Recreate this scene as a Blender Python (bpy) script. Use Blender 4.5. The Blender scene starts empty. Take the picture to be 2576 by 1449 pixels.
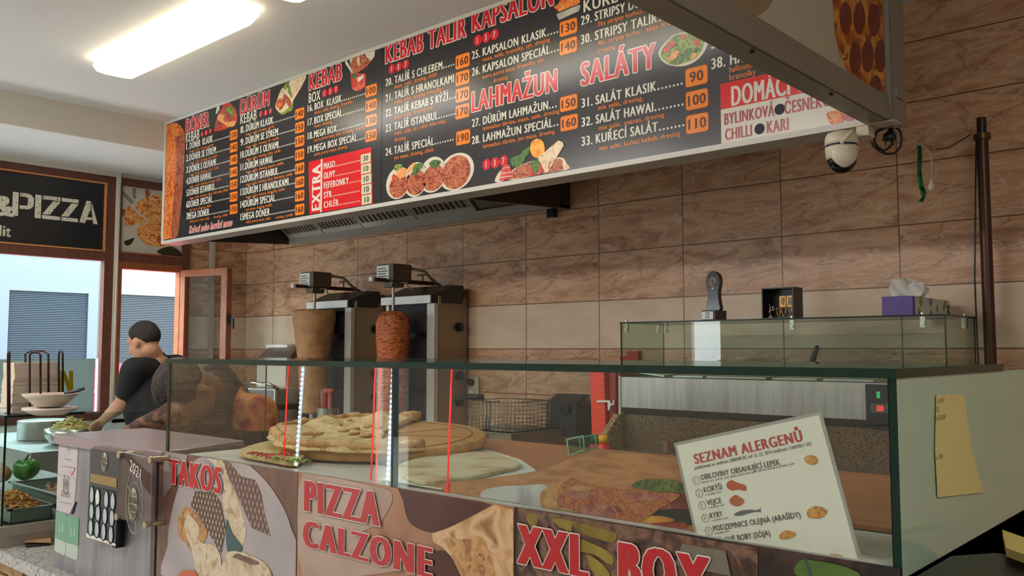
import bpy, bmesh, math, random
from mathutils import Vector, Matrix
rnd = random.Random(11)
SC = bpy.context.scene
COL = SC.collection
V = Vector

# ------------------------------------------------------------------ camera
FPX, CX, CY, EYE = 2208.0, 1288.0, 724.5, 1.5
c_r = V((0.7434985, 0.6687375, -0.000224)); c_u = V((0.0472806, -0.0522321, 0.9975151)); c_b = V((0.6670641, -0.7416616, -0.0704528))
cam = bpy.data.cameras.new('camera'); cam_o = bpy.data.objects.new('camera', cam); COL.objects.link(cam_o)
mw = Matrix((c_r, c_u, c_b)).transposed().to_4x4(); mw.translation = V((0, 0, EYE)); cam_o.matrix_world = mw
cam.sensor_fit = 'HORIZONTAL'; cam.sensor_width = 36.0; cam.lens = 36.0 * FPX / 2576.0; cam.clip_start = 0.02
SC.camera = cam_o

# ------------------------------------------------------------------ light and exposure
SC.view_settings.view_transform = 'Standard'; SC.view_settings.look = 'None'
SC.view_settings.gamma = 1.0; SC.view_settings.use_curve_mapping = False
SC.view_settings.exposure = 0.1
wd = bpy.data.worlds.new('sky'); SC.world = wd; wd.use_nodes = True
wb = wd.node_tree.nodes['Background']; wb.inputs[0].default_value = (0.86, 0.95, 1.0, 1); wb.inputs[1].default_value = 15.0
LAMP_E = 11.0
SC.cycles.max_bounces = 8; SC.cycles.diffuse_bounces = 4; SC.cycles.glossy_bounces = 3; SC.cycles.transparent_max_bounces = 24

# ------------------------------------------------------------------ pixel -> world helpers (frame 2576 x 1449)
def _ray(px, py): return c_r * (px - CX) - c_u * (py - CY) - c_b * FPX
def at(px, py, y):
    d = _ray(px, py); return d * (y / d.y) + V((0, 0, EYE))
def ax(px, py, x):
    d = _ray(px, py); return d * (x / d.x) + V((0, 0, EYE))
def az(px, py, z):
    d = _ray(px, py); return d * ((z - EYE) / d.z) + V((0, 0, EYE))
def ad(px, py, dist):
    d = _ray(px, py); return d * (dist / FPX) + V((0, 0, EYE))

# ------------------------------------------------------------------ materials
def lin(h):
    h = h.lstrip('#'); o = []
    for i in (0, 2, 4):
        c = int(h[i:i+2], 16) / 255.0
        o.append(c / 12.92 if c <= 0.04045 else ((c + 0.055) / 1.055) ** 2.4)
    return (o[0], o[1], o[2], 1.0)
MATS = {}
def mat(name, col='#808080', rough=0.5, metal=0.0, noise=None, bump=None, emit=None, alpha=None, spec=0.5, aniso=None, coat=0.0, sss=0):
    """noise=(scale, [colours], detail, distortion, (sx,sy,sz))  bump=(scale, strength)"""
    if name in MATS: return MATS[name]
    m = bpy.data.materials.new(name); m.use_nodes = True; nt = m.node_tree; N = nt.nodes; L = nt.links
    b = N['Principled BSDF']
    b.inputs['Base Color'].default_value = lin(col); b.inputs['Roughness'].default_value = rough
    b.inputs['Metallic'].default_value = metal; b.inputs['Specular IOR Level'].default_value = spec
    b.inputs['Coat Weight'].default_value = coat
    if sss: b.inputs['Subsurface Weight'].default_value = sss; b.inputs['Subsurface Radius'].default_value = (0.01, 0.004, 0.002)
    tc = None
    if noise or bump:
        tc = N.new('ShaderNodeTexCoord')
    if noise:
        sc_, cols, det, dis, st = (list(noise) + [4, 0, (1, 1, 1)][len(noise) - 2:])[:5]
        mp = N.new('ShaderNodeMapping'); mp.inputs['Scale'].default_value = st
        L.new(tc.outputs['Object'], mp.inputs[0])
        nz = N.new('ShaderNodeTexNoise'); nz.inputs['Scale'].default_value = sc_; nz.inputs['Detail'].default_value = det; nz.inputs['Distortion'].default_value = dis
        L.new(mp.outputs[0], nz.inputs['Vector'])
        rp = N.new('ShaderNodeValToRGB'); cr = rp.color_ramp
        n = len(cols)
        while len(cr.elements) < n: cr.elements.new(0.5)
        for i, c in enumerate(cols):
            cr.elements[i].position = 0.3 + 0.4 * i / max(1, n - 1); cr.elements[i].color = lin(c)
        L.new(nz.outputs['Fac'], rp.inputs[0]); L.new(rp.outputs[0], b.inputs['Base Color'])
    if bump:
        bn = N.new('ShaderNodeTexNoise'); bn.inputs['Scale'].default_value = bump[0]; bn.inputs['Detail'].default_value = 5
        L.new(tc.outputs['Object'], bn.inputs['Vector'])
        bp = N.new('ShaderNodeBump'); bp.inputs['Strength'].default_value = bump[1]; bp.inputs['Distance'].default_value = 0.01
        L.new(bn.outputs['Fac'], bp.inputs['Height']); L.new(bp.outputs[0], b.inputs['Normal'])
    if emit:
        b.inputs['Emission Color'].default_value = lin(emit[0]); b.inputs['Emission Strength'].default_value = emit[1]
    if alpha is not None: b.inputs['Alpha'].default_value = alpha
    MATS[name] = m; return m
def glass(name, tint='#e8f4ee', refl=0.9, rough=0.0, haze=0.0, hazecol='#cfe0d6'):
    if name in MATS: return MATS[name]
    m = bpy.data.materials.new(name); m.use_nodes = True; nt = m.node_tree; N = nt.nodes; L = nt.links
    N.remove(N['Principled BSDF']); out = N['Material Output']
    tr = N.new('ShaderNodeBsdfTransparent'); tr.inputs[0].default_value = lin(tint)
    gl = N.new('ShaderNodeBsdfGlossy'); gl.inputs['Roughness'].default_value = rough; gl.inputs[0].default_value = (refl, refl, refl, 1)
    lw = N.new('ShaderNodeLayerWeight'); lw.inputs[0].default_value = 0.5
    pw = N.new('ShaderNodeMath'); pw.operation = 'POWER'; L.new(lw.outputs['Facing'], pw.inputs[0]); pw.inputs[1].default_value = 5.0
    fr = N.new('ShaderNodeMath'); fr.operation = 'MULTIPLY_ADD'; L.new(pw.outputs[0], fr.inputs[0]); fr.inputs[1].default_value = 0.7; fr.inputs[2].default_value = 0.022
    mx = N.new('ShaderNodeMixShader'); L.new(fr.outputs[0], mx.inputs[0]); L.new(tr.outputs[0], mx.inputs[1]); L.new(gl.outputs[0], mx.inputs[2])
    last = mx
    if haze:
        df = N.new('ShaderNodeBsdfDiffuse'); df.inputs[0].default_value = lin(hazecol)
        m2 = N.new('ShaderNodeMixShader'); m2.inputs[0].default_value = haze
        L.new(mx.outputs[0], m2.inputs[1]); L.new(df.outputs[0], m2.inputs[2]); last = m2
    L.new(last.outputs[0], out.inputs['Surface'])
    MATS[name] = m; return m
def backlit(name, col, thru=0.65):
    """thin sheet that lets daylight glow through"""
    if name in MATS: return MATS[name]
    m = bpy.data.materials.new(name); m.use_nodes = True; nt = m.node_tree; N = nt.nodes; L = nt.links; N.remove(N['Principled BSDF'])
    a = N.new('ShaderNodeBsdfDiffuse'); t = N.new('ShaderNodeBsdfTranslucent'); x = N.new('ShaderNodeMixShader'); a.inputs[0].default_value = lin(col); t.inputs[0].default_value = lin(col); x.inputs[0].default_value = thru
    L.new(a.outputs[0], x.inputs[1]); L.new(t.outputs[0], x.inputs[2]); L.new(x.outputs[0], N['Material Output'].inputs['Surface']); MATS[name] = m; return m
def grid_mat(name, base, line, scale, width=0.3, rough=0.5, axes=('X', 'Z'), skew=0.5):
    """crossing diagonal lines (grill marks, lattices)"""
    if name in MATS: return MATS[name]
    m = mat(name, base, rough); nt = m.node_tree; N = nt.nodes; L = nt.links; b = N['Principled BSDF']
    tc = N.new('ShaderNodeTexCoord'); sp = N.new('ShaderNodeSeparateXYZ'); L.new(tc.outputs['Object'], sp.inputs[0])
    def mth(op, a, bb=None):
        n = N.new('ShaderNodeMath'); n.operation = op
        for i, v in enumerate((a, bb)):
            if v is None: continue
            if isinstance(v, (int, float)): n.inputs[i].default_value = v
            else: L.new(v, n.inputs[i])
        return n.outputs[0]
    a, c = sp.outputs[axes[0]], sp.outputs[axes[1]]
    u1 = mth('PINGPONG', mth('MULTIPLY', mth('ADD', a, mth('MULTIPLY', c, skew)), scale), 1.0)
    u2 = mth('PINGPONG', mth('MULTIPLY', mth('SUBTRACT', a, mth('MULTIPLY', c, skew)), scale), 1.0)
    k = mth('LESS_THAN', mth('MINIMUM', u1, u2), width)
    mx = N.new('ShaderNodeMix'); mx.data_type = 'RGBA'; mx.inputs[6].default_value = lin(base); mx.inputs[7].default_value = lin(line)
    L.new(k, mx.inputs[0]); L.new(mx.outputs[2], b.inputs['Base Color'])
    return m

# ------------------------------------------------------------------ mesh builder
ORG = {}
class MB:
    def __init__(s): s.v = []; s.f = []; s.mi = []; s.m = 0; s.T = None; s.flat = []
    def add(s, vs, fs, smooth=False):
        o = len(s.v)
        s.v += [(s.T @ V(p)) if s.T else V(p) for p in vs]
        for f in fs: s.f.append([i + o for i in f]); s.mi.append(s.m); s.flat.append(smooth)
        return s
    def box(s, a, b):
        x0, y0, z0 = [min(a[i], b[i]) for i in range(3)]; x1, y1, z1 = [max(a[i], b[i]) for i in range(3)]
        return s.add([(x0,y0,z0),(x1,y0,z0),(x1,y1,z0),(x0,y1,z0),(x0,y0,z1),(x1,y0,z1),(x1,y1,z1),(x0,y1,z1)],
                     [(3,2,1,0),(4,5,6,7),(0,1,5,4),(1,2,6,5),(2,3,7,6),(3,0,4,7)])
    def hexa(s, lo, hi):  # lo, hi: lists of 4 points
        return s.add(list(lo) + list(hi), [(3,2,1,0),(4,5,6,7),(0,1,5,4),(1,2,6,5),(2,3,7,6),(3,0,4,7)])
    def pane(s, a, b, axis, edge):  # box whose thin sides get material `edge`
        m0 = s.m; n0 = len(s.f); s.box(a, b)
        big = {'z': (0, 1), 'y': (2, 4), 'x': (3, 5)}[axis]
        for k in range(6):
            if k not in big: s.mi[n0 + k] = edge
        return s
    def poly(s, pts, n=None): return s.add(pts, [tuple(range(len(pts)))])
    def prism(s, pts, ext):
        n = len(pts); e = V(ext)
        return s.add([V(p) for p in pts] + [V(p) + e for p in pts],
                     [tuple(range(n))[::-1], tuple(range(n, 2*n))] + [(i, (i+1) % n, n + (i+1) % n, n + i) for i in range(n)])
    def ring(s, c, axis, r, n):
        a = V(axis).normalized(); u = a.orthogonal().normalized(); w = a.cross(u)
        return [V(c) + (u * math.cos(2*math.pi*i/n) + w * math.sin(2*math.pi*i/n)) * r for i in range(n)]
    def tube(s, pts, r, n=8, caps=True):
        pts = [V(p) for p in pts]; k = len(pts); vs = []; fs = []
        rr = r if isinstance(r, (list, tuple)) else [r] * k
        t0 = (pts[1] - pts[0]).normalized(); u = t0.orthogonal().normalized()
        for i, p in enumerate(pts):
            t = ((pts[min(i+1, k-1)] - pts[max(i-1, 0)])).normalized()
            u = (u - t * u.dot(t))
            u = u.normalized() if u.length > 1e-6 else t.orthogonal().normalized()
            w = t.cross(u)
            vs += [p + (u * math.cos(2*math.pi*j/n) + w * math.sin(2*math.pi*j/n)) * rr[i] for j in range(n)]
        for i in range(k-1):
            for j in range(n):
                fs.append((i*n+j, i*n+(j+1) % n, (i+1)*n+(j+1) % n, (i+1)*n+j))
        if caps: fs += [tuple(range(n))[::-1], tuple(range((k-1)*n, k*n))]
        return s.add(vs, fs, True)
    def cyl(s, a, b, r, n=20, r2=None):
        a = V(a); b = V(b); A = s.ring(a, b - a, r, n); B = s.ring(b, b - a, r if r2 is None else r2, n)
        s.add(A + B, [(i, (i+1) % n, n + (i+1) % n, n + i) for i in range(n)], True)
        return s.add(A + B, [tuple(range(n))[::-1], tuple(range(n, 2*n))])
    def lathe(s, prof, c=(0, 0, 0), n=24, closed=False, wob=None):
        vs = []; fs = []; k = len(prof)
        for i, (r, z) in enumerate(prof):
            for j in range(n):
                a = 2*math.pi*j/n; q = r if wob is None else r * wob(a, z)
                vs.append((c[0] + q*math.cos(a), c[1] + q*math.sin(a), c[2] + z))
        for i in range(k - 1 + (1 if closed else 0)):
            for j in range(n):
                i2 = (i+1) % k
                fs.append((i*n+j, i*n+(j+1) % n, i2*n+(j+1) % n, i2*n+j))
        if not closed: fs += [tuple(range(n))[::-1], tuple(range((k-1)*n, k*n))]
        return s.add(vs, fs, True)
    def ell(s, c, r, n=16, m=10, rot=None, fn=None):
        vs = []; fs = []
        for i in range(m + 1):
            th = math.pi * i / m
            for j in range(n):
                a = 2*math.pi*j/n
                p = V((math.sin(th)*math.cos(a), math.sin(th)*math.sin(a), math.cos(th)))
                k = fn(p) if fn else 1.0
                p = V((p.x*r[0], p.y*r[1], p.z*r[2])) * k
                if rot: p = rot @ p
                vs.append(V(c) + p)
        for i in range(m):
            for j in range(n): fs.append((i*n+j, (i+1)*n+j, (i+1)*n+(j+1) % n, i*n+(j+1) % n))
        return s.add(vs, fs, True)
    def capsule(s, a, ra, b, rb, n=14, m=5):
        a = V(a); b = V(b); t = (b - a).normalized(); vs = []; fs = []; rows = []
        for i in range(m + 1):
            th = math.pi/2 * (1 - i/m); rows.append((a - t*ra*math.sin(th), max(ra*math.cos(th), 1e-4)))
        for i in range(m + 1):
            th = math.pi/2 * i/m; rows.append((b + t*rb*math.sin(th), max(rb*math.cos(th), 1e-4)))
        u = t.orthogonal().normalized(); w = t.cross(u)
        for p, r in rows: vs += [p + (u*math.cos(2*math.pi*j/n) + w*math.sin(2*math.pi*j/n))*r for j in range(n)]
        for i in range(len(rows)-1):
            for j in range(n): fs.append((i*n+j, i*n+(j+1) % n, (i+1)*n+(j+1) % n, (i+1)*n+j))
        fs += [tuple(range(n))[::-1], tuple(range((len(rows)-1)*n, len(rows)*n))]
        return s.add(vs, fs, True)
    def build(s, name, mats, parent=None, bevel=0.0, smooth=True, seg=2):
        if not isinstance(mats, (list, tuple)): mats = [mats]
        if parent is None:
            xs = [p.x for p in s.v]; ys = [p.y for p in s.v]; zs = [p.z for p in s.v]
            org = V(((min(xs)+max(xs))/2, (min(ys)+max(ys))/2, min(zs)))
        else: org = ORG[parent.name]
        me = bpy.data.meshes.new(name); me.from_pydata([p - org for p in s.v], [], s.f); me.update()
        for m in mats: me.materials.append(m)
        me.polygons.foreach_set('material_index', s.mi)
        me.polygons.foreach_set('use_smooth', [bool(x and smooth) for x in s.flat])
        o = bpy.data.objects.new(name, me); COL.objects.link(o)
        if parent is None: o.location = org
        else: o.parent = parent
        ORG[o.name] = org
        if bevel:
            b = o.modifiers.new('bevel', 'BEVEL'); b.width = bevel; b.segments = seg; b.limit_method = 'ANGLE'; b.angle_limit = 0.6
        return o
def empty(name, loc, label, cat, group=None):
    o = bpy.data.objects.new(name, None); COL.objects.link(o); o.location = V(loc); o.empty_display_size = 0.05
    ORG[o.name] = V(loc); return tag(o, label, cat, group)
def tag(o, label, cat, group=None):
    o['label'] = label; o['category'] = cat
    if group: o['group'] = group
    return o
def struct(o, label=None, cat=None):
    o['kind'] = 'structure'
    if label: o['label'] = label
    if cat: o['category'] = cat
    return o
def copy_thing(src, loc, label=None):
    """a copy of a thing with copies of its parts and sub-parts"""
    c = src.copy(); COL.objects.link(c); c.location = V(loc); ORG[c.name] = V(loc)
    if label: c['label'] = label
    def rec(a, b):
        for ch in [k for k in COL.objects if k.parent == a]:
            d = ch.copy(); COL.objects.link(d); d.parent = b; ORG[d.name] = V(loc); rec(ch, d)
    rec(src, c); return c

# ------------------------------------------------------------------ lettering
_TX = {}
_CARON = {'Ř': 'R', 'ř': 'r'}
def _raw(body):
    c = bpy.data.curves.new('lettering', 'FONT'); c.body = body; c.resolution_u = 3; c.fill_mode = 'FRONT'
    o = bpy.data.objects.new('lettering', c); m = o.to_mesh()
    r_ = ([v.co.copy() for v in m.vertices], [tuple(p.vertices) for p in m.polygons])
    o.to_mesh_clear(); bpy.data.objects.remove(o); bpy.data.curves.remove(c); return r_
def glyph(ch):
    """outline of one character, its left and right edge and its advance"""
    if ch not in _TX:
        if 'HH' not in _TX: _TX['HH'] = max(p.x for p in _raw('HH')[0])
        vs, fs = _raw(_CARON.get(ch, ch)); adv = max(p.x for p in _raw('H' + ch + 'H')[0]) - _TX['HH']
        if ch in _CARON:
            m_ = (min(p.x for p in vs) + max(p.x for p in vs)) / 2; t_ = max(p.y for p in vs); n_ = len(vs)
            vs = vs + [V((m_ + x, t_ + y, 0)) for x, y in ((-0.15, 0.19), (-0.04, 0.05), (0.04, 0.05), (0.15, 0.19), (0.07, 0.19), (0.0, 0.11), (-0.07, 0.19))]; fs = fs + [(n_, n_ + 1, n_ + 5, n_ + 6), (n_ + 1, n_ + 2, n_ + 5), (n_ + 2, n_ + 3, n_ + 4, n_ + 5)]
        _TX[ch] = (vs, fs, min([p.x for p in vs] or [0]), max([p.x for p in vs] or [0]), adv)
    return _TX[ch]
def text(mb, body, org, u, v, w, h, off=0.03, grow=0.0, lift=V((0, 0, 0))):
    """letters whose box is w wide along u, capitals h high along v, lower left corner org; off thickens, grow makes a rim"""
    pen = 0.0; lay = []; x0, x1 = 1e9, -1e9
    for ch in body:
        vs, fs, a, b, adv = glyph(ch)
        if vs: lay.append((pen, vs, fs)); x0 = min(x0, pen + a - off); x1 = max(x1, pen + b + off)
        pen += adv + 1.7 * off
    sy = h / 0.682; sx = w / (x1 - x0) if w else sy * 0.62
    u = V(u); v = V(v); org = V(org); k = max(1.0, min(1.6, 0.75 * sy / sx)) if off else 1.0
    sh = [(-off * k * sx, 0), (off * k * sx, 0)] + ([(0, 0)] if off * k > 0.03 else []) if off else [(0, 0)]
    if grow:
        g_ = grow * sy; sh = [(a + g_ * math.cos(i * math.pi / 4), b + g_ * math.sin(i * math.pi / 4)) for a, b in sh for i in range(8)]
    nrm = u.cross(v).normalized() * 0.8e-5
    for i, (pn, vs, fs) in enumerate(lay):
        for j, (a, b) in enumerate(sh):
            l_ = lift + nrm * (j * 2 + i % 2); mb.add([org + u * ((pn + p.x - x0) * sx + a) + v * (p.y * sy + b) + l_ for p in vs], fs)
    return (x1 - x0) * sx
def osp(pts, n=6):
    """open smooth curve through points"""
    P = [V(p) for p in pts]; P = [P[0] * 2 - P[1]] + P + [P[-1] * 2 - P[-2]]; out = []
    for i in range(1, len(P) - 2):
        p0, p1, p2, p3 = P[i-1:i+3]
        for j in range(n):
            t = j / n; out.append(0.5 * ((2*p1) + (p2 - p0)*t + (2*p0 - 5*p1 + 4*p2 - p3)*t*t + (3*p1 - p0 - 3*p2 + p3)*t**3))
    return out + [P[-2]]
def spline(pts, n=5):
    k = len(pts); out = []
    for i in range(k):
        p0, p1, p2, p3 = [V(pts[(i + j - 1) % k]) for j in range(4)]
        for j in range(n):
            t = j / n
            out.append(0.5 * ((2*p1) + (p2 - p0)*t + (2*p0 - 5*p1 + 4*p2 - p3)*t*t + (3*p1 - p0 - 3*p2 + p3)*t**3))
    return out
def ovalp(cx, cy, rx, ry, n=28, rot=0.0):
    c, s_ = math.cos(rot), math.sin(rot)
    return [(cx + rx*math.cos(2*math.pi*i/n)*c - ry*math.sin(2*math.pi*i/n)*s_, cy + rx*math.cos(2*math.pi*i/n)*s_ + ry*math.sin(2*math.pi*i/n)*c) for i in range(n)]
YW, YM, YG, XL, ZC, ZL, XB = 4.44, 3.08, 1.03, -7.347, 3.207, 2.985, -6.285

# ------------------------------------------------------------------ tiled wall material
def tile_mat(name, ha, a0, w, z0, h):
    m = mat(name, '#a07a60', 0.32); nt = m.node_tree; N = nt.nodes; L = nt.links; b = N['Principled BSDF']
    g = N.new('ShaderNodeNewGeometry'); sp = N.new('ShaderNodeSeparateXYZ'); L.new(g.outputs['Position'], sp.inputs[0])
    def mth(op, a, bb=None, cc=None):
        n = N.new('ShaderNodeMath'); n.operation = op
        for i, v in enumerate((a, bb, cc)):
            if v is None: continue
            if isinstance(v, (int, float)): n.inputs[i].default_value = v
            else: L.new(v, n.inputs[i])
        return n.outputs[0]
    u = mth('DIVIDE', mth('SUBTRACT', sp.outputs[ha], a0), w); v = mth('DIVIDE', mth('SUBTRACT', sp.outputs['Z'], z0), h)
    fu, fv = mth('FLOOR', u), mth('FLOOR', v); ru, rv = mth('SUBTRACT', u, fu), mth('SUBTRACT', v, fv)
    du = mth('MULTIPLY', mth('MINIMUM', ru, mth('SUBTRACT', 1.0, ru)), w); dv = mth('MULTIPLY', mth('MINIMUM', rv, mth('SUBTRACT', 1.0, rv)), h)
    grout = mth('LESS_THAN', mth('MINIMUM', du, dv), 0.0034)
    cb = N.new('ShaderNodeCombineXYZ'); L.new(fu, cb.inputs[0]); L.new(fv, cb.inputs[1])
    wn = N.new('ShaderNodeTexWhiteNoise'); wn.noise_dimensions = '3D'; L.new(cb.outputs[0], wn.inputs['Vector'])
    # tile pattern coordinates, one of a few cuts of the same marble per tile
    q = mth('FLOOR', mth('MULTIPLY', wn.outputs['Value'], 5.0))
    cc = N.new('ShaderNodeCombineXYZ'); L.new(mth('MULTIPLY', ru, w), cc.inputs[0]); L.new(mth('MULTIPLY', rv, h * 1.5), cc.inputs[1]); L.new(mth('MULTIPLY', q, 3.7), cc.inputs[2])
    mp = N.new('ShaderNodeMapping'); mp.inputs['Rotation'].default_value = (0, 0, -0.45); mp.inputs['Scale'].default_value = (0.75, 1.9, 1); L.new(cc.outputs[0], mp.inputs[0])
    def noise(scale, det, dis, rgh=0.55):
        n = N.new('ShaderNodeTexNoise'); n.inputs['Scale'].default_value = scale; n.inputs['Detail'].default_value = det
        n.inputs['Distortion'].default_value = dis; n.inputs['Roughness'].default_value = rgh; L.new(mp.outputs[0], n.inputs['Vector']); return n.outputs['Fac']
    def ramp(f, stops):
        r = N.new('ShaderNodeValToRGB'); e = r.color_ramp.elements
        while len(e) < len(stops): e.new(0.5)
        for i, (p, c) in enumerate(stops): e[i].position = p; e[i].color = lin(c) if isinstance(c, str) else (c, c, c, 1)
        L.new(f, r.inputs[0]); return r.outputs[0]
    def mix(f, a, bb):
        n = N.new('ShaderNodeMix'); n.data_type = 'RGBA'; L.new(f, n.inputs[0])
        for i, c in ((6, a), (7, bb)):
            if isinstance(c, str): n.inputs[i].default_value = lin(c)
            else: L.new(c, n.inputs[i])
        return n.outputs[2]
    base = ramp(noise(2.6, 8, 1.0), [(0.30, '#9f6f50'), (0.45, '#c3946f'), (0.55, '#d6aa86'), (0.68, '#b0805e')])
    v1 = mth('ABSOLUTE', mth('SUBTRACT', noise(1.5, 7, 1.2), 0.5)); dark = ramp(v1, [(0.0, 1.0), (0.020, 0.0)])
    v2 = mth('ABSOLUTE', mth('SUBTRACT', noise(3.4, 9, 1.8, 0.62), 0.5)); light = ramp(v2, [(0.0, 0.9), (0.014, 0.0)])
    brown = mix(mth('MULTIPLY', light, 0.8), mix(mth('MULTIPLY', dark, 0.5), base, '#6a452f'), '#e8d0b6')
    beige = ramp(noise(2.4, 5, 0.8), [(0.35, '#d6bc9e'), (0.6, '#e2caae')])
    islight = mth('COMPARE', fv, 0.0, 0.1)
    col = mix(grout, mix(islight, brown, beige), '#74523a')
    L.new(col, b.inputs['Base Color'])
    bp = N.new('ShaderNodeBump'); bp.inputs['Strength'].default_value = 0.35; bp.inputs['Distance'].default_value = 0.004
    L.new(mth('SUBTRACT', noise(9, 6, 1.5), mth('MULTIPLY', grout, 0.8)), bp.inputs['Height']); L.new(bp.outputs[0], b.inputs['Normal'])
    return m
m_tile = tile_mat('marble_tile', 'X', -3.865, 0.605, 1.507, 0.30)
m_tile_side = tile_mat('marble_tile_side', 'Y', 4.44, 0.605, 1.507, 0.30)
m_ceil = mat('ceiling_paint', '#e2e2df', 0.85, bump=(40, 0.05))
m_bulk = mat('bulkhead_shaded_paint', '#cfc9bd', 0.85)  # same white as the ceiling; its weaker light is put into the beige
m_plain = mat('wall_paint', '#d6d3cc', 0.9)
m_floor = mat('floor_tile', '#b0aca4', 0.4, noise=(6, ['#a5a199', '#bbb7af'], 4, 0.3))

struct(MB().box((-7.5, -3.1, -0.1), (4.2, 4.6, 0)).build('floor', m_floor))
b = MB().box((XB, -3.1, ZC), (4.2, 4.6, ZC + 0.12)); struct(b.build('ceiling', m_ceil))
b = MB().box((XL - 0.1, -3.1, ZL), (XB - 0.002, 4.6, ZC + 0.12)); b.m = 0
o = struct(b.build('ceiling_front', [m_ceil]))
b = MB().box((XB - 0.002, -3.1, ZL), (XB + 0.012, 4.43, ZC)); struct(b.build('trim_1', m_bulk))
struct(MB().box((-7.5, YW, 0), (4.2, YW + 0.12, 3.3)).build('wall_back', m_tile))
struct(MB().box((4.0, -3.1, 0), (4.12, 4.44, 3.3)).build('wall_right', m_plain))
b = MB(); b.box((-7.5, -3.12, 2.2), (4.12, -3.0, 3.3)); b.box((-7.5, -3.12, 0), (-6.3, -3.0, 2.2)); b.box((-5.7, -3.12, 0), (4.12, -3.0, 2.2)); struct(b.build('wall_front', m_plain))
b = MB(); b.box((-6.3, -3.1, 0), (-6.22, -3.02, 2.2)); b.box((-5.78, -3.1, 0), (-5.7, -3.02, 2.2)); b.box((-6.22, -3.1, 2.12), (-5.78, -3.02, 2.2)); b.box((-6.22, -3.1, 0), (-5.78, -3.02, 0.1)); struct(b.build('door_1', m_plain))
# street side: tiled pier, parapets, lintel
yW1, yP0, yP1 = ax(269, 560, XL).y, ax(286, 560, XL).y, ax(297, 560, XL).y
yW2l, yW2r, yEnd = ax(303, 680, XL).y, ax(448, 690, XL).y, ax(474, 640, XL).y
b = MB().box((XL - 0.14, yEnd, 0), (XL, YW, ZL)); b.box((XL - 0.14, -3.0, 0), (XL, -1.2, ZL))
b.m = 1; b.box((XL - 0.14, -1.2, 0), (XL, yEnd, 0.93)); b.box((XL - 0.14, -1.2, 2.95), (XL, yEnd, ZL)); b.box((XL - 0.14, yP1, 0.9), (XL, yEnd, 1.13))
struct(b.build('wall_left', [m_tile_side, m_ceil]))
b = MB().box((XL, -3.0, 2.945), (XL + 0.03, yP1, ZL)); struct(b.build('trim_2', mat('white_trim', '#d8d2c4', 0.6)))
b = MB().box((XL, yP0, 0.93), (XL + 0.035, yP1, 2.95)); b.tube([(XL + 0.045, yP0 + 0.02, 2.9), (XL + 0.045, yP0 + 0.018, 0.95)], 0.007, 6)
struct(b.build('trim_3', MATS['white_trim']))
b = MB().box((XL + 0.002, 4.06, 1.0), (XL + 0.03, 4.10, ZL)); struct(b.build('trim_4', mat('grey_trim', '#b9b4ac', 0.5)))

# ------------------------------------------------------------------ windows
m_wood = mat('window_wood', '#6b4030', 0.45, noise=(10, ['#5c3527', '#744636'], 3, 0, (1, 8, 1)))
m_wood2 = mat('casement_wood', '#955430', 0.4, noise=(10, ['#8a4b2b', '#a05d36'], 3, 0, (1, 8, 1)))
m_bead = mat('bead_light_bleed', '#d08a50', 0.4)  # orange colour holds the light bleeding along the sign edges
m_pane = glass('window_glass', '#f4fbff', 0.6)
def sash(b, y0, y1, z0, z1, w, x0=XL - 0.05, x1=XL + 0.03):
    b.box((x0, y0, z0), (x1, y0 + w, z1)); b.box((x0, y1 - w, z0), (x1, y1, z1)); b.box((x0, y0 + w, z0), (x1, y1 - w, z0 + w)); b.box((x0, y0 + w, z1 - w), (x1, y1 - w, z1))
zS0, zS1, zT = 2.311, 2.885, 2.235
w1 = empty('window_1', (XL, 1.5, 0.93), 'large street window left of the white post', 'window'); w1['kind'] = 'structure'
b = MB(); y1 = yP0; y0 = -1.2
b.box((XL - 0.047, y0, zS1), (XL + 0.021, y1 - 0.001, 2.949)); b.box((XL - 0.047, y0, zT), (XL + 0.021, y1 - 0.001, zS0)); b.box((XL - 0.05, y1 - 0.075, 0.93), (XL + 0.025, y1, 2.95)); b.box((XL - 0.05, y0, 0.93), (XL + 0.03, y0 + 0.08, 2.95)); b.box((XL - 0.047, y0 + 0.01, 0.931), (XL + 0.021, y1 - 0.001, 1.0))
b.m = 1; yb = y1 - 0.075
b.box((XL + 0.0, y0 + 0.08, zS0 + 0.0005), (XL + 0.030, yb - 0.012, zS0 + 0.012)); b.box((XL, y0 + 0.08, zS1 - 0.012), (XL + 0.030, yb - 0.012, zS1 - 0.0005)); b.box((XL, yb - 0.012, zS0 + 0.0005), (XL + 0.032, yb - 0.0005, zS1 - 0.0005))
b.build('window_frame', [m_wood, m_bead], w1)
MB().box((XL - 0.03, y0, 1.0), (XL - 0.022, yb, zT)).build('pane', m_pane, w1)
w2 = empty('window_2', (XL, 3.5, 1.13), 'narrow street window right of the white post', 'window'); w2['kind'] = 'structure'
b = MB(); z2 = ax(303, 676, XL).z; yl = yP1
b.box((XL - 0.047, yl + 0.002, 2.885), (XL + 0.027, yEnd - 0.001, 2.949)); b.box((XL - 0.047, yl + 0.002, z2 + 0.061), (XL + 0.027, yEnd - 0.001, zS0)); b.box((XL - 0.05, yEnd - 0.07, 1.13), (XL + 0.03, yEnd - 0.0005, 2.95)); b.box((XL - 0.05, yl + 0.001, 2.25), (XL + 0.03, yl + 0.018, 2.95))
b.m = 1; b.box((XL - 0.049, yl + 0.001, 1.131), (XL + 0.032, yW2l, z2 + 0.06)); b.box((XL - 0.049, yW2r, 1.131), (XL + 0.032, yEnd - 0.0705, z2 + 0.06)); b.box((XL - 0.046, yl + 0.004, z2), (XL + 0.028, yEnd - 0.072, z2 + 0.0595)); b.box((XL - 0.046, yl + 0.004, 1.132), (XL + 0.028, yEnd - 0.072, 1.2))
b.box((XL, yl + 0.018, zS0), (XL + 0.034, yEnd - 0.07, zS0 + 0.012))
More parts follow.
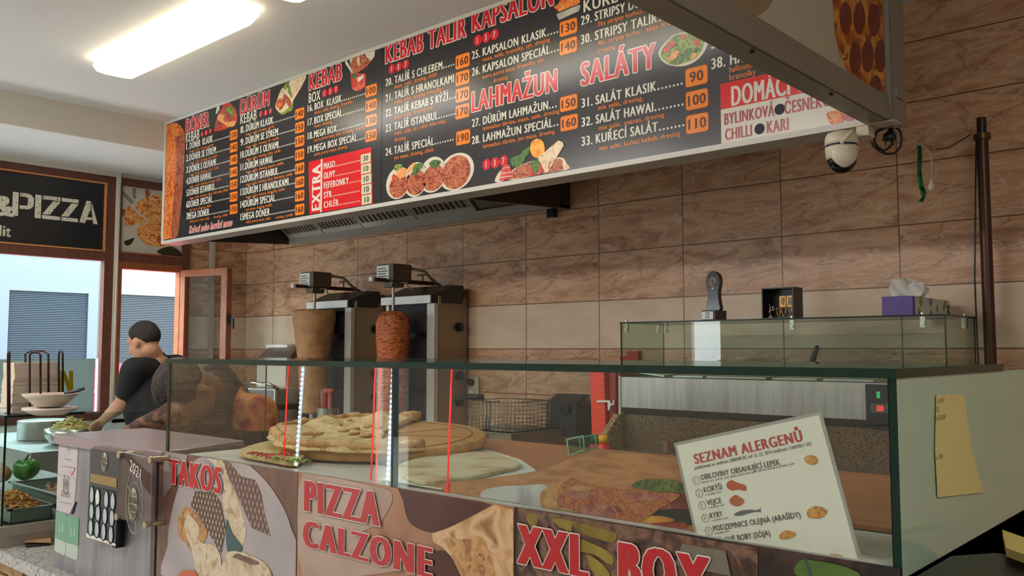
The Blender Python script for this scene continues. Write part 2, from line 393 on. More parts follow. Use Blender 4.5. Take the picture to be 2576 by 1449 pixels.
b.build('window_frame', [m_wood, m_wood2], w2)
# opened casement, swung into the room
hx, hy = XL + 0.03, yW2r + 0.03; th = math.radians(14.5); cl = 0.56
dx, dy = math.cos(th), math.sin(th)
cs = w2
T = Matrix.Translation((hx, hy, 0)) @ Matrix.Rotation(th, 4, 'Z')
b = MB(); b.T = T
zt = 2.2
b.box((0, -0.03, 1.2), (0.06, 0.03, zt)); b.box((cl - 0.07, -0.03, 1.2), (cl, 0.03, zt)); b.box((0.06, -0.03, zt - 0.06), (cl - 0.07, 0.03, zt)); b.box((0.06, -0.03, 1.2), (cl - 0.07, 0.03, 1.27))
sf = b.build('sash_frame', m_wood2, cs, bevel=0.004)
b = MB(); b.T = T; b.box((0.06, -0.004, 1.27), (cl - 0.07, 0.004, zt - 0.06)); b.build('sash_pane', m_pane, sf)
b = MB(); b.T = T; b.box((cl, -0.012, 1.72), (cl + 0.012, 0.012, 1.80)); b.cyl((cl + 0.01, 0, 1.76), (cl + 0.05, 0, 1.76), 0.008, 10); b.box((cl + 0.04, -0.008, 1.68), (cl + 0.055, 0.008, 1.77)); b.build('handle', mat('dark_metal', '#2a2a2c', 0.35, 0.8), sf)

# ------------------------------------------------------------------ street seen through the windows
XF = -12.5
struct(MB().box((-16, -9, -0.25), (-7.5, 16, -0.1)).build('ground_street', mat('paving', '#bdb9b0', 0.9)))
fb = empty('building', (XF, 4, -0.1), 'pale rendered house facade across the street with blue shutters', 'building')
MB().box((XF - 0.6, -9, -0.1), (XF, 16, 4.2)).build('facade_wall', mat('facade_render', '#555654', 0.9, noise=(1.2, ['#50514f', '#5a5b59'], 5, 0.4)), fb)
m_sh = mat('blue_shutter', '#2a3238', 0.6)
def shutter(p0, p1, n):
    a, c = ax(*p0, XF), ax(*p1, XF); y0, y1 = a.y, c.y; zt, zb = a.z, c.z
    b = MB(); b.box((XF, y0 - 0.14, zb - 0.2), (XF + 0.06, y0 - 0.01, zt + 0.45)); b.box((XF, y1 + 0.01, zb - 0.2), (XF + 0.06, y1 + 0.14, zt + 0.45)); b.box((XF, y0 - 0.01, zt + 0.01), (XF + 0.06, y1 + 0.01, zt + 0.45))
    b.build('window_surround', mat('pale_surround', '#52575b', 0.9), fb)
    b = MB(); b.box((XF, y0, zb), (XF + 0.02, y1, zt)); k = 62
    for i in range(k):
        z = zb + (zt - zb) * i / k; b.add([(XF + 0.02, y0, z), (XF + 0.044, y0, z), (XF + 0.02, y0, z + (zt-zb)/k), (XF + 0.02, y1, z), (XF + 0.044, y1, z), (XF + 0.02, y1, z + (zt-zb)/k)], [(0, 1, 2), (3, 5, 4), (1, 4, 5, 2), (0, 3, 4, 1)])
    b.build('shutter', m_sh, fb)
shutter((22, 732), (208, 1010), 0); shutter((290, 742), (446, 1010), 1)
# red car parked outside
cr = empty('car', (-9.6, 5.0, -0.1), 'red car parked across the street outside the narrow window', 'car')
b = MB(); b.prism([(-10.4, 3.0, 0.15), (-10.4, 7.2, 0.15), (-10.4, 7.25, 0.7), (-10.4, 6.3, 0.85), (-10.4, 5.6, 1.33), (-10.4, 4.1, 1.35), (-10.4, 3.4, 0.92), (-10.4, 2.95, 0.85)], (1.6, 0, 0)); b.build('body', mat('car_red', '#c32233', 0.25), cr, bevel=0.05)
b = MB(); b.prism([(-8.79, 3.75, 0.92), (-8.79, 5.9, 0.92), (-8.79, 5.45, 1.27), (-8.79, 4.2, 1.27)], (0.012, 0, 0)); b.build('side_window', mat('car_glass', '#20262b', 0.1), cr)
for yy in (3.75, 6.35):
    MB().cyl((-8.98, yy, 0.22), (-8.76, yy, 0.22), 0.31, 20).build('wheel', mat('rubber', '#161616', 0.8), cr)

# ------------------------------------------------------------------ shop sign and pizza picture in the fanlights
m_black = mat('sign_black', '#1f2123', 0.35)
m_cream = mat('sign_cream', '#e3ddc8', 0.6, noise=(55, ['#e6e0cc', '#e2dcc8', '#dcd5bf', '#5a574f'], 6, 0.2))
sg = empty('shop_sign', (XL + 0.01, 2.5, zS0), 'black shop sign reading PIZZA in the fanlight over the large window', 'sign')
MB().box((XL - 0.01, y0, zS0 + 0.012), (XL + 0.006, yb - 0.012, zS1 - 0.012)).build('sign_panel', m_black, sg)
def sx(px, py): p = ax(px, py, XL + 0.0065); return p
b = MB()
# stencil letters P I Z Z A drawn as bars in the sign plane (Y runs to the right)
a0, a1 = sx(30, 542), sx(246, 568); zb = a0.z; zt_ = sx(30, 482).z; H = zt_ - zb; Wd = a1.y - a0.y
def bar(pts):
    b.add([V((XL + 0.0068, a0.y + Wd * u, zb + H * v)) for u, v in pts], [tuple(range(len(pts)))])
for pts in ([(0, 0), (.065, 0), (.065, 1), (0, 1)], [(.08, 1), (.16, 1), (.21, .94), (.235, .82), (.235, .5), (.21, .38), (.16, .32), (.08, .32), (.08, .47), (.15, .47), (.17, .53), (.17, .79), (.15, .85), (.08, .85)],
            [(.25, 0), (.32, 0), (.32, 1), (.25, 1)],
            [(.335, .84), (.54, .84), (.54, 1), (.335, 1)], [(.335, 0), (.54, 0), (.54, .16), (.335, .16)], [(.335, .2), (.42, .2), (.54, .8), (.455, .8)],
            [(.555, .84), (.755, .84), (.755, 1), (.555, 1)], [(.555, 0), (.755, 0), (.755, .16), (.555, .16)], [(.555, .2), (.64, .2), (.755, .8), (.67, .8)],
            [(.77, .0), (.84, 0), (.86, .16), (.92, .16), (.94, .28), (.865, .28), (.905, .62), (.905, 1), (.85, 1)], [(.915, .95), (.915, .62), (.94, .0), (1.0, 0)]):
    bar(pts)
p = sx(-22, 540); text(b, '&', p, (0, 1, 0), (0, 0, 1), 0.16, H * 0.85, 0.06)
q0, q1 = sx(-40, 590), sx(27, 596); text(b, 'kolit', q0, (0, 1, 0), (0, 0, 1), q1.y - q0.y, sx(0, 566).z - q0.z, 0.05)
b.build('lettering', m_cream, sg)

pz = empty('pizza_poster', (XL + 0.01, 3.5, zS0), 'pizza photograph poster in the fanlight over the narrow window', 'poster')
py0, py1 = yl + 0.018, yEnd - 0.07
MB().box((XL - 0.01, py0, zS0 + 0.012), (XL + 0.006, py1, 2.885)).build('poster_board', mat('pale_planks', '#cfc9bb', 0.5, noise=(30, ['#c2bcae', '#d6d0c2'], 3, 0, (1, 1, 6))), pz)
def P2(px, py, l=1): return ax(px, py, XL + 0.006 + 0.0008 * l)
m_cheese = mat('print_pizza', '#d98a3c', 0.4, noise=(28, ['#9c3a20', '#d8672e', '#eaa75a', '#f0c584', '#c2491f'], 6, 1.2))
b = MB(); b.poly(spline([P2(340, 520), P2(365, 498), P2(395, 490), P2(430, 500), P2(470, 530), P2(480, 570), P2(455, 605), P2(415, 620), P2(370, 615), P2(345, 590), P2(352, 566), P2(376, 558)], 4)); b.build('pizza_print', m_cheese, pz)
b = MB(); b.poly([P2(312, 540, 2), P2(322, 516, 2), P2(372, 558, 2), P2(316, 570, 2)]); b.build('slice_print', m_cheese, pz)
b = MB(); b.poly([P2(364, 476, .5), P2(376, 478, .5), P2(380, 505, .5), P2(368, 505, .5)]); b.poly([P2(299, 520, .5), P2(316, 528, .5), P2(316, 548, .5), P2(299, 536, .5)])
b.build('paddle_print', mat('print_wood', '#9a5b40', 0.4), pz)
b = MB(); b.poly([P2(306, 488), P2(312, 482), P2(338, 508), P2(330, 514)]); b.poly([P2(333, 473), P2(343, 474), P2(342, 500), P2(334, 500)]); b.build('shaker_print', mat('print_steel', '#8d8a85', 0.35), pz)
b = MB(); b.poly(spline([P2(395, 632), P2(425, 620), P2(448, 628), P2(458, 645), P2(420, 645)], 4)); b.poly(spline([P2(312, 608), P2(325, 602), P2(338, 598), P2(330, 614), P2(318, 618)], 4)); b.build('herb_print', mat('print_dark', '#3c3626', 0.4), pz)
# white vinyl on the lower street window with a yellow letter, seen from behind
vf = empty('window_film', (XL, 2.0, 1.0), 'white vinyl film with yellow letter on the lower large window', 'film')
zf = ax(120, 903, XL).z; yf1 = ax(240, 950, XL).y
MB().box((XL - 0.02, y0 + 0.08, 1.0), (XL - 0.014, yf1, zf)).build('film', backlit('white_vinyl', '#8e9692'), vf)
b = MB(); t = [ax(x, y, XL - 0.0125) for x, y in ((150, 990), (159, 990), (160, 952), (172, 990), (184, 990), (184, 933), (174, 933), (174, 960), (163, 933), (152, 933))]; b.poly(t); b.build('letter', backlit('yellow_vinyl', '#a8861a'), vf)
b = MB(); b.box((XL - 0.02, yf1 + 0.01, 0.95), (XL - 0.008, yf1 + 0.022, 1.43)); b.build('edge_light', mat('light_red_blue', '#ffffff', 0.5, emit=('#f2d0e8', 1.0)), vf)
# ------------------------------------------------------------------ menu light box
mb_ = empty('menu_board', (-3.65, YM + 0.06, 2.285), 'long black illuminated menu board hung under the ceiling over the counter', 'menu board')
ZB, ZT_, XM0, XM1 = 2.285, 3.204, -6.272, -1.03
m_case = mat('menu_case', '#a9a49a', 0.4, 0.3); m_mframe = mat('menu_frame', '#c9c6bd', 0.35)
MB().box((XM0, YM + 0.006, ZB), (XM1 + 0.02, YM + 0.13, ZT_)).build('case', m_case, mb_)
b = MB(); fw = 0.022
b.box((XM0, YM - 0.006, ZB), (XM1, YM + 0.006, ZB + fw)); b.box((XM0, YM - 0.006, ZT_ - fw), (XM1, YM + 0.006, ZT_)); b.box((XM0, YM - 0.006, ZB + fw), (XM0 + 0.03, YM + 0.006, ZT_ - fw)); b.box((XM1 - 0.02, YM - 0.006, ZB + fw), (XM1, YM + 0.006, ZT_ - fw))
b.build('frame', m_mframe, mb_)
MP = dict(rough=0.2)
m_mblack = mat('menu_black', '#29272a', 0.22, spec=0.55)
xs1 = at(961, 300, YM).x; xs2 = at(1452, 300, YM).x
for a_, c_ in ((XM0 + 0.03, xs1 - 0.0015), (xs1 + 0.0015, XM1 - 0.02)):
    MB().box((a_, YM - 0.001, ZB + fw), (c_, YM + 0.006, ZT_ - fw)).build('menu_panel', m_mblack, mb_)
m_w = mat('print_white', '#d9d6c8', 0.2); m_o = mat('print_orange_text', '#e07a2c', 0.2); m_r = mat('print_red', '#cf2233', 0.2)
m_rb = mat('print_bright_red', '#d81c20', 0.2); m_tag = mat('print_orange', '#ee8426', 0.2); m_num = mat('print_maroon', '#4a0f08', 0.25); m_tagedge = mat('print_rust', '#8a3c14', 0.25)
m_pw = mat('print_paper', '#d5d1c4', 0.25); m_mar = mat('print_crimson', '#a3122c', 0.25)
ZM = {'A': (400, 240, 6.586), 'B': (590, 170, 7.245), 'C': (760, 110, 6.9), 'c': (760, 320, 6.038), 'D': (955, 50, 5.796), 'E': (1170, 0, 4.9967), 'e': (1170, 230, 5.7967), 'G': (1440, 0, 6.586), 'g': (1440, 180, 6.586), 'K': (1770, 100, 5.1757)}
def q(z, x, y, l=1):
    o = ZM[z]; return at(o[0] + x / o[2], o[1] + y / o[2], YM - 0.001 - 0.0005 * l)
UX, UZ = V((1, 0, 0)), V((0, 0, 1))
def line(b, z, body, xl, yb, yt, xr, off=0.045, l=2):
    p = q(z, xl, yb, l); h = q(z, xl, yt, l).z - p.z; w = (q(z, xr, yb, l).x - p.x) if xr else None
    text(b, body, p, UX, UZ, w, h, off); return p, h
def title(z, body, xl, yb, yt, xr, mats=None, off=0.045, grow=0.032, name='section_title'):
    b = MB(); p = q(z, xl, yb, 2); h = q(z, xl, yt, 2).z - p.z; w = q(z, xr, yb, 2).x - p.x
    if grow: b.m = 1; text(b, body, p, UX, UZ, w, h, off, grow)
    b.m = 0; text(b, body, p + V((0, -0.0008, 0)), UX, UZ, w, h, off)
    return b.build(name, mats or [m_r, m_w], mb_)
def rrect(c, hw, hh, r, n=4):
    out = []
    for sxx, szz, a0 in ((1, 1, 0), (-1, 1, 90), (-1, -1, 180), (1, -1, 270)):
        for i in range(n + 1):
            a = math.radians(a0 + 90 * i / n)
            out.append(c + V((sxx * (hw - r) + r * math.cos(a), 0, szz * (hh - r) + r * math.sin(a))))
    return out
def price(z, x, y, hw, hh, s):
    c = q(z, x, y, 1); w = (q(z, x + hw, y).x - q(z, x - hw, y).x) / 2; h = (q(z, x, y - hh).z - q(z, x, y + hh).z) / 2
    b = MB(); b.m = 1; b.poly(rrect(c, w, h, h * 0.3)); b.m = 0; b.poly(rrect(c + V((0, -0.0004, 0)), w - 0.003, h - 0.003, h * 0.28))
    t = b.build('price_tag', [m_tag, m_tagedge], mb_)
    b = MB(); tw = w * (1.55 if len(s) > 2 else 1.2); text(b, s, c + V((-tw / 2, -0.001, -h * 0.52)), UX, UZ, tw, h * 1.05, 0.03); b.build('price_number', m_num, t)
def discs(z, cs, hw, hh):
    for (x, y), s in zip(cs, '137'):
        c = q(z, x, y, 1); r = (q(z, x, y - hh).z - q(z, x, y + hh).z) / 2; b = MB()
        b.m = 0; b.poly([c + V((r * math.cos(2*math.pi*i/20), 0, r * math.sin(2*math.pi*i/20))) for i in range(20)])
        b.m = 1; text(b, s, c + V((-r * (0.18 if s == '1' else 0.3), -0.0006, -r * 0.55)), UX, UZ, None, r * 1.1, 0.03); b.build('allergen_mark', [m_r, m_w], mb_)
def dots(b, p, x1, s=0.0085, gap=0.0185):
    x = p.x + 0.006
    while x < x1 - 0.004:
        b.add([V((x, p.y, p.z)), V((x + s, p.y, p.z)), V((x + s, p.y, p.z + s)), V((x, p.y, p.z + s))], [(0, 1, 2, 3)]); x += gap
def section(z, xnum, xnr, xl, cap, xtag, rows, tagc, thw, thh, asc):
    """rows: (number, name, baseline y, right x, [(text, left x, baseline y, right x)]), price"""
    first = rows[0]
    for i, (no, nm, yb, xr, desc, pr) in enumerate(rows):
        wb_ = MB()
        X0 = q(z, xl, first[2], 2).x; pz_ = q(z, xl, yb, 2)
        h = q(z, xl, yb - cap, 2).z - pz_.z
        pn = q(z, xnum, yb + (xl - xnum) * 0.30, 2); text(wb_, no, V((pn.x, pz_.y, pz_.z)), UX, UZ, q(z, xnr, yb, 2).x - pn.x, h, 0.042)
        w = q(z, xr, yb - (xr - xl) * 0.3, 2).x - X0; text(wb_, nm, V((X0, pz_.y, pz_.z)), UX, UZ, w, h, 0.042)
        if xtag and tagc[i]: dots(wb_, V((X0 + w, pz_.y, pz_.z)), q(z, xtag, yb, 2).x)
        wb_.build('item_line', m_w, mb_)
        for t, dxl, dyb, dxr in desc:
            ob_ = MB(); p = q(z, dxl, dyb, 2); text(ob_, t, p, UX, UZ, q(z, dxr, dyb, 2).x - p.x, q(z, dxl, dyb - asc, 2).z - p.z, 0.02); ob_.build('ingredient_line', m_o, mb_)
        if tagc[i]: price(z, tagc[i][0], tagc[i][1], thw, thh, pr)
# 1 doner
title('A', 'DÖNER', 443, 635, 405, 822); title('A', 'KEBAB', 443, 785, 640, 668, [m_w], 0.03, 0, 'section_subtitle'); discs('A', [(714, 645), (782, 618), (850, 592)], 32, 46)
Y1 = [888, 1081, 1274, 1467, 1660, 1854, 2047]; d1 = ['maso, salát, dresing, chléb', 'maso, salát, dresing, sýr, chléb', 'maso, salát, dresing, olivy, chléb', 'maso, salát, dresing, ananas, chléb', 'maso, salát, dresing, olivy, feferonky, chléb', 'jen maso, dresing, chléb', 'větší porce masa, salát,']
n1 = ['DÖNER  KLASIK', 'DÖNER SE SÝREM', 'DÖNER S OLIVAMI', 'DÖNER HAWAI', 'DÖNER ISTANBUL', 'DÖNER SPECIÁL', 'MEGA DÖNER']
xr1 = [890, 940, 940, 855, 925, 885, 830]; dx1 = [900, 962, 985, 1022, 1140, 857, 838]; pr1 = ['130', '140', '140', '140', '150', '150', '150']
rows = [(f'{i+1}.', n1[i], Y1[i], xr1[i], [(d1[i], 506, Y1[i] + 66, dx1[i])], pr1[i]) for i in range(7)]
rows[6][4].append(('dresing, chléb', 905, 2038, 1138))
section('A', 450, 495, 508, 108, 1160, rows, [(1235, 655 + 204.8*i) for i in range(7)], 66, 84, 42)
b = MB(); p = q('A', 496, 2285); text(b, 'Kuřecí nebo hovězí maso', p, UX, UZ + V((0.25, 0, 0)), q('A', 1205, 2285).x - p.x, q('A', 496, 2175).z - p.z, 0.05, 0.04); b.m = 1
text(b, 'Kuřecí nebo hovězí maso', p + V((0, -0.0008, 0)), UX, UZ + V((0.25, 0, 0)), q('A', 1205, 2285).x - p.x, q('A', 496, 2175).z - p.z, 0.02); b.build('script_line', [m_w, m_r], mb_)
# 2 durum
title('B', 'DÜRÜM', 105, 860, 600, 632); title('B', 'KEBAB', 108, 1035, 870, 402, [m_w], 0.03, 0, 'section_subtitle'); discs('B', [(478, 845), (568, 825), (655, 795)], 42, 56)
n2 = ['DÜRÜM KLASIK', 'DÜRÜM SE SÝREM', 'DÜRÜM S OLIVAMI', 'DÜRÜM HAWAI', 'DÜRÜM ISTANBUL', 'DÜRÜM S HRANOLKAMI', 'DÜRÜM SPECIÁL', 'MEGA DÖNER']
d2 = ['maso, salát, dresing, totilla', 'maso, salát, dresing, sýr, totilla', 'maso, salát, dresing, olivy, totilla', 'maso, salát, dresing, ananas, totilla', 'maso, salát, dresing, olivy, feferonky, totilla', 'maso, salát, dresing, hranolky, totilla', 'jen maso, dresing, totilla', 'větší porce masa, salát,']
xr2 = [705, 790, 800, 685, 795, 985, 745, 640]; dx2 = [722, 805, 835, 890, 1050, 915, 680, 660]; pr2 = ['140', '150', '150', '150', '160', '160', '160', '160']
rows = [(f'{i+8}.', n2[i], 1170 + 228.4*i, xr2[i], [(d2[i], 208, 1170 + 228.4*i + 74, dx2[i])], pr2[i]) for i in range(8)]
rows[7][4].append(('dresing, tortilla', 750, 2757, 1065))
section('B', 106, 188, 207, 124, 1092, rows, [(1187, 840 + 249.5*i) for i in range(8)], 88, 104, 50)
# 3 box
title('C', 'KEBAB', 120, 815, 535, 688); title('C', 'BOX', 115, 1035, 865, 318, [m_w], 0.03, 0, 'section_subtitle'); discs('C', [(390, 860), (490, 825), (590, 790)], 46, 70)
rows = [('16.', 'BOX  KLASIK', 1150, 685, [('maso, salát, dresing, hranolky', 212, 1225, 880)], '100'), ('17.', 'BOX SPECIÁL', 1391, 695, [('maso, dresing', 210, 1462, 520)], '140'),
        ('18.', 'MEGA BOX', 1631, 600, [('extra porce masa, salát, hranolky, dresing', 206, 1704, 1085)], '130'), ('19.', 'MEGA BOX SPECIÁL', 1872, 954, [('extra porce masa, dresing', 205, 1950, 783)], '150')]
section('C', 95, 190, 215, 118, 1090, rows, [(1198, 812 + 260*i) for i in range(4)], 102, 106, 54)
ex = MB(); ex.m = 0; ex.poly([q('c', 95, 530), q('c', 112, 1322), q('c', 1073, 1160), q('c', 1050, 298)])
ex.m = 1; p0, p1 = q('c', 285, 488, 2), q('c', 303, 1290, 2); ex.add([V((p0.x, p0.y, p1.z)), V((p0.x + 0.016, p0.y, p1.z)), V((p0.x + 0.016, p0.y, p0.z)), V((p0.x, p0.y, p0.z))], [(0, 1, 2, 3)])
pb, pt = q('c', 268, 1255, 2), q('c', 262, 560, 2); text(ex, 'EXTRA', V((q('c', 270, 1255).x, pb.y, pb.z)), UZ, -UX, pt.z - pb.z, q('c', 270, 1000).x - q('c', 148, 1000).x, 0.05)
for i, (s, xr) in enumerate((('MASO', 500), ('OLIVY', 500), ('FEFERONKY', 708), ('SÝR', 450), ('CHLÉB', 548))):
    yb = 640 + 147*i; p = q('c', 328, yb, 2); w = q('c', xr, yb - (xr - 328)*0.2, 2).x - p.x; text(ex, s, p, UX, UZ, w, q('c', 328, yb - 95, 2).z - p.z, 0.045); dots(ex, V((p.x + w, p.y, p.z)), q('c', 886, yb, 2).x, 0.007, 0.0155)
ex.build('extras_panel', [m_rb, m_w], mb_)
for i, s in enumerate(('30', '10', '10', '10', '10')):
    c = q('c', 965 + 4*i, 473 + 156*i, 2); hw = (q('c', 1040, 470).x - q('c', 890, 470).x)/2; hh = (q('c', 965, 400).z - q('c', 965, 542).z)/2
    b = MB(); b.poly([c + V((-hw, 0, -hh)), c + V((hw, 0, -hh)), c + V((hw, 0, hh)), c + V((-hw, 0, hh))]); t = b.build('price_tag', mat('print_pale_green', '#cfcfae', 0.25), mb_)
    b = MB(); text(b, s, c + V((-hw * 0.45, -0.0008, -hh * 0.55)), UX, UZ, hw * 0.95, hh * 1.1, 0.015); b.build('price_number', mat('print_olive_black', '#2b2a1c', 0.3), t)
# 4 talir
title('D', 'KEBAB TALÍŘ', 85, 640, 380, 1262); discs('D', [(178, 713), (278, 682), (380, 648)], 47, 70)
rows = [('20.', 'TALÍŘ S CHLEBEM', 930, 915, [('maso, salát, dresing, chléb', 217, 1003, 835)], '160'), ('21.', 'TALÍŘ S HRANOLKAMI', 1158, 1085, [('maso, salát, dresing, hranolky', 217, 1228, 905)], '170'),
        ('22.', 'TALÍŘ KEBAB S RÝŽÍ', 1382, 1002, [('maso, salát, dresing, rýže', 217, 1450, 797)], '170'), ('23.', 'TALÍŘ ISTANBUL', 1607, 850, [('maso, salát, sýr, olivy. feferonky,', 214, 1684, 968), ('dresing', 218, 1778, 385)], '170'),
        ('24.', 'TALÍŘ SPECIÁL', 1953, 795, [('jen maso, dresing, chleb', 213, 2040, 783)], '190')]
section('D', 85, 188, 217, 108, 1098, rows, [(1210, 600), (1208, 845), (1208, 1090), (1207, 1333), (1217, 1713)], 106, 108, 55)
# 5 kapsalon, lahmazun
title('E', 'KAPSALON', 90, 405, 155, 1110); discs('E', [(158, 505), (265, 470), (370, 433)], 50, 68)
rows = [('25.', 'KAPSALON KLASIK', 705, 1022, [('maso, salát, hranolky, sýr, dresing', 218, 775, 1068)], '130'), ('26.', 'KAPSALON SPECIÁL', 918, 1068, [('extra porce masa, hranolky, sýr,', 215, 993, 1000), ('dresing', 355, 1040, 537)], '140')]
section('E', 85, 190, 220, 100, 1178, rows, [(1298, 343), (1297, 578)], 114, 100, 50)
title('E', 'LAHMAŽUN', 85, 1410, 1165, 1158)
rows = [('27.', 'DÜRÜM LAHMAŽUN', 485, 1210, [('lahmažun dürüm, maso, salát, dresing', 260, 570, 1375)], '150'), ('28.', 'LAHMAŽUN SPECIÁL', 738, 1278, [('lahmažun dürüm, jen maso, dresing', 263, 830, 1308)], '160')]
section('e', 98, 222, 260, 116, 1372, rows, [(1510, 170), (1517, 455)], 132, 116, 58); discs('e', [(312, 1065), (437, 1040), (563, 1010)], 58, 82)
# 6 kureci, salaty
title('G', 'KUŘECÍ', 185, 210, 10, 1000, [m_w], 0.03, 0)
rows = [('29.', 'STRIPSY DÜRÜM', 350, 1440, [('3ks stripsy kuřecí, salát, hranolky', 420, 440, 1860)], ''), ('30.', 'STRIPSY TALÍŘ', 668, 1405, [('4ks stripsy kuřecí, salát, hranolky', 425, 755, 1880), ('dresing', 425, 885, 718)], '')]
section('G', 140, 322, 368, 150, None, rows, [None, None], 1, 1, 76)
b = MB(); p = q('G', 1415, 668 - 330, 2); pz_ = q('G', 368, 668, 2); dots(b, V((p.x, pz_.y, pz_.z)), p.x + 0.25); b.build('leader_dots', m_w, mb_)
title('G', 'SALÁTY', 145, 1425, 1050, 1385)
rows = [('31.', 'SALÁT KLASIK', 548, 1390, [('mix salát, dresing,', 425, 640, 1175)], '90'), ('32.', 'SALÁT HAWAI', 868, 1340, [('mix salát, ananas, dresing', 435, 975, 1525)], '100'), ('33.', 'KUŘECÍ SALÁT', 1190, 1415, [('mix salát, kuřecí kebab, dresing', 445, 1310, 1790)], '110')]
section('g', 150, 335, 382, 150, 1852, rows, [(2055, 75), (2062, 462), (2067, 857)], 192, 162, 76)
# 7 halloumi and home made sauces
rows = [('37.', 'HRANOLKY', 60, 800, [('porce hranolek', 333, 140, 900)], ''), ('38.', 'HALLOUMI', 330, 1040, [('halloumi sýr,', 335, 430, 800), ('hranolky', 335, 530, 685)], '')]
section('K', 100, 285, 340, 140, None, rows, [None, None], 1, 1, 80)
xe = XM1 - 0.02
a_, c_, d_ = q('K', 218, 578), q('K', 225, 912), q('K', 238, 1340)
b = MB(); b.m = 0; b.poly([V((a_.x, a_.y, c_.z)), V((xe, a_.y, c_.z)), V((xe, a_.y, a_.z)), V((a_.x, a_.y, a_.z))]); b.m = 1; b.poly([V((a_.x, a_.y, ZB + fw)), V((xe, a_.y, ZB + fw)), V((xe, a_.y, c_.z)), V((a_.x, a_.y, c_.z))])
b.m = 1; line(b, 'K', 'DOMÁCÍ OMÁČKY', 365, 865, 610, 2150, 0.035)
b.m = 2; line(b, 'K', 'BYLINKOVÁ', 272, 1110, 965, 925, 0.035); line(b, 'K', 'ČESNEKOVÁ', 1055, 970, 810, 1850, 0.035); line(b, 'K', 'CHILLI', 280, 1310, 1165, 630, 0.035); line(b, 'K', 'KARI', 825, 1220, 1065, 1110, 0.035)
b.m = 3
for x, y in ((990, 905), (728, 1160)):
    c = q('K', x, y, 2); b.poly([c + V((0.021*math.cos(i*.2618), 0, 0.021*math.sin(i*.2618))) for i in range(24)])
b.build('sauces_panel', [m_rb, m_pw, m_mar, mat('print_navy', '#1c1a2c', 0.35, spec=0.2)], mb_)
# ---- food pictures on the board
m_meat = mat('print_meat', '#8a3a20', 0.3, noise=(45, ['#4a1410', '#8f3420', '#b5563a', '#d08a5c', '#6e2016'], 6, 1.5))
m_kebab = mat('print_kebab', '#d2682c', 0.3, noise=(26, ['#8a2c14', '#c4501e', '#e07a30', '#ef9a4c', '#a83a18'], 6, 1.2, (1.6, 1, 1)))
m_kebab2 = mat('print_kebab_shade', '#9a4630', 0.3, noise=(30, ['#5e2014', '#94402a', '#b86a4c', '#7a2c1c'], 6, 1.2))
m_bread = mat('print_bread', '#d9b48c', 0.3, noise=(22, ['#c99c70', '#e2c6a2', '#ecd8ba', '#b98658'], 5, 0.6))
m_green = mat('print_green', '#5f7a2c', 0.3, noise=(40, ['#2c4416', '#5c7f28', '#9ab04a', '#44601f'], 5, 1))
m_dkgreen = mat('print_dark_green', '#2f4a20', 0.3, noise=(50, ['#1c2c14', '#35602a', '#5f8a3c', '#20301a'], 5, 1))
m_carrot = mat('print_carrot', '#e28a3c', 0.3, noise=(50, ['#c86420', '#ea9440', '#f2bc80', '#d87a30'], 5, 1, (3, 1, 1)))
m_plate = mat('print_plate', '#d8cfbc', 0.3); m_tomato = mat('print_tomato', '#c4302a', 0.3, noise=(30, ['#a01c1c', '#cf3a30', '#e06850'], 4, 0.5)); m_org = mat('print_orange_fruit', '#f09a22', 0.3, noise=(35, ['#e07c10', '#f4a42c', '#f8c060'], 4, 0.3)); m_foil = mat('print_foil', '#b8b4a6', 0.3, noise=(10, ['#8e8a80', '#d0ccc0'], 3, 0.4))
def pic(z, shapes, name='food_picture', l0=1.15):
    b = MB(); ms = []
    for i, (m, pts, sm) in enumerate(shapes):
        if m not in ms: ms.append(m)
        b.m = ms.index(m); w = [q(z, x, y, l0 + i * 0.5) for x, y in pts]
        b.poly(spline(w, 4) if sm else w)
    return b.build(name, ms, mb_)
A2 = 1185.5
pic('A', [(m_kebab, [(108, 500), (190, 475), (290, 455), (350, 490), (400, 570), (425, 640), (420, 900), (412, 1180), (395, 1430), (380, 1700), (350, 1985), (330, 2180), (300, 2340), (75, 2395), (80, 1900), (95, 1400), (100, 900)], False),
          (m_kebab2, [(265, 690), (330, 610), (425, 650), (418, 1100), (385, 1640), (335, 2130), (300, 2330), (205, 2345), (225, 1900), (262, 1480), (290, 1150), (285, 850)], True), (m_kebab, [(110, 505), (290, 458), (395, 570), (345, 650), (270, 680), (200, 590)], True)])
pic('A', [(m_tomato, [(920, 540), (960, 360), (1040, 210), (1075, 120), (1140, 95), (1200, 150), (1270, 230), (1290, 330), (1280, 450), (1180, 520), (1060, 570), (920, 595)], True), (m_kebab2, [(930, 520), (970, 380), (1060, 230), (1200, 190), (1260, 330), (1180, 420), (1040, 480), (940, 560)], True),
          (m_green, [(1110, 230), (1170, 170), (1240, 250), (1210, 320), (1150, 290)], True), (m_carrot, [(970, 400), (1000, 310), (1080, 340), (1060, 410), (1150, 440), (1260, 420), (1250, 500), (1160, 520), (1080, 470)], True), (m_tomato, [(1080, 410), (1130, 360), (1150, 420), (1110, 440)], True), (m_plate, [(940, 300), (960, 190), (1000, 160), (1000, 230), (960, 300)], True)])
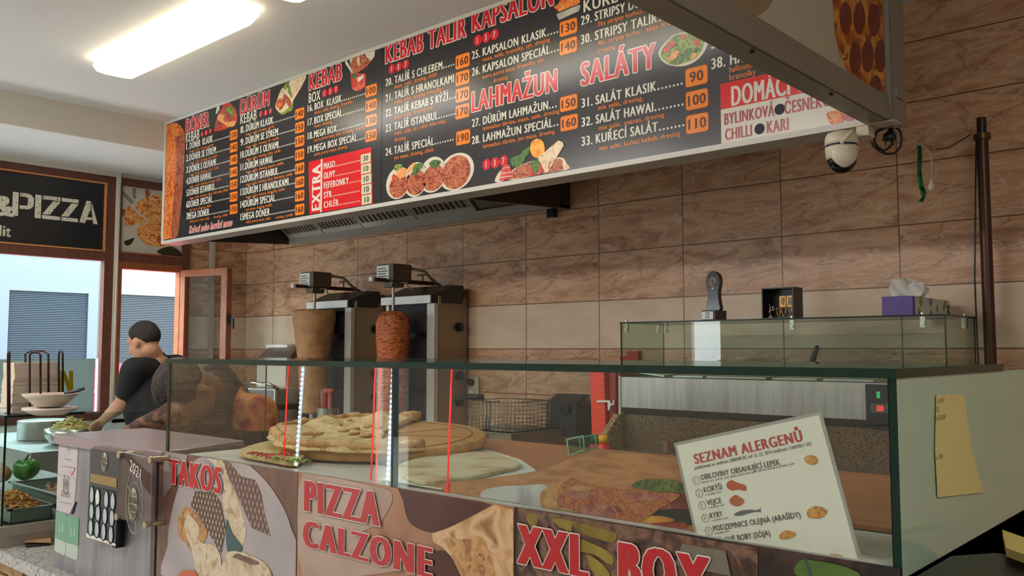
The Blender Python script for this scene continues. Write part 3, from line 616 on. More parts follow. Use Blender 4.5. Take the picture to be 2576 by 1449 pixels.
pic('B', [(m_bread, [(960, 310), (1080, 150), (1310, 60), (1300, 190), (1220, 350), (1080, 580), (1060, 640), (900, 420)], False), (m_green, [(740, 700), (780, 600), (870, 400), (960, 250), (1000, 320), (1060, 560), (1060, 760), (960, 820), (870, 860), (790, 800)], True),
          (m_bread, [(750, 690), (830, 440), (900, 380), (1050, 560), (1060, 640), (1000, 720), (860, 820), (780, 770)], True), (m_kebab2, [(870, 590), (900, 480), (980, 540), (1040, 640), (1000, 740), (940, 640), (890, 720), (830, 780), (810, 740)], True), (m_kebab, [(760, 690), (800, 570), (860, 560), (860, 680), (800, 740)], True), (m_tomato, [(770, 630), (800, 595), (840, 620), (810, 650)], True), (m_plate, [(940, 440), (960, 360), (980, 420), (965, 470)], True)])
pic('C', [(m_plate, [(808, 190), (1060, 105), (1060, 200), (1090, 300), (900, 520), (830, 330)], False), (m_plate, [(1085, 170), (1210, 50), (1265, 110), (1255, 220), (1170, 330), (1130, 260)], False), (m_plate, [(745, 300), (775, 290), (900, 520), (860, 510), (750, 350)], False),
          (m_tomato, [(840, 500), (1100, 520), (1110, 560), (1095, 740), (1020, 800), (930, 825), (860, 770)], False), (m_dkgreen, [(860, 520), (960, 520), (940, 590), (900, 620), (870, 580)], True), (m_meat, [(835, 370), (870, 290), (890, 200), (1020, 160), (1090, 210), (1180, 320), (1050, 450), (900, 515)], True), (m_plate, [(950, 270), (990, 220), (1000, 340), (975, 380)], True), (m_plate, [(955, 600), (1070, 525), (1060, 600), (970, 670)], False)])
D2 = 1333
def disc_pts(cx, cy, rx, ry, sk=-0.25): return [(cx + rx*math.cos(t*math.pi/8), cy + ry*math.sin(t*math.pi/8) + sk*rx*math.cos(t*math.pi/8)) for t in range(16)]
for cx_, cy_, rx_, ry_, fill in ((270, 1045, 175, 232, 0), (525, 995, 178, 250, 1), (775, 925, 200, 258, 2), (1118, 880, 258, 268, 3)):
    sh = [(m_plate, disc_pts(cx_, cy_ + D2, rx_, ry_), True), (m_meat, disc_pts(cx_ + (10 if fill < 3 else 0), cy_ + D2 + (45 if fill < 3 else 8), rx_ * 0.8, ry_ * (0.72 if fill < 3 else 0.9)), True)]
    if fill == 0: sh += [(m_carrot, [(240, 2200), (300, 2160), (390, 2170), (380, 2270), (280, 2310)], True), (m_green, [(210, 2160), (240, 2110), (330, 2110), (320, 2160), (230, 2200)], True), (m_tomato, [(180, 2300), (200, 2250), (235, 2270), (225, 2350), (190, 2360)], True)]
    if fill == 1: sh += [(m_carrot, [(400, 2250), (430, 2150), (500, 2080), (540, 2130), (460, 2200)], True), (m_dkgreen, [(480, 2160), (560, 2090), (640, 2100), (580, 2200), (500, 2280)], True)]
    if fill == 2: sh += [(m_dkgreen, [(720, 2100), (790, 2040), (890, 2060), (860, 2130), (780, 2160)], True)]
    pic('D', sh, 'plate_picture')
pic('E', [(m_kebab, [(1115, 90), (1180, 40), (1200, -60), (1400, -60), (1450, 20), (1420, 50), (1250, 120), (1180, 150)], False), (m_foil, [(1145, 180), (1180, 165), (1440, 55), (1450, 80), (1430, 140), (1180, 250)], False)])
pic('e', [(m_plate, [(440, 1320), (460, 1230), (540, 1140), (560, 1300)], True), (m_bread, [(650, 1290), (700, 1140), (960, 1020), (1380, 960), (1480, 1050), (1505, 1135), (1150, 1190)], True), (m_meat, [(690, 1270), (730, 1130), (960, 1030), (1370, 980), (1420, 1080), (1400, 1150), (1000, 1220)], True),
          (m_tomato, [(500, 1310), (520, 1160), (560, 1080), (640, 1060), (690, 1180), (700, 1270)], False), (m_plate, [(505, 1190), (690, 1170), (690, 1180), (505, 1205)], False), (m_plate, [(503, 1250), (695, 1225), (695, 1237), (503, 1265)], False), (m_plate, [(540, 1115), (650, 1100), (655, 1110), (540, 1125)], False),
          (m_dkgreen, [(660, 1000), (720, 950), (800, 920), (860, 850), (940, 810), (930, 900), (890, 960), (830, 1060), (740, 1110), (680, 1080)], True), (m_org, disc_pts(1055, 830, 108, 140, 0), True), (m_bread, [(1060, 965), (1360, 715), (1420, 740), (1440, 790), (1200, 1190), (1160, 1170)], False),
          (m_tomato, [(940, 1230), (950, 1110), (1000, 1060), (1100, 1080), (1120, 1190)], True), (m_dkgreen, [(950, 1060), (1040, 990), (1080, 1040), (1060, 1180), (1020, 1210)], True)])
pic('G', [(m_plate, [(1425, 890), (1520, 720), (1700, 570), (2000, 530), (2240, 610), (2230, 760), (2130, 930), (1960, 1060), (1750, 1100), (1540, 1050)], True), (m_green, [(1460, 900), (1560, 710), (1720, 580), (2000, 545), (2170, 620), (2170, 760), (2070, 930), (1900, 1030), (1700, 1080), (1560, 1030)], True),
          (m_dkgreen, [(1790, 930), (1900, 800), (2000, 830), (1900, 960), (1770, 1060)], True), (m_tomato, [(1500, 830), (1540, 780), (1610, 790), (1600, 850), (1540, 880)], True), (m_tomato, [(2010, 690), (2060, 640), (2110, 680), (2100, 750), (2040, 760)], True), (m_tomato, [(1800, 600), (1850, 570), (1890, 600), (1870, 650), (1820, 650)], True), (m_carrot, [(1570, 980), (1700, 840), (1770, 850), (1720, 960), (1620, 1000)], True), (m_carrot, [(1960, 930), (2010, 870), (2060, 910), (2010, 980)], True), (m_tomato, [(1560, 740), (1630, 690), (1720, 720), (1640, 790)], True)])
pic('K', [(m_bread, disc_pts(1745, 970, 145, 100, -0.1), True), (m_kebab, [(1600, 960), (1760, 920), (1890, 930), (1870, 1000), (1800, 1080), (1670, 1110)], True), (m_mar, disc_pts(1905, 1010, 70, 55, -0.1), True)], 'food_picture', 2.4)
# ------------------------------------------------------------------ common metals
m_steel = mat('brushed_steel', '#b9b6b0', 0.28, 0.9, noise=(4, ['#aeaba5', '#c4c1bb'], 4, 0.2, (1, 1, 14)))
m_steel2 = mat('satin_steel', '#a5a29c', 0.42, 0.75)
m_dark = mat('blackened_metal', '#1b1a19', 0.4, 0.5); m_blk = mat('black_plastic', '#141415', 0.4); m_wht = mat('white_plastic', '#d9d6cc', 0.4)
m_paper = mat('white_paper', '#e2ddd2', 0.8); m_red = mat('red_plastic', '#c9281c', 0.35); m_edge = mat('glass_edge', '#0a2a20', 0.25, spec=0.25)
m_gl = glass('clear_glass', '#f8fcfa', 0.85)
m_brown_met = mat('bronze_steel', '#8f7f6c', 0.35, 0.6)

# ------------------------------------------------------------------ ceiling lamps
m_diff = mat('lamp_diffuser', '#fffbe8', 0.5, emit=('#fff9f2', LAMP_E)); m_dside = mat('lamp_diffuser_side', '#f6efd2', 0.5, emit=('#fff2d0', LAMP_E * 0.4)); m_lampbase = mat('lamp_base', '#d8d2bf', 0.6)
def lamp(x0, x1, yc, label, m_d=None):
    t = empty('ceiling_lamp', ((x0+x1)/2, yc, ZC - 0.085), label, 'ceiling lamp', 'ceiling lamps')
    MB().box((x0 + 0.02, yc - 0.10, ZC - 0.022), (x1 - 0.02, yc + 0.10, ZC)).build('base_tray', m_lampbase, t)
    b = MB(); n = 8; prof = [(-0.118, 0.0), (-0.122, -0.03), (-0.095, -0.062), (-0.05, -0.068), (0.05, -0.068), (0.095, -0.062), (0.122, -0.03), (0.118, 0.0)]
    zt = ZC - 0.02; vs = []; ins = (0.03, 0.0, 0.0, 0.03)
    for x, s in ((x0, 0.8), (x0 + 0.05, 1.0), (x1 - 0.05, 1.0), (x1, 0.8)): vs += [(x, yc + p*(0.94 if s < 1 else 1), zt + z * s) for p, z in prof]
    fs = [(i*n + j, i*n + j + 1, (i+1)*n + j + 1, (i+1)*n + j) for i in range(3) for j in range(n-1)] + [tuple(range(n)), tuple(range(3*n, 4*n))[::-1]]
    b.add(vs, fs, False); b.mi = [0 if (f_ < 3*(n-1) and f_ % (n-1) in (2, 3, 4) and f_ // (n-1) == 1) else 1 for f_ in range(len(fs))]; b.build('diffuser', [m_d or m_diff, m_dside if not m_d else m_d], t, smooth=False)
    return t
lamp(-5.205, -3.80, 2.222, 'lit white strip lamp on the ceiling left of the menu board')
lamp(-3.47, -2.07, 2.222, 'lit white strip lamp on the ceiling cut off by the top of the photo')

m_fill = mat('fill_diffuser', '#fffbe8', 0.5, emit=('#fffaf4', 40.0))  # for three lamps added out of view to brighten the room
lamp(-5.6, -4.2, -0.95, 'added unseen fill lamp over the customer side near the street window', m_fill)
lamp(-3.5, -2.1, -0.95, 'added unseen fill lamp over the customer side left of the photographer', m_fill)
lamp(0.9, 2.3, -0.2, 'added unseen fill lamp over the customer side right of the photographer', m_fill)

# ------------------------------------------------------------------ extractor hood
hd = empty('extractor_hood', (-5.0, 3.9, 2.35), 'stainless steel extractor hood with slotted grease filters behind the menu board', 'extractor hood')
HX0, HX1 = -6.5, -3.5
m_hood = mat('hood_steel', '#8d8880', 0.35, 0.7); m_hoodd = mat('hood_dark', '#4a423a', 0.4, 0.6)
b = MB(); b.prism([(HX0 - 0.02, 4.43, 2.42), (HX0 - 0.02, 3.4, 2.36), (HX0 - 0.02, 3.4, 3.18), (HX0 - 0.02, 4.43, 3.18)], (0.02, 0, 0)); b.build('left_cheek', m_hoodd, hd)
b = MB(); b.prism([(HX1, 4.43, 2.409), (HX1, 3.4, 2.349), (HX1, 3.4, 3.18), (HX1, 4.43, 3.18)], (0.02, 0, 0)); b.build('right_cheek', m_hoodd, hd)  # shade on this outer face is put into the darker steel colour
b = MB(); b.box((HX0, 3.4, 2.35), (HX1, 3.42, 3.18)); b.build('front_panel', m_hood, hd)
b = MB(); b.box((HX0 - 0.02, 4.34, 2.415), (HX1 + 0.02, 4.43, 2.43)); b.box((HX0 - 0.02, 4.33, 2.415), (HX1 + 0.02, 4.345, 2.465)); b.build('drip_gutter', mat('gutter_steel', '#b5b0a6', 0.35, 0.5), hd)
b = MB(); b.box((HX1 - 0.12, 4.36, 2.36), (HX1 - 0.06, 4.4, 2.415)); b.build('drain_tap', m_dark, hd)
fx = [-6.48, -5.97, -5.45, -4.82, -4.21]
m_slat = mat('filter_steel', '#c3bfb4', 0.35, 0.5); m_slot = mat('filter_slot', '#1d1814', 0.5)
for i in range(4):
    x0, x1 = fx[i] + 0.006, fx[i+1] - 0.006; lo, hi = V((0, 4.33, 2.475)), V((0, 3.55, 3.12)); d = hi - lo; nrm = V((0, -d.z, d.y)).normalized()
    def fp(x, t, h): p = lo + d * t + nrm * h; return V((x, p.y, p.z))
    b = MB(); b.hexa([fp(x0, 0, 0), fp(x1, 0, 0), fp(x1, 1, 0), fp(x0, 1, 0)], [fp(x0, 0, 0.02), fp(x1, 0, 0.02), fp(x1, 1, 0.02), fp(x0, 1, 0.02)])
    n = 10; pitch = (x1 - x0 - 0.06) / n; b.m = 1
    for j in range(n):
        a = x0 + 0.03 + pitch * j + pitch * 0.22; c = a + pitch * 0.5
        b.hexa([fp(a, 0.05, 0.018), fp(c, 0.05, 0.018), fp(c, 0.95, 0.018), fp(a, 0.95, 0.018)], [fp(a, 0.05, 0.0225), fp(c, 0.05, 0.0225), fp(c, 0.95, 0.0225), fp(a, 0.95, 0.0225)])
    b.m = 0
    for j in range(n + 1):
        a = x0 + 0.03 + pitch * j - pitch * 0.1; c = a + pitch * 0.2; b.hexa([fp(a, 0.05, 0.02), fp(c, 0.05, 0.02), fp(c, 0.95, 0.02), fp(a, 0.95, 0.02)], [fp(a, 0.05, 0.032), fp(c, 0.05, 0.032), fp(c, 0.95, 0.032), fp(a, 0.95, 0.032)])
    b.build('grease_filter', [m_slat, m_slot], hd)
b = MB(); b.hexa([V((-4.2, 4.33, 2.475)), V((HX1, 4.33, 2.475)), V((HX1, 3.55, 3.12)), V((-4.2, 3.55, 3.12))], [V((-4.2, 4.34, 2.49)), V((HX1, 4.34, 2.49)), V((HX1, 3.56, 3.135)), V((-4.2, 3.56, 3.135))]); b.build('blank_panel', m_hood, hd)

# ------------------------------------------------------------------ back counters along the wall
bc = empty('back_counter', (-5.2, 4.0, 0), 'steel back counter under the kebab grills', 'counter')
MB().box((-6.9, 3.62, 0), (-2.70, YW - 0.01, 0.86)).build('cabinet', m_steel2, bc)
MB().box((-6.92, 3.58, 0.86), (-2.684, YW - 0.005, 0.90)).build('worktop', m_steel, bc, bevel=0.004)
ZWT = 0.90

# ------------------------------------------------------------------ kebab grills
YP, YS = 4.13, 3.95
def grill(x, label, meat_h):
    g = empty('kebab_grill', (x, 4.15, ZWT), label, 'kebab grill', 'vertical kebab grills')
    hw = 0.255
    b = MB(); b.box((x - hw, YP + 0.01, ZWT), (x + hw, YW - 0.02, 1.875)); b.build('body', mat('grill_body', '#96826a', 0.38, 0.45), g, bevel=0.006)  # brown tint is the tile reflection put into the steel's colour
    b = MB(); b.box((x + hw - 0.075, YP - 0.03, ZWT), (x + hw, YP + 0.005, 1.82)); b.build('front_post', mat('grill_post', '#c9c2b8', 0.35, 0.3), g)
    b = MB(); b.box((x - hw, YP - 0.03, ZWT), (x - hw + 0.03, YP + 0.005, 1.82)); b.build('front_post', MATS['grill_post'], g)
    b = MB(); b.box((x - hw + 0.03, YP - 0.004, 1.0), (x + hw - 0.075, YP + 0.005, 1.82)); b.m = 1
    for k in range(4): b.box((x - hw + 0.05, YP - 0.01, 1.05 + k*0.19), (x + hw - 0.1, YP - 0.003, 1.2 + k*0.19))
    b.build('radiant_panel', [m_dark, mat('burner_mesh', '#2e211a', 0.7)], g)
    b = MB(); b.box((x - hw - 0.02, 3.93, ZWT), (x + hw + 0.02, YP + 0.0, ZWT + 0.05)); b.cyl((x, YS, ZWT + 0.05), (x, YS, ZWT + 0.075), 0.19, 24); b.build('drip_tray', m_steel, g)
    # sloping top hood
    b = MB(); zl, zt = 1.825, 1.95
    b.prism([(x - hw - 0.02, YP - 0.05, zl), (x - hw - 0.02, YP - 0.05, zl + 0.045), (x - hw + 0.04, YP + 0.10, zt), (x - hw + 0.04, YP + 0.2, zt), (x - hw + 0.04, YP + 0.2, zl)], (2*hw - 0.0, 0, 0)); b.build('top_hood', mat('hood_black', '#3a3733', 0.35, 0.4), g)
    b = MB(); b.box((x - hw - 0.025, YP - 0.058, zl - 0.004), (x + hw - 0.015, YP - 0.048, zl + 0.05)); b.build('hood_lip', mat('lip_steel', '#dcd9d4', 0.3, 0.2), g)
    b = MB(); b.box((x + hw - 0.06, YP + 0.15, 1.86), (x + hw + 0.01, YP + 0.24, 1.95)); b.build('flue', m_blk, g)
    # rail, motor and spit
    b = MB(); b.box((x - 0.02, YS - 0.19, 1.965), (x + 0.015, 4.33, 1.99)); b.m = 1; b.box((x - 0.021, YS - 0.20, 1.963), (x + 0.016, YS - 0.18, 1.992)); b.build('motor_rail', [mat('rail_brown', '#4a3430', 0.4, 0.4), m_wht], g)
    b = MB(); b.box((x - 0.085, YS - 0.07, 1.975), (x + 0.075, YS + 0.10, 2.09)); b.prism([(x - 0.06, YS - 0.05, 1.975), (x + 0.05, YS - 0.05, 1.975), (x + 0.04, YS - 0.05, 1.93), (x - 0.04, YS - 0.05, 1.93)], (0, 0.11, 0)); mo = b.build('motor_box', mat('motor_olive', '#5d5442', 0.4, 0.4), g, bevel=0.004)
    b = MB(); b.box((x - 0.088, YS - 0.076, 1.985), (x + 0.04, YS - 0.07, 2.08)); b.m = 1
    for k in range(4): b.box((x - 0.075, YS - 0.0765, 2.000 + k*0.018), (x + 0.025 - 0.02*(k % 2), YS - 0.0755, 2.008 + k*0.018))
    b.build('rating_plate', [m_wht, mat('label_grey', '#5b6a70', 0.5)], mo)
    b = MB(); b.tube([(x + 0.05, YS + 0.10, 2.07), (x + 0.1, YS + 0.2, 2.05), (x + 0.08, YS + 0.30, 1.99), (x + 0.05, 4.35, 1.96)], 0.011, 8); b.build('motor_cable', mat('cable_tan', '#8a7a66', 0.6), g)
    b = MB(); b.cyl((x + 0.0, YS + 0.27, 1.99), (x + 0.0, YS + 0.27, 2.03), 0.006, 8); b.cyl((x - 0.05, YS + 0.27, 2.035), (x + 0.05, YS + 0.27, 2.035), 0.008, 8); b.tube([(x + 0.07, YS, 1.96), (x + 0.12, YS + 0.02, 1.96), (x + 0.13, YS + 0.02, 1.93), (x + 0.17, YS + 0.03, 1.91)], 0.006, 6); b.build('clamp_handle', mat('clamp_steel', '#7d6a58', 0.4, 0.6), g)
    b = MB(); b.cyl((x, YS, ZWT + 0.07), (x, YS, 1.96), 0.011, 10); b.build('spit', m_steel2, g)
    for z in (1.66, 1.32, 1.14):
        b = MB(); b.cyl((x + hw, YP + 0.2, z), (x + hw + 0.025, YP + 0.2, z), 0.032, 14); b.cyl((x + hw + 0.025, YP + 0.2, z), (x + hw + 0.035, YP + 0.2, z), 0.022, 14); b.build('control_knob', m_blk, g)
    return g
XG1, XG2 = -5.572, -4.655
grill(XG1, 'left vertical kebab grill, holding the pale uncut meat cone', 0)
grill(XG2, 'right vertical kebab grill, holding the browned meat cone', 0)
def cone(x, prof, m, label, bumps):
    b = MB(); r2 = random.Random(int(x*100))
    def wob(a, z): return 1 + bumps * (math.sin(3*a + z*9) * 0.4 + math.sin(7*a - z*31) * 0.35 + math.sin(13*a + z*63) * 0.3 + math.sin(5*a + z*120) * 0.35)
    pr = []
    for i in range(len(prof) - 1):
        (r0, z0), (r1, z1) = prof[i], prof[i+1]; n = max(1, int(abs(z1 - z0) / 0.011))
        pr += [(r0 + (r1-r0)*j/n, z0 + (z1-z0)*j/n) for j in range(n)]
    pr.append(prof[-1]); pr = pr[1:-1] if False else pr
    b.lathe(pr, (x, YS, 0), 56, wob=wob); o = b.build('kebab_meat', m); return tag(o, label, 'kebab meat')
m_raw = mat('raw_kebab', '#a8794e', 0.55, noise=(14, ['#946640', '#ad7d50', '#bb8d5e'], 6, 0.5), bump=(60, 0.25))
m_done = mat('roast_kebab', '#a04a20', 0.42, noise=(24, ['#571d0a', '#96401a', '#bd5f28', '#d07c3a', '#7a2c10'], 7, 0.7, (1, 1, 4.5)), bump=(55, 0.9))
cone(XG1, [(0.02, 1.02), (0.09, 1.03), (0.105, 1.2), (0.115, 1.42), (0.14, 1.58), (0.162, 1.74), (0.160, 1.79), (0.145, 1.805), (0.02, 1.81)], m_raw, 'pale uncut kebab meat cone on the left grill spit', 0.008)
cone(XG2, [(0.02, 1.03), (0.10, 1.04), (0.105, 1.25), (0.104, 1.45), (0.118, 1.58), (0.116, 1.68), (0.10, 1.74), (0.06, 1.765), (0.02, 1.77)], m_done, 'browned roast kebab meat on the right grill spit', 0.022)

# ------------------------------------------------------------------ steel paper holder, contact grill, knife hooks left of the grills
t = empty('paper_holder', at(700, 895, 4.25), 'slanted steel tray with papers standing against the tiles left of the grills', 'tray')
p = at(704, 895, 4.25); bx, bz = p.x, p.z
b = MB(); b.prism([(bx - 0.30, 4.2, bz - 0.03), (bx + 0.16, 4.2, bz - 0.03), (bx + 0.11, 4.3, bz + 0.07), (bx - 0.25, 4.3, bz + 0.07)], (0, 0.05, 0.02)); b.build('tray_body', m_steel, t)
b = MB(); b.box((bx - 0.34, 4.19, bz - 0.06), (bx + 0.2, 4.36, bz - 0.03)); b.box((bx - 0.3, 4.22, ZWT), (bx + 0.14, 4.36, bz - 0.06)); b.build('stand', mat('tray_stand', '#c3b7a4', 0.5), t)
b = MB(); b.box((bx - 0.26, 4.28, bz + 0.07), (bx + 0.06, 4.36, bz + 0.095)); b.build('paper_stack', m_paper, t)
t = empty('contact_grill', (at(690, 1080, 4.0).x, 4.0, ZWT), 'red and steel contact grill with a chrome handle behind the bending person', 'contact grill')
x = at(690, 1080, 4.0).x
MB().box((x - 0.2, 3.85, ZWT), (x + 0.2, 4.2, 1.03)).build('base', m_steel, t, bevel=0.01)
MB().box((x - 0.19, 3.86, 1.03), (x + 0.19, 4.19, 1.06)).build('hot_plate', m_dark, t)
MB().box((x - 0.2, 3.87, 1.07), (x + 0.2, 4.2, 1.20)).build('lid', m_steel, t, bevel=0.015)
MB().box((x - 0.201, 3.845, 0.95), (x + 0.1, 3.852, 1.01)).build('front_badge', m_red, t)
b = MB(); b.tube([(x - 0.2, 3.9, 1.2), (x - 0.2, 3.82, 1.24), (x + 0.2, 3.82, 1.235), (x + 0.2, 3.9, 1.2)], 0.014, 8); b.build('handle', mat('chrome', '#d5d2d0', 0.12, 1.0), t)
p = at(826, 1020, 3.7); t = empty('knife_holder', (p.x, 3.7, ZWT), 'red hooked plastic holder for knives in front of the left grill', 'knife holder')
b = MB(); z = p.z; b.tube([(p.x - 0.05, 3.7, ZWT), (p.x - 0.05, 3.7, z + 0.08), (p.x - 0.04, 3.7, z + 0.1), (p.x + 0.05, 3.7, z + 0.1)], 0.02, 8); b.tube([(p.x + 0.02, 3.7, ZWT), (p.x + 0.02, 3.7, z + 0.09)], 0.016, 8); b.build('hook', mat('faded_red', '#a8463a', 0.4), t)
b = MB(); b.cyl((p.x, 3.7, ZWT), (p.x, 3.7, ZWT + 0.2), 0.075, 18); b.build('pot', m_steel, t)
b = MB(); b.prism([(p.x - 0.11, 3.72, ZWT + 0.1), (p.x - 0.10, 3.72, ZWT + 0.1), (p.x - 0.085, 3.72, z + 0.02), (p.x - 0.12, 3.72, z + 0.11)], (0, 0.004, 0)); b.build('blade', m_steel, t)

# ------------------------------------------------------------------ fryer with basket, wall socket
p = at(1300, 1060, 3.95); FX = p.x
t = empty('deep_fryer', (FX, 3.95, ZWT), 'table top deep fryer with a dark control box against the tiles', 'deep fryer')
zr = at(1300, 1085, 3.85).z
b = MB(); b.box((FX - 0.23, 3.72, ZWT), (FX + 0.16, 4.2, zr)); b.box((FX - 0.235, 3.715, zr - 0.01), (FX + 0.165, 4.205, zr)); b.build('tank', m_brown_met, t, bevel=0.004)
b = MB(); b.box((FX + 0.02, 4.2, zr - 0.05), (FX + 0.25, 4.36, zr + 0.15)); b.prism([(FX + 0.02, 4.2, zr + 0.15), (FX + 0.25, 4.2, zr + 0.15), (FX + 0.25, 4.3, zr + 0.2), (FX + 0.02, 4.3, zr + 0.2)], (0, 0.06, 0)); b.build('control_box', mat('fryer_box', '#3b3a34', 0.4, 0.4), t, bevel=0.006)
b = MB(); b.cyl((FX + 0.19, 4.195, zr + 0.12), (FX + 0.19, 4.165, zr + 0.12), 0.032, 14); b.build('dial', m_blk, t)
b = MB(); b.box((FX - 0.3, 3.70, zr - 0.06), (FX - 0.02, 3.714, zr - 0.01)); b.build('drain_board', m_wht, t)
t = empty('fryer_basket', (FX - 0.05, 3.9, zr), 'wire fryer basket with a long black handle resting on the fryer', 'fryer basket')
b = MB(); x0, x1, y0_, y1_, z0, z1 = FX - 0.24, FX + 0.13, 3.78, 4.1, zr + 0.005, zr + 0.17
for i in range(13):
    x = x0 + (x1 - x0) * i / 12; b.tube([(x, y0_, z0), (x, y0_, z1)], 0.0022, 4); b.tube([(x, y1_, z0), (x, y1_, z1)], 0.0022, 4)
for i in range(8):
    z = z0 + (z1 - z0) * i / 7; r_ = 0.004 if i in (0, 7) else 0.002
    b.tube([(x0, y0_, z), (x1, y0_, z), (x1, y1_, z), (x0, y1_, z), (x0, y0_, z)], r_, 4)
for i in range(9):
    y = y0_ + (y1_ - y0_) * i / 8; b.tube([(x0, y, z1), (x0, y, z0), (x1, y, z0), (x1, y, z1)], 0.0022, 4)
b.build('basket', mat('wire_steel', '#9c8f7c', 0.35, 0.7), t)
b = MB(); hp = at(1215, 998, 3.75); b.tube([(x0 + 0.05, y0_, z1), (x0 + 0.02, 3.76, hp.z + 0.01), (hp.x, 3.74, hp.z)], 0.006, 6); b.build('handle_rod', MATS['wire_steel'], t)
b = MB(); b.tube([hp, at(1150, 1000, 3.72)], 0.016, 8); b.build('handle_grip', m_blk, t)
b = MB(); b.tube([(x0 + 0.08, y0_ - 0.01, z1 + 0.01), (x0 + 0.26, y0_ - 0.01, z1 + 0.005)], 0.006, 6); b.tube([(x0 + 0.155, y0_ - 0.01, z1), (x0 + 0.155, y0_ - 0.01, z0 - 0.03)], 0.005, 6); b.tube([(x0 + 0.18, y0_ - 0.01, z1), (x0 + 0.18, y0_ - 0.01, z0 - 0.03)], 0.005, 6); b.build('hanging_hook', MATS['wire_steel'], t)
p = at(1190, 972, YW - 0.01); t = empty('wall_socket', p, 'double wall socket on the tiles right of the right grill', 'socket')
MB().box((p.x - 0.05, YW - 0.02, p.z - 0.09), (p.x + 0.06, YW - 0.001, p.z + 0.07)).build('plate', mat('socket_beige', '#b8a68c', 0.5), t, bevel=0.004)
b = MB(); b.cyl((p.x, YW - 0.02, p.z + 0.03), (p.x, YW - 0.045, p.z + 0.03), 0.025, 14); b.build('plug', m_blk, t)
b = MB(); b.cyl((p.x, YW - 0.02, p.z - 0.045), (p.x, YW - 0.035, p.z - 0.045), 0.025, 14); b.build('plug', m_wht, t)

# ------------------------------------------------------------------ pizza counter with topping fridge and glass guard
YF, FX0, FX1 = 3.78, -2.64, -1.062
m_gran = mat('granite', '#4a3826', 0.3, noise=(95, ['#15100b', '#3c2c1c', '#7d6446', '#241a12', '#9a8262'], 3, 0.2))
m_granl = mat('granite_edge', '#8a7450', 0.35, noise=(90, ['#3c2c1a', '#8c754e', '#b8a070', '#5a4428'], 3, 0.2))
pc = empty('pizza_counter', (-1.7, 3.6, 0), 'dark granite pizza preparation counter carrying the topping fridge', 'counter')
MB().box((-2.66, 3.25, 0), (-0.6, YW - 0.01, 0.965)).build('cabinet', m_steel2, pc)
MB().box((-2.68, 3.2, 0.965), (-0.55, YW - 0.005, 1.0)).build('worktop', m_gran, pc)
MB().box((FX0, 3.80, 1.0), (-0.56, 3.83, 1.168)).build('upstand', m_gran, pc)
b = MB(); b.prism([(FX0 - 0.035, 3.56, 1.0), (FX0 - 0.035, 3.60, 1.0), (FX0 - 0.035, 3.83, 1.168), (FX0 - 0.035, 3.76, 1.168)], (0.035, 0, 0)); b.prism([(FX0 - 0.03, 3.6, 1.0), (FX0 - 0.03, 4.2, 1.0), (FX0 - 0.03, 4.2, 1.168), (FX0 - 0.03, 3.83, 1.168)], (0.025, 0, 0)); b.build('side_upstand', m_granl, pc)
MB().box((FX0, 4.1, 1.0), (-0.56, 4.2, 1.168)).build('rear_upstand', m_gran, pc)
p = at(1672, 1130, 3.72)
b = MB(); b.cyl((p.x, 3.74, 1.0), (p.x, 3.74, 1.055), 0.018, 12); b.build('dough_cutter_handle', mat('old_wood', '#8a6040', 0.6)); tag(bpy.data.objects['dough_cutter_handle'], 'short wooden handle standing on the granite counter under the topping fridge', 'handle')
tf = empty('topping_fridge', (-1.85, 3.98, 1.168), 'stainless pizza topping fridge with a glass guard on the granite counter', 'topping fridge')
zb0, zb1 = 1.205, 1.36
b = MB(); b.box((FX0, YF, zb0), (FX1, 4.2, zb1)); b.m = 1; b.prism([(FX0, YF + 0.04, 1.168), (FX0, YF, zb0), (FX0, 4.2, zb0), (FX0, 4.2, 1.168)], (FX1 - FX0, 0, 0)); b.build('body', [mat('fridge_steel', '#a9a7a2', 0.32, 0.65, noise=(3, ['#9f9d98', '#b5b3ae'], 3, 0.2, (14, 1, 1))), mat('fridge_steel_dark', '#7d766a', 0.35, 0.6)], tf)
b = MB(); b.box((FX0 - 0.012, YF - 0.005, 1.168), (FX0, 4.2, zb1 + 0.005)); b.build('side_trim', mat('trim_steel', '#b0aba0', 0.35, 0.5), tf)
cpx = at(2178, 1000, YF - 0.003).x; cpx1 = at(2253, 1000, YF - 0.003).x
cp = MB().box((cpx, YF - 0.006, zb0 - 0.002), (cpx1, YF, zb1 - 0.004)).build('control_panel', m_blk, tf)
def fz(px, py): return at(px, py, YF - 0.008)
b = MB(); a_, c_ = fz(2190, 1015), fz(2242, 1040); b.box((a_.x, YF - 0.009, c_.z), (c_.x, YF - 0.006, a_.z)); b.build('display_bezel', mat('bezel_grey', '#4f5048', 0.4), cp)
b = MB(); a_ = fz(2206, 1034); text(b, '00', V((a_.x, YF - 0.0095, a_.z)), UX, UZ, fz(2223, 1034).x - a_.x, fz(2206, 1020).z - a_.z, 0.02); b.build('display_digits', mat('led_red', '#ff2a2a', 0.4, emit=('#ff2020', 3.0)), cp)
b = MB(); a_, c_ = fz(2205, 985), fz(2214, 1002); b.box((a_.x, YF - 0.010, c_.z), (c_.x, YF - 0.006, a_.z)); b.build('power_switch', mat('switch_green', '#1e9a4a', 0.4, emit=('#18a050', 0.6)), cp)
b = MB()
for py in (1062, 1074): a_, c_ = at(2195, py, YF + 0.02), at(2252, py + 6, YF + 0.02); b.box((a_.x, YF + 0.0, c_.z), (c_.x, YF + 0.03, c_.z + 0.012))
b.build('vent_slots', m_blk, tf)
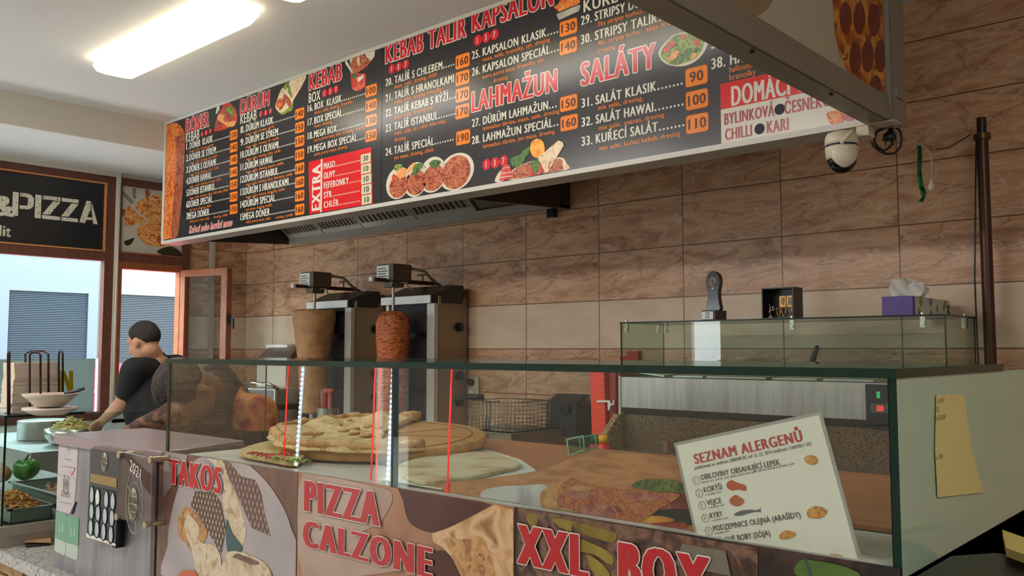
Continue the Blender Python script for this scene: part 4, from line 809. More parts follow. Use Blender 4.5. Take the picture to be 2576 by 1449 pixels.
for i, (xa, xb_) in enumerate(((0.03, 0.23), (0.28, 0.45), (0.47, 0.78), (0.81, 1.02), (1.05, 1.27))):
    b = MB(); xa += FX0; xb_ += FX0; r_ = 0.0 if i else 0.02
    b.hexa([V((xa, YF + 0.05, zb1 + 0.004 + r_)), V((xb_, YF + 0.05, zb1 + 0.004)), V((xb_, YF + 0.23, zb1 + 0.008)), V((xa, YF + 0.23, zb1 + 0.008 + r_))], [V((xa, YF + 0.05, zb1 + 0.012 + r_)), V((xb_, YF + 0.05, zb1 + 0.012)), V((xb_, YF + 0.23, zb1 + 0.018)), V((xa, YF + 0.23, zb1 + 0.018 + r_))]); l = b.build('pan_lid', m_steel, tf)
    b = MB(); b.tube([((xa+xb_)/2 - 0.03, YF + 0.14, zb1 + 0.018), ((xa+xb_)/2 - 0.03, YF + 0.14, zb1 + 0.035), ((xa+xb_)/2 + 0.03, YF + 0.14, zb1 + 0.035), ((xa+xb_)/2 + 0.03, YF + 0.14, zb1 + 0.018)], 0.004, 6); b.build('lid_handle', m_steel, l)
ZGT = 1.637; m_gtint = glass('guard_glass', '#eff6f1', 0.8)
b = MB(); b.pane((FX0, YF, zb1), (FX1, YF + 0.006, ZGT), 'y', 1); b.build('front_pane', [m_gtint, m_edge], tf)
b = MB(); b.pane((FX0 - 0.0, YF + 0.007, zb1), (FX0 + 0.006, 4.19, ZGT), 'x', 1); b.build('side_pane', [m_gtint, m_edge], tf)
b = MB(); b.pane((FX1 - 0.006, YF + 0.007, zb1), (FX1, 4.21, ZGT), 'x', 1); b.build('side_pane', [m_gtint, m_edge], tf)
b = MB(); b.pane((FX0 - 0.004, YF - 0.004, ZGT), (FX1 + 0.004, 4.22, ZGT + 0.007), 'z', 1); b.build('top_pane', [m_gtint, m_edge], tf)
for xx, yy in ((FX0 + 0.03, YF + 0.012), (FX0 + 0.012, 4.12), (FX0 + 0.06, 4.12), (FX0 + 0.93, YF + 0.012), (FX1 - 0.09, YF + 0.012), (FX1 - 0.02, 4.12)):
    b = MB(); b.box((xx - 0.01, yy - 0.003, ZGT - 0.045), (xx + 0.01, yy + 0.012, ZGT)); b.cyl((xx, yy - 0.008, ZGT - 0.03), (xx, yy - 0.003, ZGT - 0.03), 0.007, 10); b.cyl((xx, yy, ZGT + 0.007), (xx, yy, ZGT + 0.017), 0.008, 10); b.build('glass_clamp', MATS['chrome'], tf)
# black handle seen through the guard
p = at(2050, 896, 4.3); b = MB(); b.capsule(at(2055, 875, YF + 0.03), 0.011, at(2044, 908, YF + 0.03), 0.013); b.ell(at(2052, 917, YF + 0.03), (0.017, 0.015, 0.009)); o = b.build('utensil_handle', m_blk); tag(o, 'black utensil handle sticking up behind the glass guard', 'handle')

# ------------------------------------------------------------------ things on the glass guard
ZTP = ZGT + 0.007
p = at(1792, 808, 3.84); t = empty('trophy', (p.x, 3.86, ZTP), 'black curved trophy on a dark wooden block on the glass guard', 'trophy')
hx_ = 0.062
MB().box((p.x - 0.035, 3.80, ZTP), (p.x + 0.04, 3.91, ZTP + 0.048)).build('base_block', mat('mahogany', '#2e1410', 0.35), t, bevel=0.002)
b = MB(); b.box((p.x - 0.032, 3.797, ZTP + 0.004), (p.x + 0.028, 3.8, ZTP + 0.042)); b.m = 1
for k in range(4): b.box((p.x - 0.014, 3.7965, ZTP + 0.010 + 0.008*k), (p.x + 0.010, 3.797, ZTP + 0.013 + 0.008*k))
b.build('label_plate', [mat('silver_label', '#cfd4d8', 0.3, 0.1), m_blk], t)
cx_, zb_ = p.x + 0.003, ZTP + 0.048
def tro(k): return spline([V((cx_ + u*k, 3.845, zb_ + w)) for u, w in ((-0.034, 0), (-0.036, 0.03), (-0.030, 0.07), (-0.032, 0.10), (-0.039, 0.13), (-0.036, 0.165), (-0.018, 0.188), (0.0, 0.193), (0.018, 0.188), (0.036, 0.165), (0.039, 0.13), (0.032, 0.10), (0.030, 0.07), (0.036, 0.03), (0.034, 0))], 3)
b = MB(); b.prism(tro(1), (0, 0.03, 0)); b.build('blade_body', mat('trophy_black', '#20242c', 0.15), t, bevel=0.003)
b = MB(); zc = zb_ + 0.142
for i in range(3):
    b.tube([V((cx_ + (0.017 * (i+1)/3)*math.sin(a*math.pi/8), 3.842, zc + 0.021*math.cos(a*math.pi/8))) for a in range(17)], 0.0014, 5)
b.tube([V((cx_ - 0.017, 3.842, zc)), V((cx_ + 0.017, 3.842, zc))], 0.0014, 5); b.tube([V((cx_ - 0.014, 3.842, zc + 0.011)), V((cx_ + 0.014, 3.842, zc + 0.011))], 0.0012, 5); b.tube([V((cx_ - 0.014, 3.842, zc - 0.011)), V((cx_ + 0.014, 3.842, zc - 0.011))], 0.0012, 5)
for s in (-1, 1):
    for k in range(5): b.ell((cx_ + s*(0.024 - 0.001*k*k*0.3), 3.842, zc + 0.018 - 0.009*k), (0.003, 0.0015, 0.004), 6, 4)
b.build('globe_emblem', mat('emblem_silver', '#b9aa98', 0.3, 0.5), t)
b = MB(); b.ell((cx_, 3.843, zb_ + 0.108), (0.006, 0.002, 0.005), 10, 6); b.build('stud', m_wht, t)
# shadow box with gilded book and calligraphy stands
a_, c_ = at(1919, 800, 3.85), at(1998, 729, 3.85); X0, X1, Z0, Z1 = a_.x, c_.x, ZTP, ZTP + 0.145
t = empty('shadow_box', ((X0+X1)/2, 3.88, ZTP), 'black open display box with gilded book and silver calligraphy stands on the glass guard', 'display box')
b = MB(); b.box((X0, 3.93, Z0), (X1, 3.94, Z1)); b.box((X0, 3.84, Z0), (X0 + 0.006, 3.93, Z1)); b.box((X1 - 0.008, 3.84, Z0), (X1, 3.93, Z1)); b.box((X0 + 0.006, 3.84, Z0), (X1 - 0.008, 3.93, Z0 + 0.006)); b.box((X0 + 0.006, 3.84, Z1 - 0.006), (X1 - 0.008, 3.93, Z1)); b.build('case', mat('box_black', '#15100f', 0.3), t)
gm = mat('gilt', '#b8813a', 0.3, 0.5, noise=(60, ['#7a4a1a', '#c08a40', '#e0c080'], 4, 0.5)); sm = mat('gilt_silver', '#c9b7a6', 0.25, 0.6)
xm = (X0 + X1) / 2 + 0.012
MB().box((xm - 0.03, 3.88, Z0 + 0.006), (xm + 0.055, 3.93, Z0 + 0.055)).build('step', MATS['box_black'], t)
b = MB()
for s in (0, 1): b.box((xm - 0.028 + 0.036*s, 3.895, Z0 + 0.056), (xm + 0.004 + 0.036*s, 3.91, Z0 + 0.108))
bk = b.build('gilded_book', gm, t)
b = MB()
for s in (0, 1): b.box((xm - 0.018 + 0.034*s, 3.894, Z0 + 0.066), (xm - 0.002 + 0.034*s, 3.8955, Z0 + 0.1))
b.build('page_panel', mat('page_green', '#8b8a66', 0.4), bk)
def calli(x, paths, nm):
    b = MB(); b.lathe([(0.012, 0), (0.012, 0.003), (0.007, 0.008), (0.002, 0.018)], (x, 3.86, Z0 + 0.006), 12)
    for pth in paths: b.tube([V((x + u, 3.86, Z0 + 0.02 + w)) for u, w in pth], 0.0024, 6)
    b.build(nm, sm, t)
calli(X0 + 0.035, [[(-0.004, 0.05), (-0.002, 0.03), (-0.006, 0.012), (0.0, 0.0)], [(-0.006, 0.012), (0.006, 0.022), (0.02, 0.024), (0.012, 0.03), (0.008, 0.038), (0.016, 0.038)]], 'calligraphy_stand')
calli(X1 - 0.022, [[(-0.02, 0.018), (-0.014, 0.03), (-0.008, 0.012), (0.0, 0.016), (0.004, 0.03), (0.004, 0.012), (0.012, 0.012), (0.014, 0.03)], [(0, 0.0), (0.0, 0.014)]], 'calligraphy_stand')
b = MB()
for s in (0, 1): b.tube([V((xm - 0.02 + 0.026*s + u, 3.872, Z0 + 0.012 + w)) for u, w in ((-0.012, 0.038), (-0.008, 0.008), (0.0, 0.0), (0.006, 0.012), (0.012, 0.038), (-0.012, 0.038))], 0.0024, 6)
b.build('letter_plate', gm, t)
# tissue box
p0, p1, p2 = at(2219, 792, 3.84), at(2297, 792, 3.84), 0
X0 = p0.x; X1 = p1.x; Y0, Y1 = 3.84, ax(2391, 792, X1).y; H_ = 0.082
t = empty('tissue_box', ((X0+X1)/2, (Y0+Y1)/2, ZTP), 'purple and leaf patterned tissue box with a white tissue pulled out', 'tissue box')
m_leaf = mat('leaf_print', '#cfd0c0', 0.45); 
bxo = MB().box((X0, Y0, ZTP), (X1, Y1, ZTP + H_)).build('carton', mat('purple_card', '#5a4694', 0.45), t, bevel=0.002)
b = MB(); b.m = 0; b.box((X1, Y0 + 0.03, ZTP + 0.001), (X1 + 0.0012, Y1 - 0.004, ZTP + H_ - 0.001)); XX = X1 + 0.0016
for (u, w, r_, k) in ((0.15, 0.75, 0.2, 1), (0.42, 0.85, 0.22, 2), (0.85, 0.8, 0.2, 1), (0.1, 0.15, 0.2, 1), (0.42, 0.12, 0.18, 2), (0.6, 0.45, 0.16, 1), (0.8, 0.55, 0.14, 1)):
    b.m = k; yy = Y0 + 0.03 + u*(Y1-Y0-0.034); zz = ZTP + w*H_; rr = r_*0.11; pts = []
    for i in range(16):
        a = i*math.pi/8; y_ = min(max(yy + rr*math.cos(a), Y0 + 0.031), Y1 - 0.005); z_ = min(max(zz + rr*math.sin(a), ZTP + 0.002), ZTP + H_ - 0.002); pts.append(V((XX, y_, z_)))
    b.poly(pts)
b.m = 3; b.box((X1 + 0.0012, Y1 - 0.05, ZTP + 0.02), (X1 + 0.0024, Y1 - 0.018, ZTP + 0.06)); b.m = 4; text(b, 'PA', V((X1 + 0.0028, Y1 - 0.025, ZTP + 0.046)), V((0, -1, 0)), V((0, 0, -1)), 0.018, 0.012, 0.02)
b.build('leaf_panel', [m_leaf, mat('leaf_green', '#8f9a2c', 0.45), mat('leaf_blue', '#6a7fa8', 0.45), m_blk, m_w], bxo)
for k, (dy, sc_) in enumerate(((0.03, 1.0), (0.055, 0.86), (0.085, 0.95))):
    b = MB(); base = at(2305, 745, Y0 + dy); n = 22; m_rows = 7; vs = []
    for i in range(m_rows):
        f = i/(m_rows - 1)
        for j in range(n):
            uu = j/(n - 1); wdt = 0.055 + 0.022*math.sin(2.6*f); top = 0.074 + 0.012*math.sin(7*uu + 2*k) - 0.05*abs(uu - 0.47)**1.6 + 0.006*math.sin(19*uu)
            vs.append(V(((X0 + X1)/2 + 0.03 + (uu - 0.5)*2*wdt*sc_, Y0 + dy + 0.016*math.sin(9*uu + 3*f + k)*(0.4 + f), ZTP + H_ - 0.003 + top*f*sc_)))
    b.add(vs, [(i*n + j, i*n + j + 1, (i+1)*n + j + 1, (i+1)*n + j) for i in range(m_rows - 1) for j in range(n - 1)], True)
    o = b.build('tissue', mat('tissue_paper', '#dcd9d2', 0.9), t); sd = o.modifiers.new('thin', 'SOLIDIFY'); sd.thickness = 0.0008

# ------------------------------------------------------------------ red folded pizza boxes and sauce bottles left of the fridge
m_rb2 = mat('red_card', '#e0381e', 0.5, noise=(3, ['#d8341a', '#ec4424'], 2, 0, (1, 1, 60))); 
pl = [(-2.84, -2.746, 0.015, 'leftmost of the three'), (-2.744, -2.704, -0.004, 'dark stand-in for shaded gap'), (-2.702, -2.684, 0.004, 'rightmost, nearest the fridge')]  # dark middle piece fills the shaded gap between the two cartons
for i, (xa, xb_, lean, w_) in enumerate(pl):
    y = 3.80 + 0.02*i; zt = at(1500, 925, y).z - 0.02*(i == 1)
    t = empty('pizza_carton', ((xa + xb_)/2, y + 0.15, ZWT), 'red folded pizza carton standing on edge left of the fridge, ' + w_, 'pizza carton', 'red pizza cartons beside the fridge')
    b = MB(); b.hexa([V((xa, y, ZWT)), V((xb_, y, ZWT)), V((xb_, y + 0.28, ZWT)), V((xa, y + 0.28, ZWT))], [V((xa - lean, y, zt)), V((xb_ - lean, y, zt)), V((xb_ - lean, y + 0.28, zt)), V((xa - lean, y + 0.28, zt))]); b.build('carton_body', m_rb2 if i != 1 else mat('red_card_gap_shade', '#8f1a10', 0.5), t)
    b = MB()
    for k in range(24): z = ZWT + 0.02 + (zt - ZWT - 0.04) * k / 24; b.box((xb_ - lean*(z-ZWT)/(zt-ZWT) - 0.005, y - 0.002, z), (xb_ - lean*(z-ZWT)/(zt-ZWT) + 0.0, y, z + 0.008))
    b.build('perforation', mat('dark_line', '#4a0c08', 0.6), t)
h0 = at(1500, 1008, 3.6)
b = MB(); b.prism([at(x, y, 3.79) for x, y in ((1501, 1007), (1533, 1007), (1536, 1015), (1541, 1015), (1541, 1006), (1544, 1006), (1544, 1019), (1536, 1019), (1532, 1032), (1529, 1032), (1528, 1012), (1501, 1012))], (0, 0.006, 0)); o = b.build('wall_hook', m_wht); tag(o, 'white bent plastic hook on the red pizza cartons', 'hook')
a_ = at(1585, 895, 4.05)
b = MB(); b.box((at(1560, 900, 4.41).x, 4.41, at(1560, 906, 4.41).z), (at(1577, 900, 4.41).x, 4.438, at(1577, 896, 4.41).z)); b.box((at(1577, 900, 4.41).x, 4.41, at(1577, 908, 4.41).z), (at(1606, 900, 4.41).x, 4.438, at(1606, 883, 4.41).z)); o = b.build('wall_holder', m_red); tag(o, 'red plastic holder fixed to the tiles behind the left corner of the glass guard', 'holder')
for i, (px, colr, nm) in enumerate(((1497, '#1f6a30', 'green'), (1518, '#e0a21e', 'yellow'))):
    y = 3.4; p = at(px, 1100, y); t = empty('sauce_bottle', (p.x, y, 1.0), f'small red sauce bottle with a {nm} cap beside the granite upstand', 'bottle', 'sauce bottles')
    zt = p.z + 0.006; MB().lathe([(0.03, 0), (0.032, 0.01), (0.032, zt - 1.0 - 0.045), (0.018, zt - 1.0 - 0.03)], (p.x, y, 1.0), 16).build('bottle_body', m_red, t)
    MB().lathe([(0.024, zt - 1.0 - 0.032), (0.025, zt - 1.0), (0.012, zt - 1.0 + 0.006)], (p.x, y, 1.0), 16).build('cap', mat('cap_' + nm, colr, 0.4), t)

# ------------------------------------------------------------------ standing pipe with its clamp, right end of the wall
a_ = at(2470, 335, 4.3); c_ = at(2482, 925, 4.3)
t = empty('stand_pipe', (a_.x, 4.3, 1.0), 'dark brown vertical pipe with a clamp ring in front of the tiles', 'pipe')
b = MB(); b.cyl((a_.x, 4.3, 1.0), (a_.x, 4.3, a_.z), 0.025, 16); b.build('pipe', mat('pipe_brown', '#4a2a1e', 0.35, 0.3), t)
b = MB(); b.cyl((a_.x, 4.3, a_.z - 0.03), (a_.x, 4.3, a_.z - 0.005), 0.036, 16); b.build('clamp_ring', mat('brass_dark', '#5a4a20', 0.35, 0.7), t)
b = MB(); b.cyl((a_.x, 4.3, a_.z), (a_.x, 4.3, a_.z + 0.07), 0.020, 16); b.build('top_cap', m_blk, t)
cabp = [at(2456, 352, 4.27), at(2454, 500, 4.27), at(2452, 700, 4.27), at(2458, 850, 4.27), at(2462, 925, 4.27), at(2462, 1080, 4.27)]
b = MB(); b.tube(cabp, 0.004, 6); b.build('cable', m_blk, t)
# ------------------------------------------------------------------ stone counter base with granite slab
m_slab = mat('granite_slab', '#8d8c88', 0.25, noise=(110, ['#4a4a4a', '#8b8a86', '#b5b3ae', '#6c6c6a'], 3, 0.2))
sb = empty('stone_counter', (-2.6, 1.4, 0), 'front counter with a granite slab and rough stone cladding', 'counter')
MB().box((-4.9, YG - 0.035, 0.845), (-0.36, 1.80, 0.88)).build('granite_slab', m_slab, sb, bevel=0.004)
MB().box((-4.9, YG + 0.05, 0), (-0.36, 1.75, 0.845)).build('base_wall', mat('mortar', '#6d5a48', 0.9), sb)
b = MB(); r2 = random.Random(3); z = 0.01; row = 0
while z < 0.83:
    h = 0.055 + 0.03*r2.random(); x = -4.9 + 0.1*r2.random()
    while x < -0.4:
        w = 0.10 + 0.16*r2.random(); d = 0.018 + 0.026*r2.random(); x1_ = min(x + w, -0.37)
        j = lambda: (r2.random() - 0.5)*0.012
        if x1_ - x > 0.03:
            zt = min(z + h, 0.842)
            b.hexa([V((x, YG + 0.055, z)), V((x1_ - 0.006, YG + 0.055, z)), V((x1_ - 0.006, YG + 0.055, zt - 0.005)), V((x, YG + 0.055, zt - 0.005))][::-1], [V((x + 0.006 + j(), YG + 0.05 - d + j(), z + 0.005)), V((x1_ - 0.012 + j(), YG + 0.05 - d + j(), z + 0.005)), V((x1_ - 0.012 + j(), YG + 0.05 - d + j(), zt - 0.01)), V((x + 0.006 + j(), YG + 0.05 - d + j(), zt - 0.01))][::-1])
        x = x1_
        if w <= 0: break
    z += h
b.build('stone_cladding', mat('stone', '#a8845c', 0.85, noise=(9, ['#8a6a48', '#b08c62', '#c9a87c', '#7a6048'], 6, 0.6), bump=(30, 0.6)), sb)

# ------------------------------------------------------------------ chilled display counter with glass top
ZD, ZGL0, ZGL1 = 1.258, 1.468, 1.479
dc = empty('display_counter', (-1.2, 1.4, 0.88), 'chilled display counter with a glass case on top, food posters on its front', 'display counter')
DX0, DX1 = -2.075, -0.343
m_lam = mat('wood_laminate', '#9a5c34', 0.35, noise=(7, ['#8a502c', '#a3643a', '#b07244', '#92582e'], 5, 0.8, (1, 5, 1)))
m_marb = mat('white_marble', '#c2bbb4', 0.4, noise=(9, ['#b3aba5', '#cdc7c0', '#c2bbb4'], 5, 1.2))
MB().box((-2.047, YG, 0.88), (DX1, 1.73, ZD - 0.012)).build('housing', m_steel2, dc)
MB().box((-1.95, 1.225, ZD - 0.012), (DX1 - 0.012, 1.737, ZD + 0.004)).build('wood_deck', m_lam, dc)
MB().box((-1.95, 1.205, ZD - 0.012), (DX1 - 0.012, 1.225, ZD - 0.002)).build('track_gap', m_blk, dc)
MB().box((-1.95, 1.0368, ZD - 0.012), (DX1 - 0.012, 1.205, ZD)).build('marble_ledge', m_marb, dc)
xsm = -1.213
b = MB(); b.pane((-2.04, YG, ZD - 0.002), (xsm - 0.003, YG + 0.006, ZGL0), 'y', 1); b.build('front_pane', [m_gl, m_edge], dc)
b = MB(); b.pane((xsm + 0.003, YG, ZD - 0.002), (DX1 - 0.010, YG + 0.006, ZGL0), 'y', 1); b.build('front_pane', [m_gl, m_edge], dc)
b = MB(); b.pane((-2.048, YG, ZD - 0.002), (-2.041, 1.30, ZGL0), 'x', 1); b.build('side_pane', [m_gl, m_edge], dc)
b = MB(); b.pane((-2.05, YG - 0.006, ZGL0), (DX1 + 0.002, 1.50, ZGL1), 'z', 1); b.build('top_pane', [m_gl, m_edge], dc)
m_side_refl = mat('side_glass_reflection', '#a3baa2', 0.15, coat=0.3)  # opaque pale green stands for the mirror reflection on the side glass
b = MB(); b.pane((DX1 - 0.009, YG, 0.9), (DX1, 2.1, ZGL0), 'x', 1); b.build('pale_side_pane', [m_side_refl, m_edge], dc)
b = MB(); b.pane((xsm - 0.003, YG, ZD), (xsm + 0.003, YG + 0.012, ZGL0), 'y', 0); b.build('pane_joint', m_edge, dc)

# light strips inside the glass, glowing red rods in place of mirrored red lines
m_chip = mat('led_chip', '#ffffff', 0.5, emit=('#dfe8ff', 14.0)); m_strip = mat('led_backing', '#c8d4e4', 0.4, alpha=0.35); m_red_refl = mat('red_reflection', '#ff3030', 0.4, emit=('#ff1a1a', 0.55))
def led(p0, p1, y, n, label):
    a_, c_ = at(*p0, y), at(*p1, y); t = empty('light_strip', (c_.x, y, c_.z), label, 'light strip', 'light strips inside the glass')
    d = (c_ - a_).normalized(); s_ = V((0.0045, 0, 0))
    b = MB(); b.hexa([a_ - s_, a_ + s_, a_ + s_ + V((0, 0.002, 0)), a_ - s_ + V((0, 0.002, 0))], [c_ - s_, c_ + s_, c_ + s_ + V((0, 0.002, 0)), c_ - s_ + V((0, 0.002, 0))]); b.build('strip_backing', m_strip, t)
    for i in range(n):
        p = a_ + (c_ - a_) * ((i + 0.5) / n); b = MB(); b.box(p + V((-0.0018, -0.0022, -0.0012)), p + V((0.0018, 0, 0.0012))); b.build('led_chip', m_chip, t)
led((763, 912), (745, 1174), 1.055, 22, 'bluish white light strip in the glass above the TAKOS and PIZZA posters')
led((990, 912), (974, 1225), 1.06, 24, 'thin white light strip by the dark glass joint right of the other strip')
for i, (p0, p1, r_, lb) in enumerate((((726, 910), (713, 1172), 0.0016, 'glowing rod for a red glass reflection left of the bluish light strip'), ((945, 912), (933, 1208), 0.0016, 'left of two close glowing rods for red glass reflections over the pizza'), ((957, 912), (946, 1212), 0.0013, 'right of two close glowing rods for red glass reflections over the pizza'), ((1137, 914), (1125, 1244), 0.0017, 'glowing rod for a red glass reflection crossing the right half of the board'))):
    b = MB(); b.tube([at(*p0, 1.05), at(*p1, 1.05)], r_, 6); o = b.build('reflection_rod', m_red_refl); tag(o, lb, 'red reflection', 'red glass reflections as glowing rods')
# clear acrylic clip on the front glass
t = empty('acrylic_holder', at(1447, 1145, 1.05), 'small clear acrylic holder inside the glass above the pizza slice picture', 'holder')
pts = [at(x, y, 1.05) for x, y in ((1426, 1106), (1467, 1096), (1470, 1132), (1432, 1145))]
b = MB(); b.prism(pts, (0, 0.03, 0)); b.build('holder_body', glass('acrylic', '#cfe6da', 0.9), t)
b = MB(); b.tube(pts + pts[:1], 0.0012, 5); b.tube([p + V((0, 0.03, 0)) for p in pts + pts[:1]], 0.0012, 5); b.build('holder_rim', mat('acrylic_edge', '#8fb5a2', 0.2), t)

# ------------------------------------------------------------------ posters on the counter front
def g(px, py, l=1): return at(px, py, 1.0262 - 0.0004 * l)
def art(parent, name, shapes, zmin, x0, x1):
    b = MB(); ms = []
    for i, (m, pts, sm) in enumerate(shapes):
        if m not in ms: ms.append(m)
        b.m = ms.index(m); w = [g(x, y, 1 + 0.6 * i) for x, y in pts]; w = spline(w, 4) if sm else w
        w = [V((min(max(p.x, x0), x1), p.y, min(max(p.z, zmin), ZD))) for p in w]; b.poly(w)
    return b.build(name, ms, parent)
def poster(x0, x1, m, label, nm):
    t = empty('food_poster', ((x0+x1)/2, 1.027, 0.9), label, 'poster', 'food posters on the counter front')
    MB().box((x0, 1.0265, 0.9), (x1, YG - 0.0005, ZD)).build('poster_sheet', m, t); return t
PX = dict(rough=0.35)
m_tb = mat('poster_grey', '#8f8684', 0.3, noise=(5, ['#7d7674', '#9b918e'], 3, 0.3)); m_tbr = mat('poster_brown', '#6b4a3c', 0.3, noise=(8, ['#563a2e', '#7a5646'], 3, 0.5, (3, 1, 1))); m_tp = mat('poster_plate', '#a39a9c', 0.3, noise=(4, ['#8e888c', '#b0a6a6'], 3, 0.2)); m_tpd = mat('poster_plate_rim', '#c0b8b6', 0.3)
m_grid = grid_mat('poster_grill', '#a08c74', '#38211a', 140, 0.42, 0.3, ('X', 'Z'), 0.55); m_grid2 = grid_mat('poster_grill_pale', '#8b7c74', '#5c3c34', 130, 0.45, 0.3, ('X', 'Z'), 0.55)
m_tcr = mat('poster_cream', '#b5a486', 0.3, noise=(30, ['#8f7450', '#b8a484', '#cbbfa8', '#a08458'], 5, 0.8)); m_tfill = mat('poster_filling', '#8a5a36', 0.3, noise=(45, ['#5a3420', '#9a6a3c', '#b88c50', '#70402a'], 5, 1)); m_teal = mat('poster_teal', '#2c4a50', 0.3); m_torg = mat('poster_orange', '#b5542c', 0.35)
m_pred = mat('poster_red', '#b01820', 0.25); m_pline = mat('poster_white', '#d5cfc8', 0.3)
def ptitle(par, body, p0, ptop, p1, off=0.085, grow=0.022, name='poster_title'):
    a_ = g(*p0, 8); h = g(*ptop, 8).z - a_.z; w = g(*p1, 8).x - a_.x; b = MB(); b.m = 1; text(b, body, a_, UX, UZ, w, h, off, grow); b.m = 0; text(b, body, a_ + V((0, -0.0008, 0)), UX, UZ, w, h, off); return b.build(name, [m_pred, m_pline], par)
xA, xB_, xC = -2.072, -1.493, -0.917
t = poster(xA, xB_ - 0.002, m_tbr, 'food poster reading TAKOS with grilled wraps on a plate', 'takos')
s8 = lambda x, y: (380 + x / 4.5425, 1130 + y / 4.5425)
art(t, 'picture', [(m_tb, [s8(140, 0), s8(420, 20), s8(390, 180), s8(140, 560)], False), (m_tp, [s8(200, 1500), s8(190, 1100), s8(220, 800), s8(320, 420), s8(480, 150), s8(700, 40), s8(1000, 110), s8(1250, 300), s8(1450, 560), s8(1600, 900), s8(1680, 1500)], True),
    (m_grid2, [s8(780, 60), s8(900, 150), s8(1030, 310), s8(1190, 350), s8(1260, 500), s8(1290, 700), s8(1370, 1000), s8(1150, 900), s8(1000, 560), s8(880, 300)], False), (m_tcr, [s8(640, 90), s8(790, 70), s8(880, 320), s8(1000, 600), s8(1080, 900), s8(1050, 1090), s8(960, 1120), s8(880, 900), s8(820, 600), s8(820, 300)], True),
    (m_tp, [s8(360, 560), s8(490, 470), s8(480, 620), s8(380, 720)], True), (m_grid, [s8(500, 480), s8(720, 490), s8(800, 620), s8(850, 900), s8(800, 1200), s8(650, 940), s8(560, 780), s8(450, 640)], False),
    (m_tfill, [s8(310, 800), s8(380, 660), s8(450, 680), s8(560, 800), s8(640, 950), s8(580, 1100), s8(480, 1180), s8(400, 1080), s8(320, 1000)], True), (m_tcr, [s8(400, 700), s8(470, 780), s8(550, 900), s8(560, 1060), s8(720, 1100), s8(800, 1260), s8(760, 1480), s8(560, 1480), s8(460, 1140), s8(380, 900)], True),
    (m_teal, [s8(860, 800), s8(930, 960), s8(1040, 1120), s8(980, 1180), s8(870, 1160)], True), (m_tcr, [s8(820, 1300), s8(880, 1180), s8(1000, 1170), s8(1180, 1230), s8(1320, 1330), s8(1340, 1480), s8(800, 1480)], True)]
    + [(m_tbr, [s8(930 + 60*k, 1230 + 22*k), s8(990 + 60*k, 1190 + 24*k), s8(1060 + 60*k, 1230 + 26*k), s8(1000 + 50*k, 1250 + 24*k)], True) for k in range(4)]
    + [(m_torg, [s8(320, 1449), s8(360, 1385), s8(490, 1390), s8(520, 1449)], True)], 0.9, xA, xB_ - 0.002)
ptitle(t, 'TAKOS', s8(205, 385), s8(205, 110), (558, 1228))
t = poster(xB_, xC - 0.002, mat('poster_blur', '#8a5f48', 0.3, noise=(6, ['#6a4030', '#96684e', '#a87a5c', '#7a5040'], 3, 0.3)), 'food poster reading PIZZA CALZONE with a broken pizza edge', 'calzone')
m_pale = mat('poster_pale_blur', '#a99080', 0.3, noise=(5, ['#9a8070', '#b8a294'], 2, 0.2)); m_mar2 = mat('poster_maroon', '#3a1512', 0.3, noise=(6, ['#24090a', '#4a1c14', '#5a2a20'], 3, 0.4)); m_crust = mat('poster_crust', '#b58a5c', 0.3, noise=(18, ['#9a6a40', '#b98e60', '#cfae84', '#86582f'], 5, 0.6)); m_crustd = mat('poster_crust_holes', '#8f6238', 0.3, noise=(40, ['#5a3418', '#a87848', '#c49a66', '#70461f'], 6, 1.2))
s9 = lambda x, y: (900 + x / 2.9033, 950 + y / 2.9033)
art(t, 'picture', [(m_pale, [(762, 1180), (900, 1215), (985, 1240), (960, 1310), (900, 1350), (1000, 1380), (1060, 1420), (900, 1449), (762, 1449)], True), (m_mar2, [s9(300, 770), s9(560, 820), s9(980, 930), s9(860, 1000), s9(700, 1080), s9(540, 1130), s9(380, 1060), s9(330, 900)], True), (m_mar2, [s9(520, 1290), s9(640, 1270), s9(720, 1400), s9(760, 1500), s9(600, 1500), s9(480, 1420)], True),
    (m_crust, [s9(540, 1140), s9(680, 1090), s9(820, 1020), s9(1000, 920), s9(1160, 970), s9(1165, 1500), s9(780, 1500), s9(700, 1330), s9(620, 1240), s9(550, 1200)], False), (m_crustd, [s9(640, 1190), s9(800, 1180), s9(900, 1160), s9(960, 1280), s9(1000, 1500), s9(800, 1500), s9(720, 1330)], True)], 0.9, xB_, xC - 0.002)
ptitle(t, 'PIZZA', (765, 1284), (765, 1208), (956, 1338)); ptitle(t, 'CALZONE', (762, 1372), (762, 1308), (1088, 1470))
t = poster(xC, DX1 - 0.001, mat('poster_dark', '#1d120e', 0.3, noise=(14, ['#0c0606', '#241612', '#46302a', '#140b08'], 5, 0.8)), 'food poster reading XXL BOX with fries and meat', 'xxl')
m_fry = mat('poster_fries', '#7a6a1e', 0.3, noise=(16, ['#5a4c12', '#857423', '#97863a'], 3, 0.4)); m_gm = mat('poster_meat', '#3a241c', 0.3, noise=(30, ['#160c0a', '#4a3026', '#7a5a48', '#22140f'], 6, 1)); m_pep = mat('poster_pepper', '#4e6e2a', 0.3, noise=(5, ['#3a5a1e', '#6a8a3c'], 3, 0.3)); m_gr = mat('poster_lid_grey', '#6b675a', 0.3)
sA = lambda x, y: (1200 + x / 3.68, 1150 + y / 3.68)
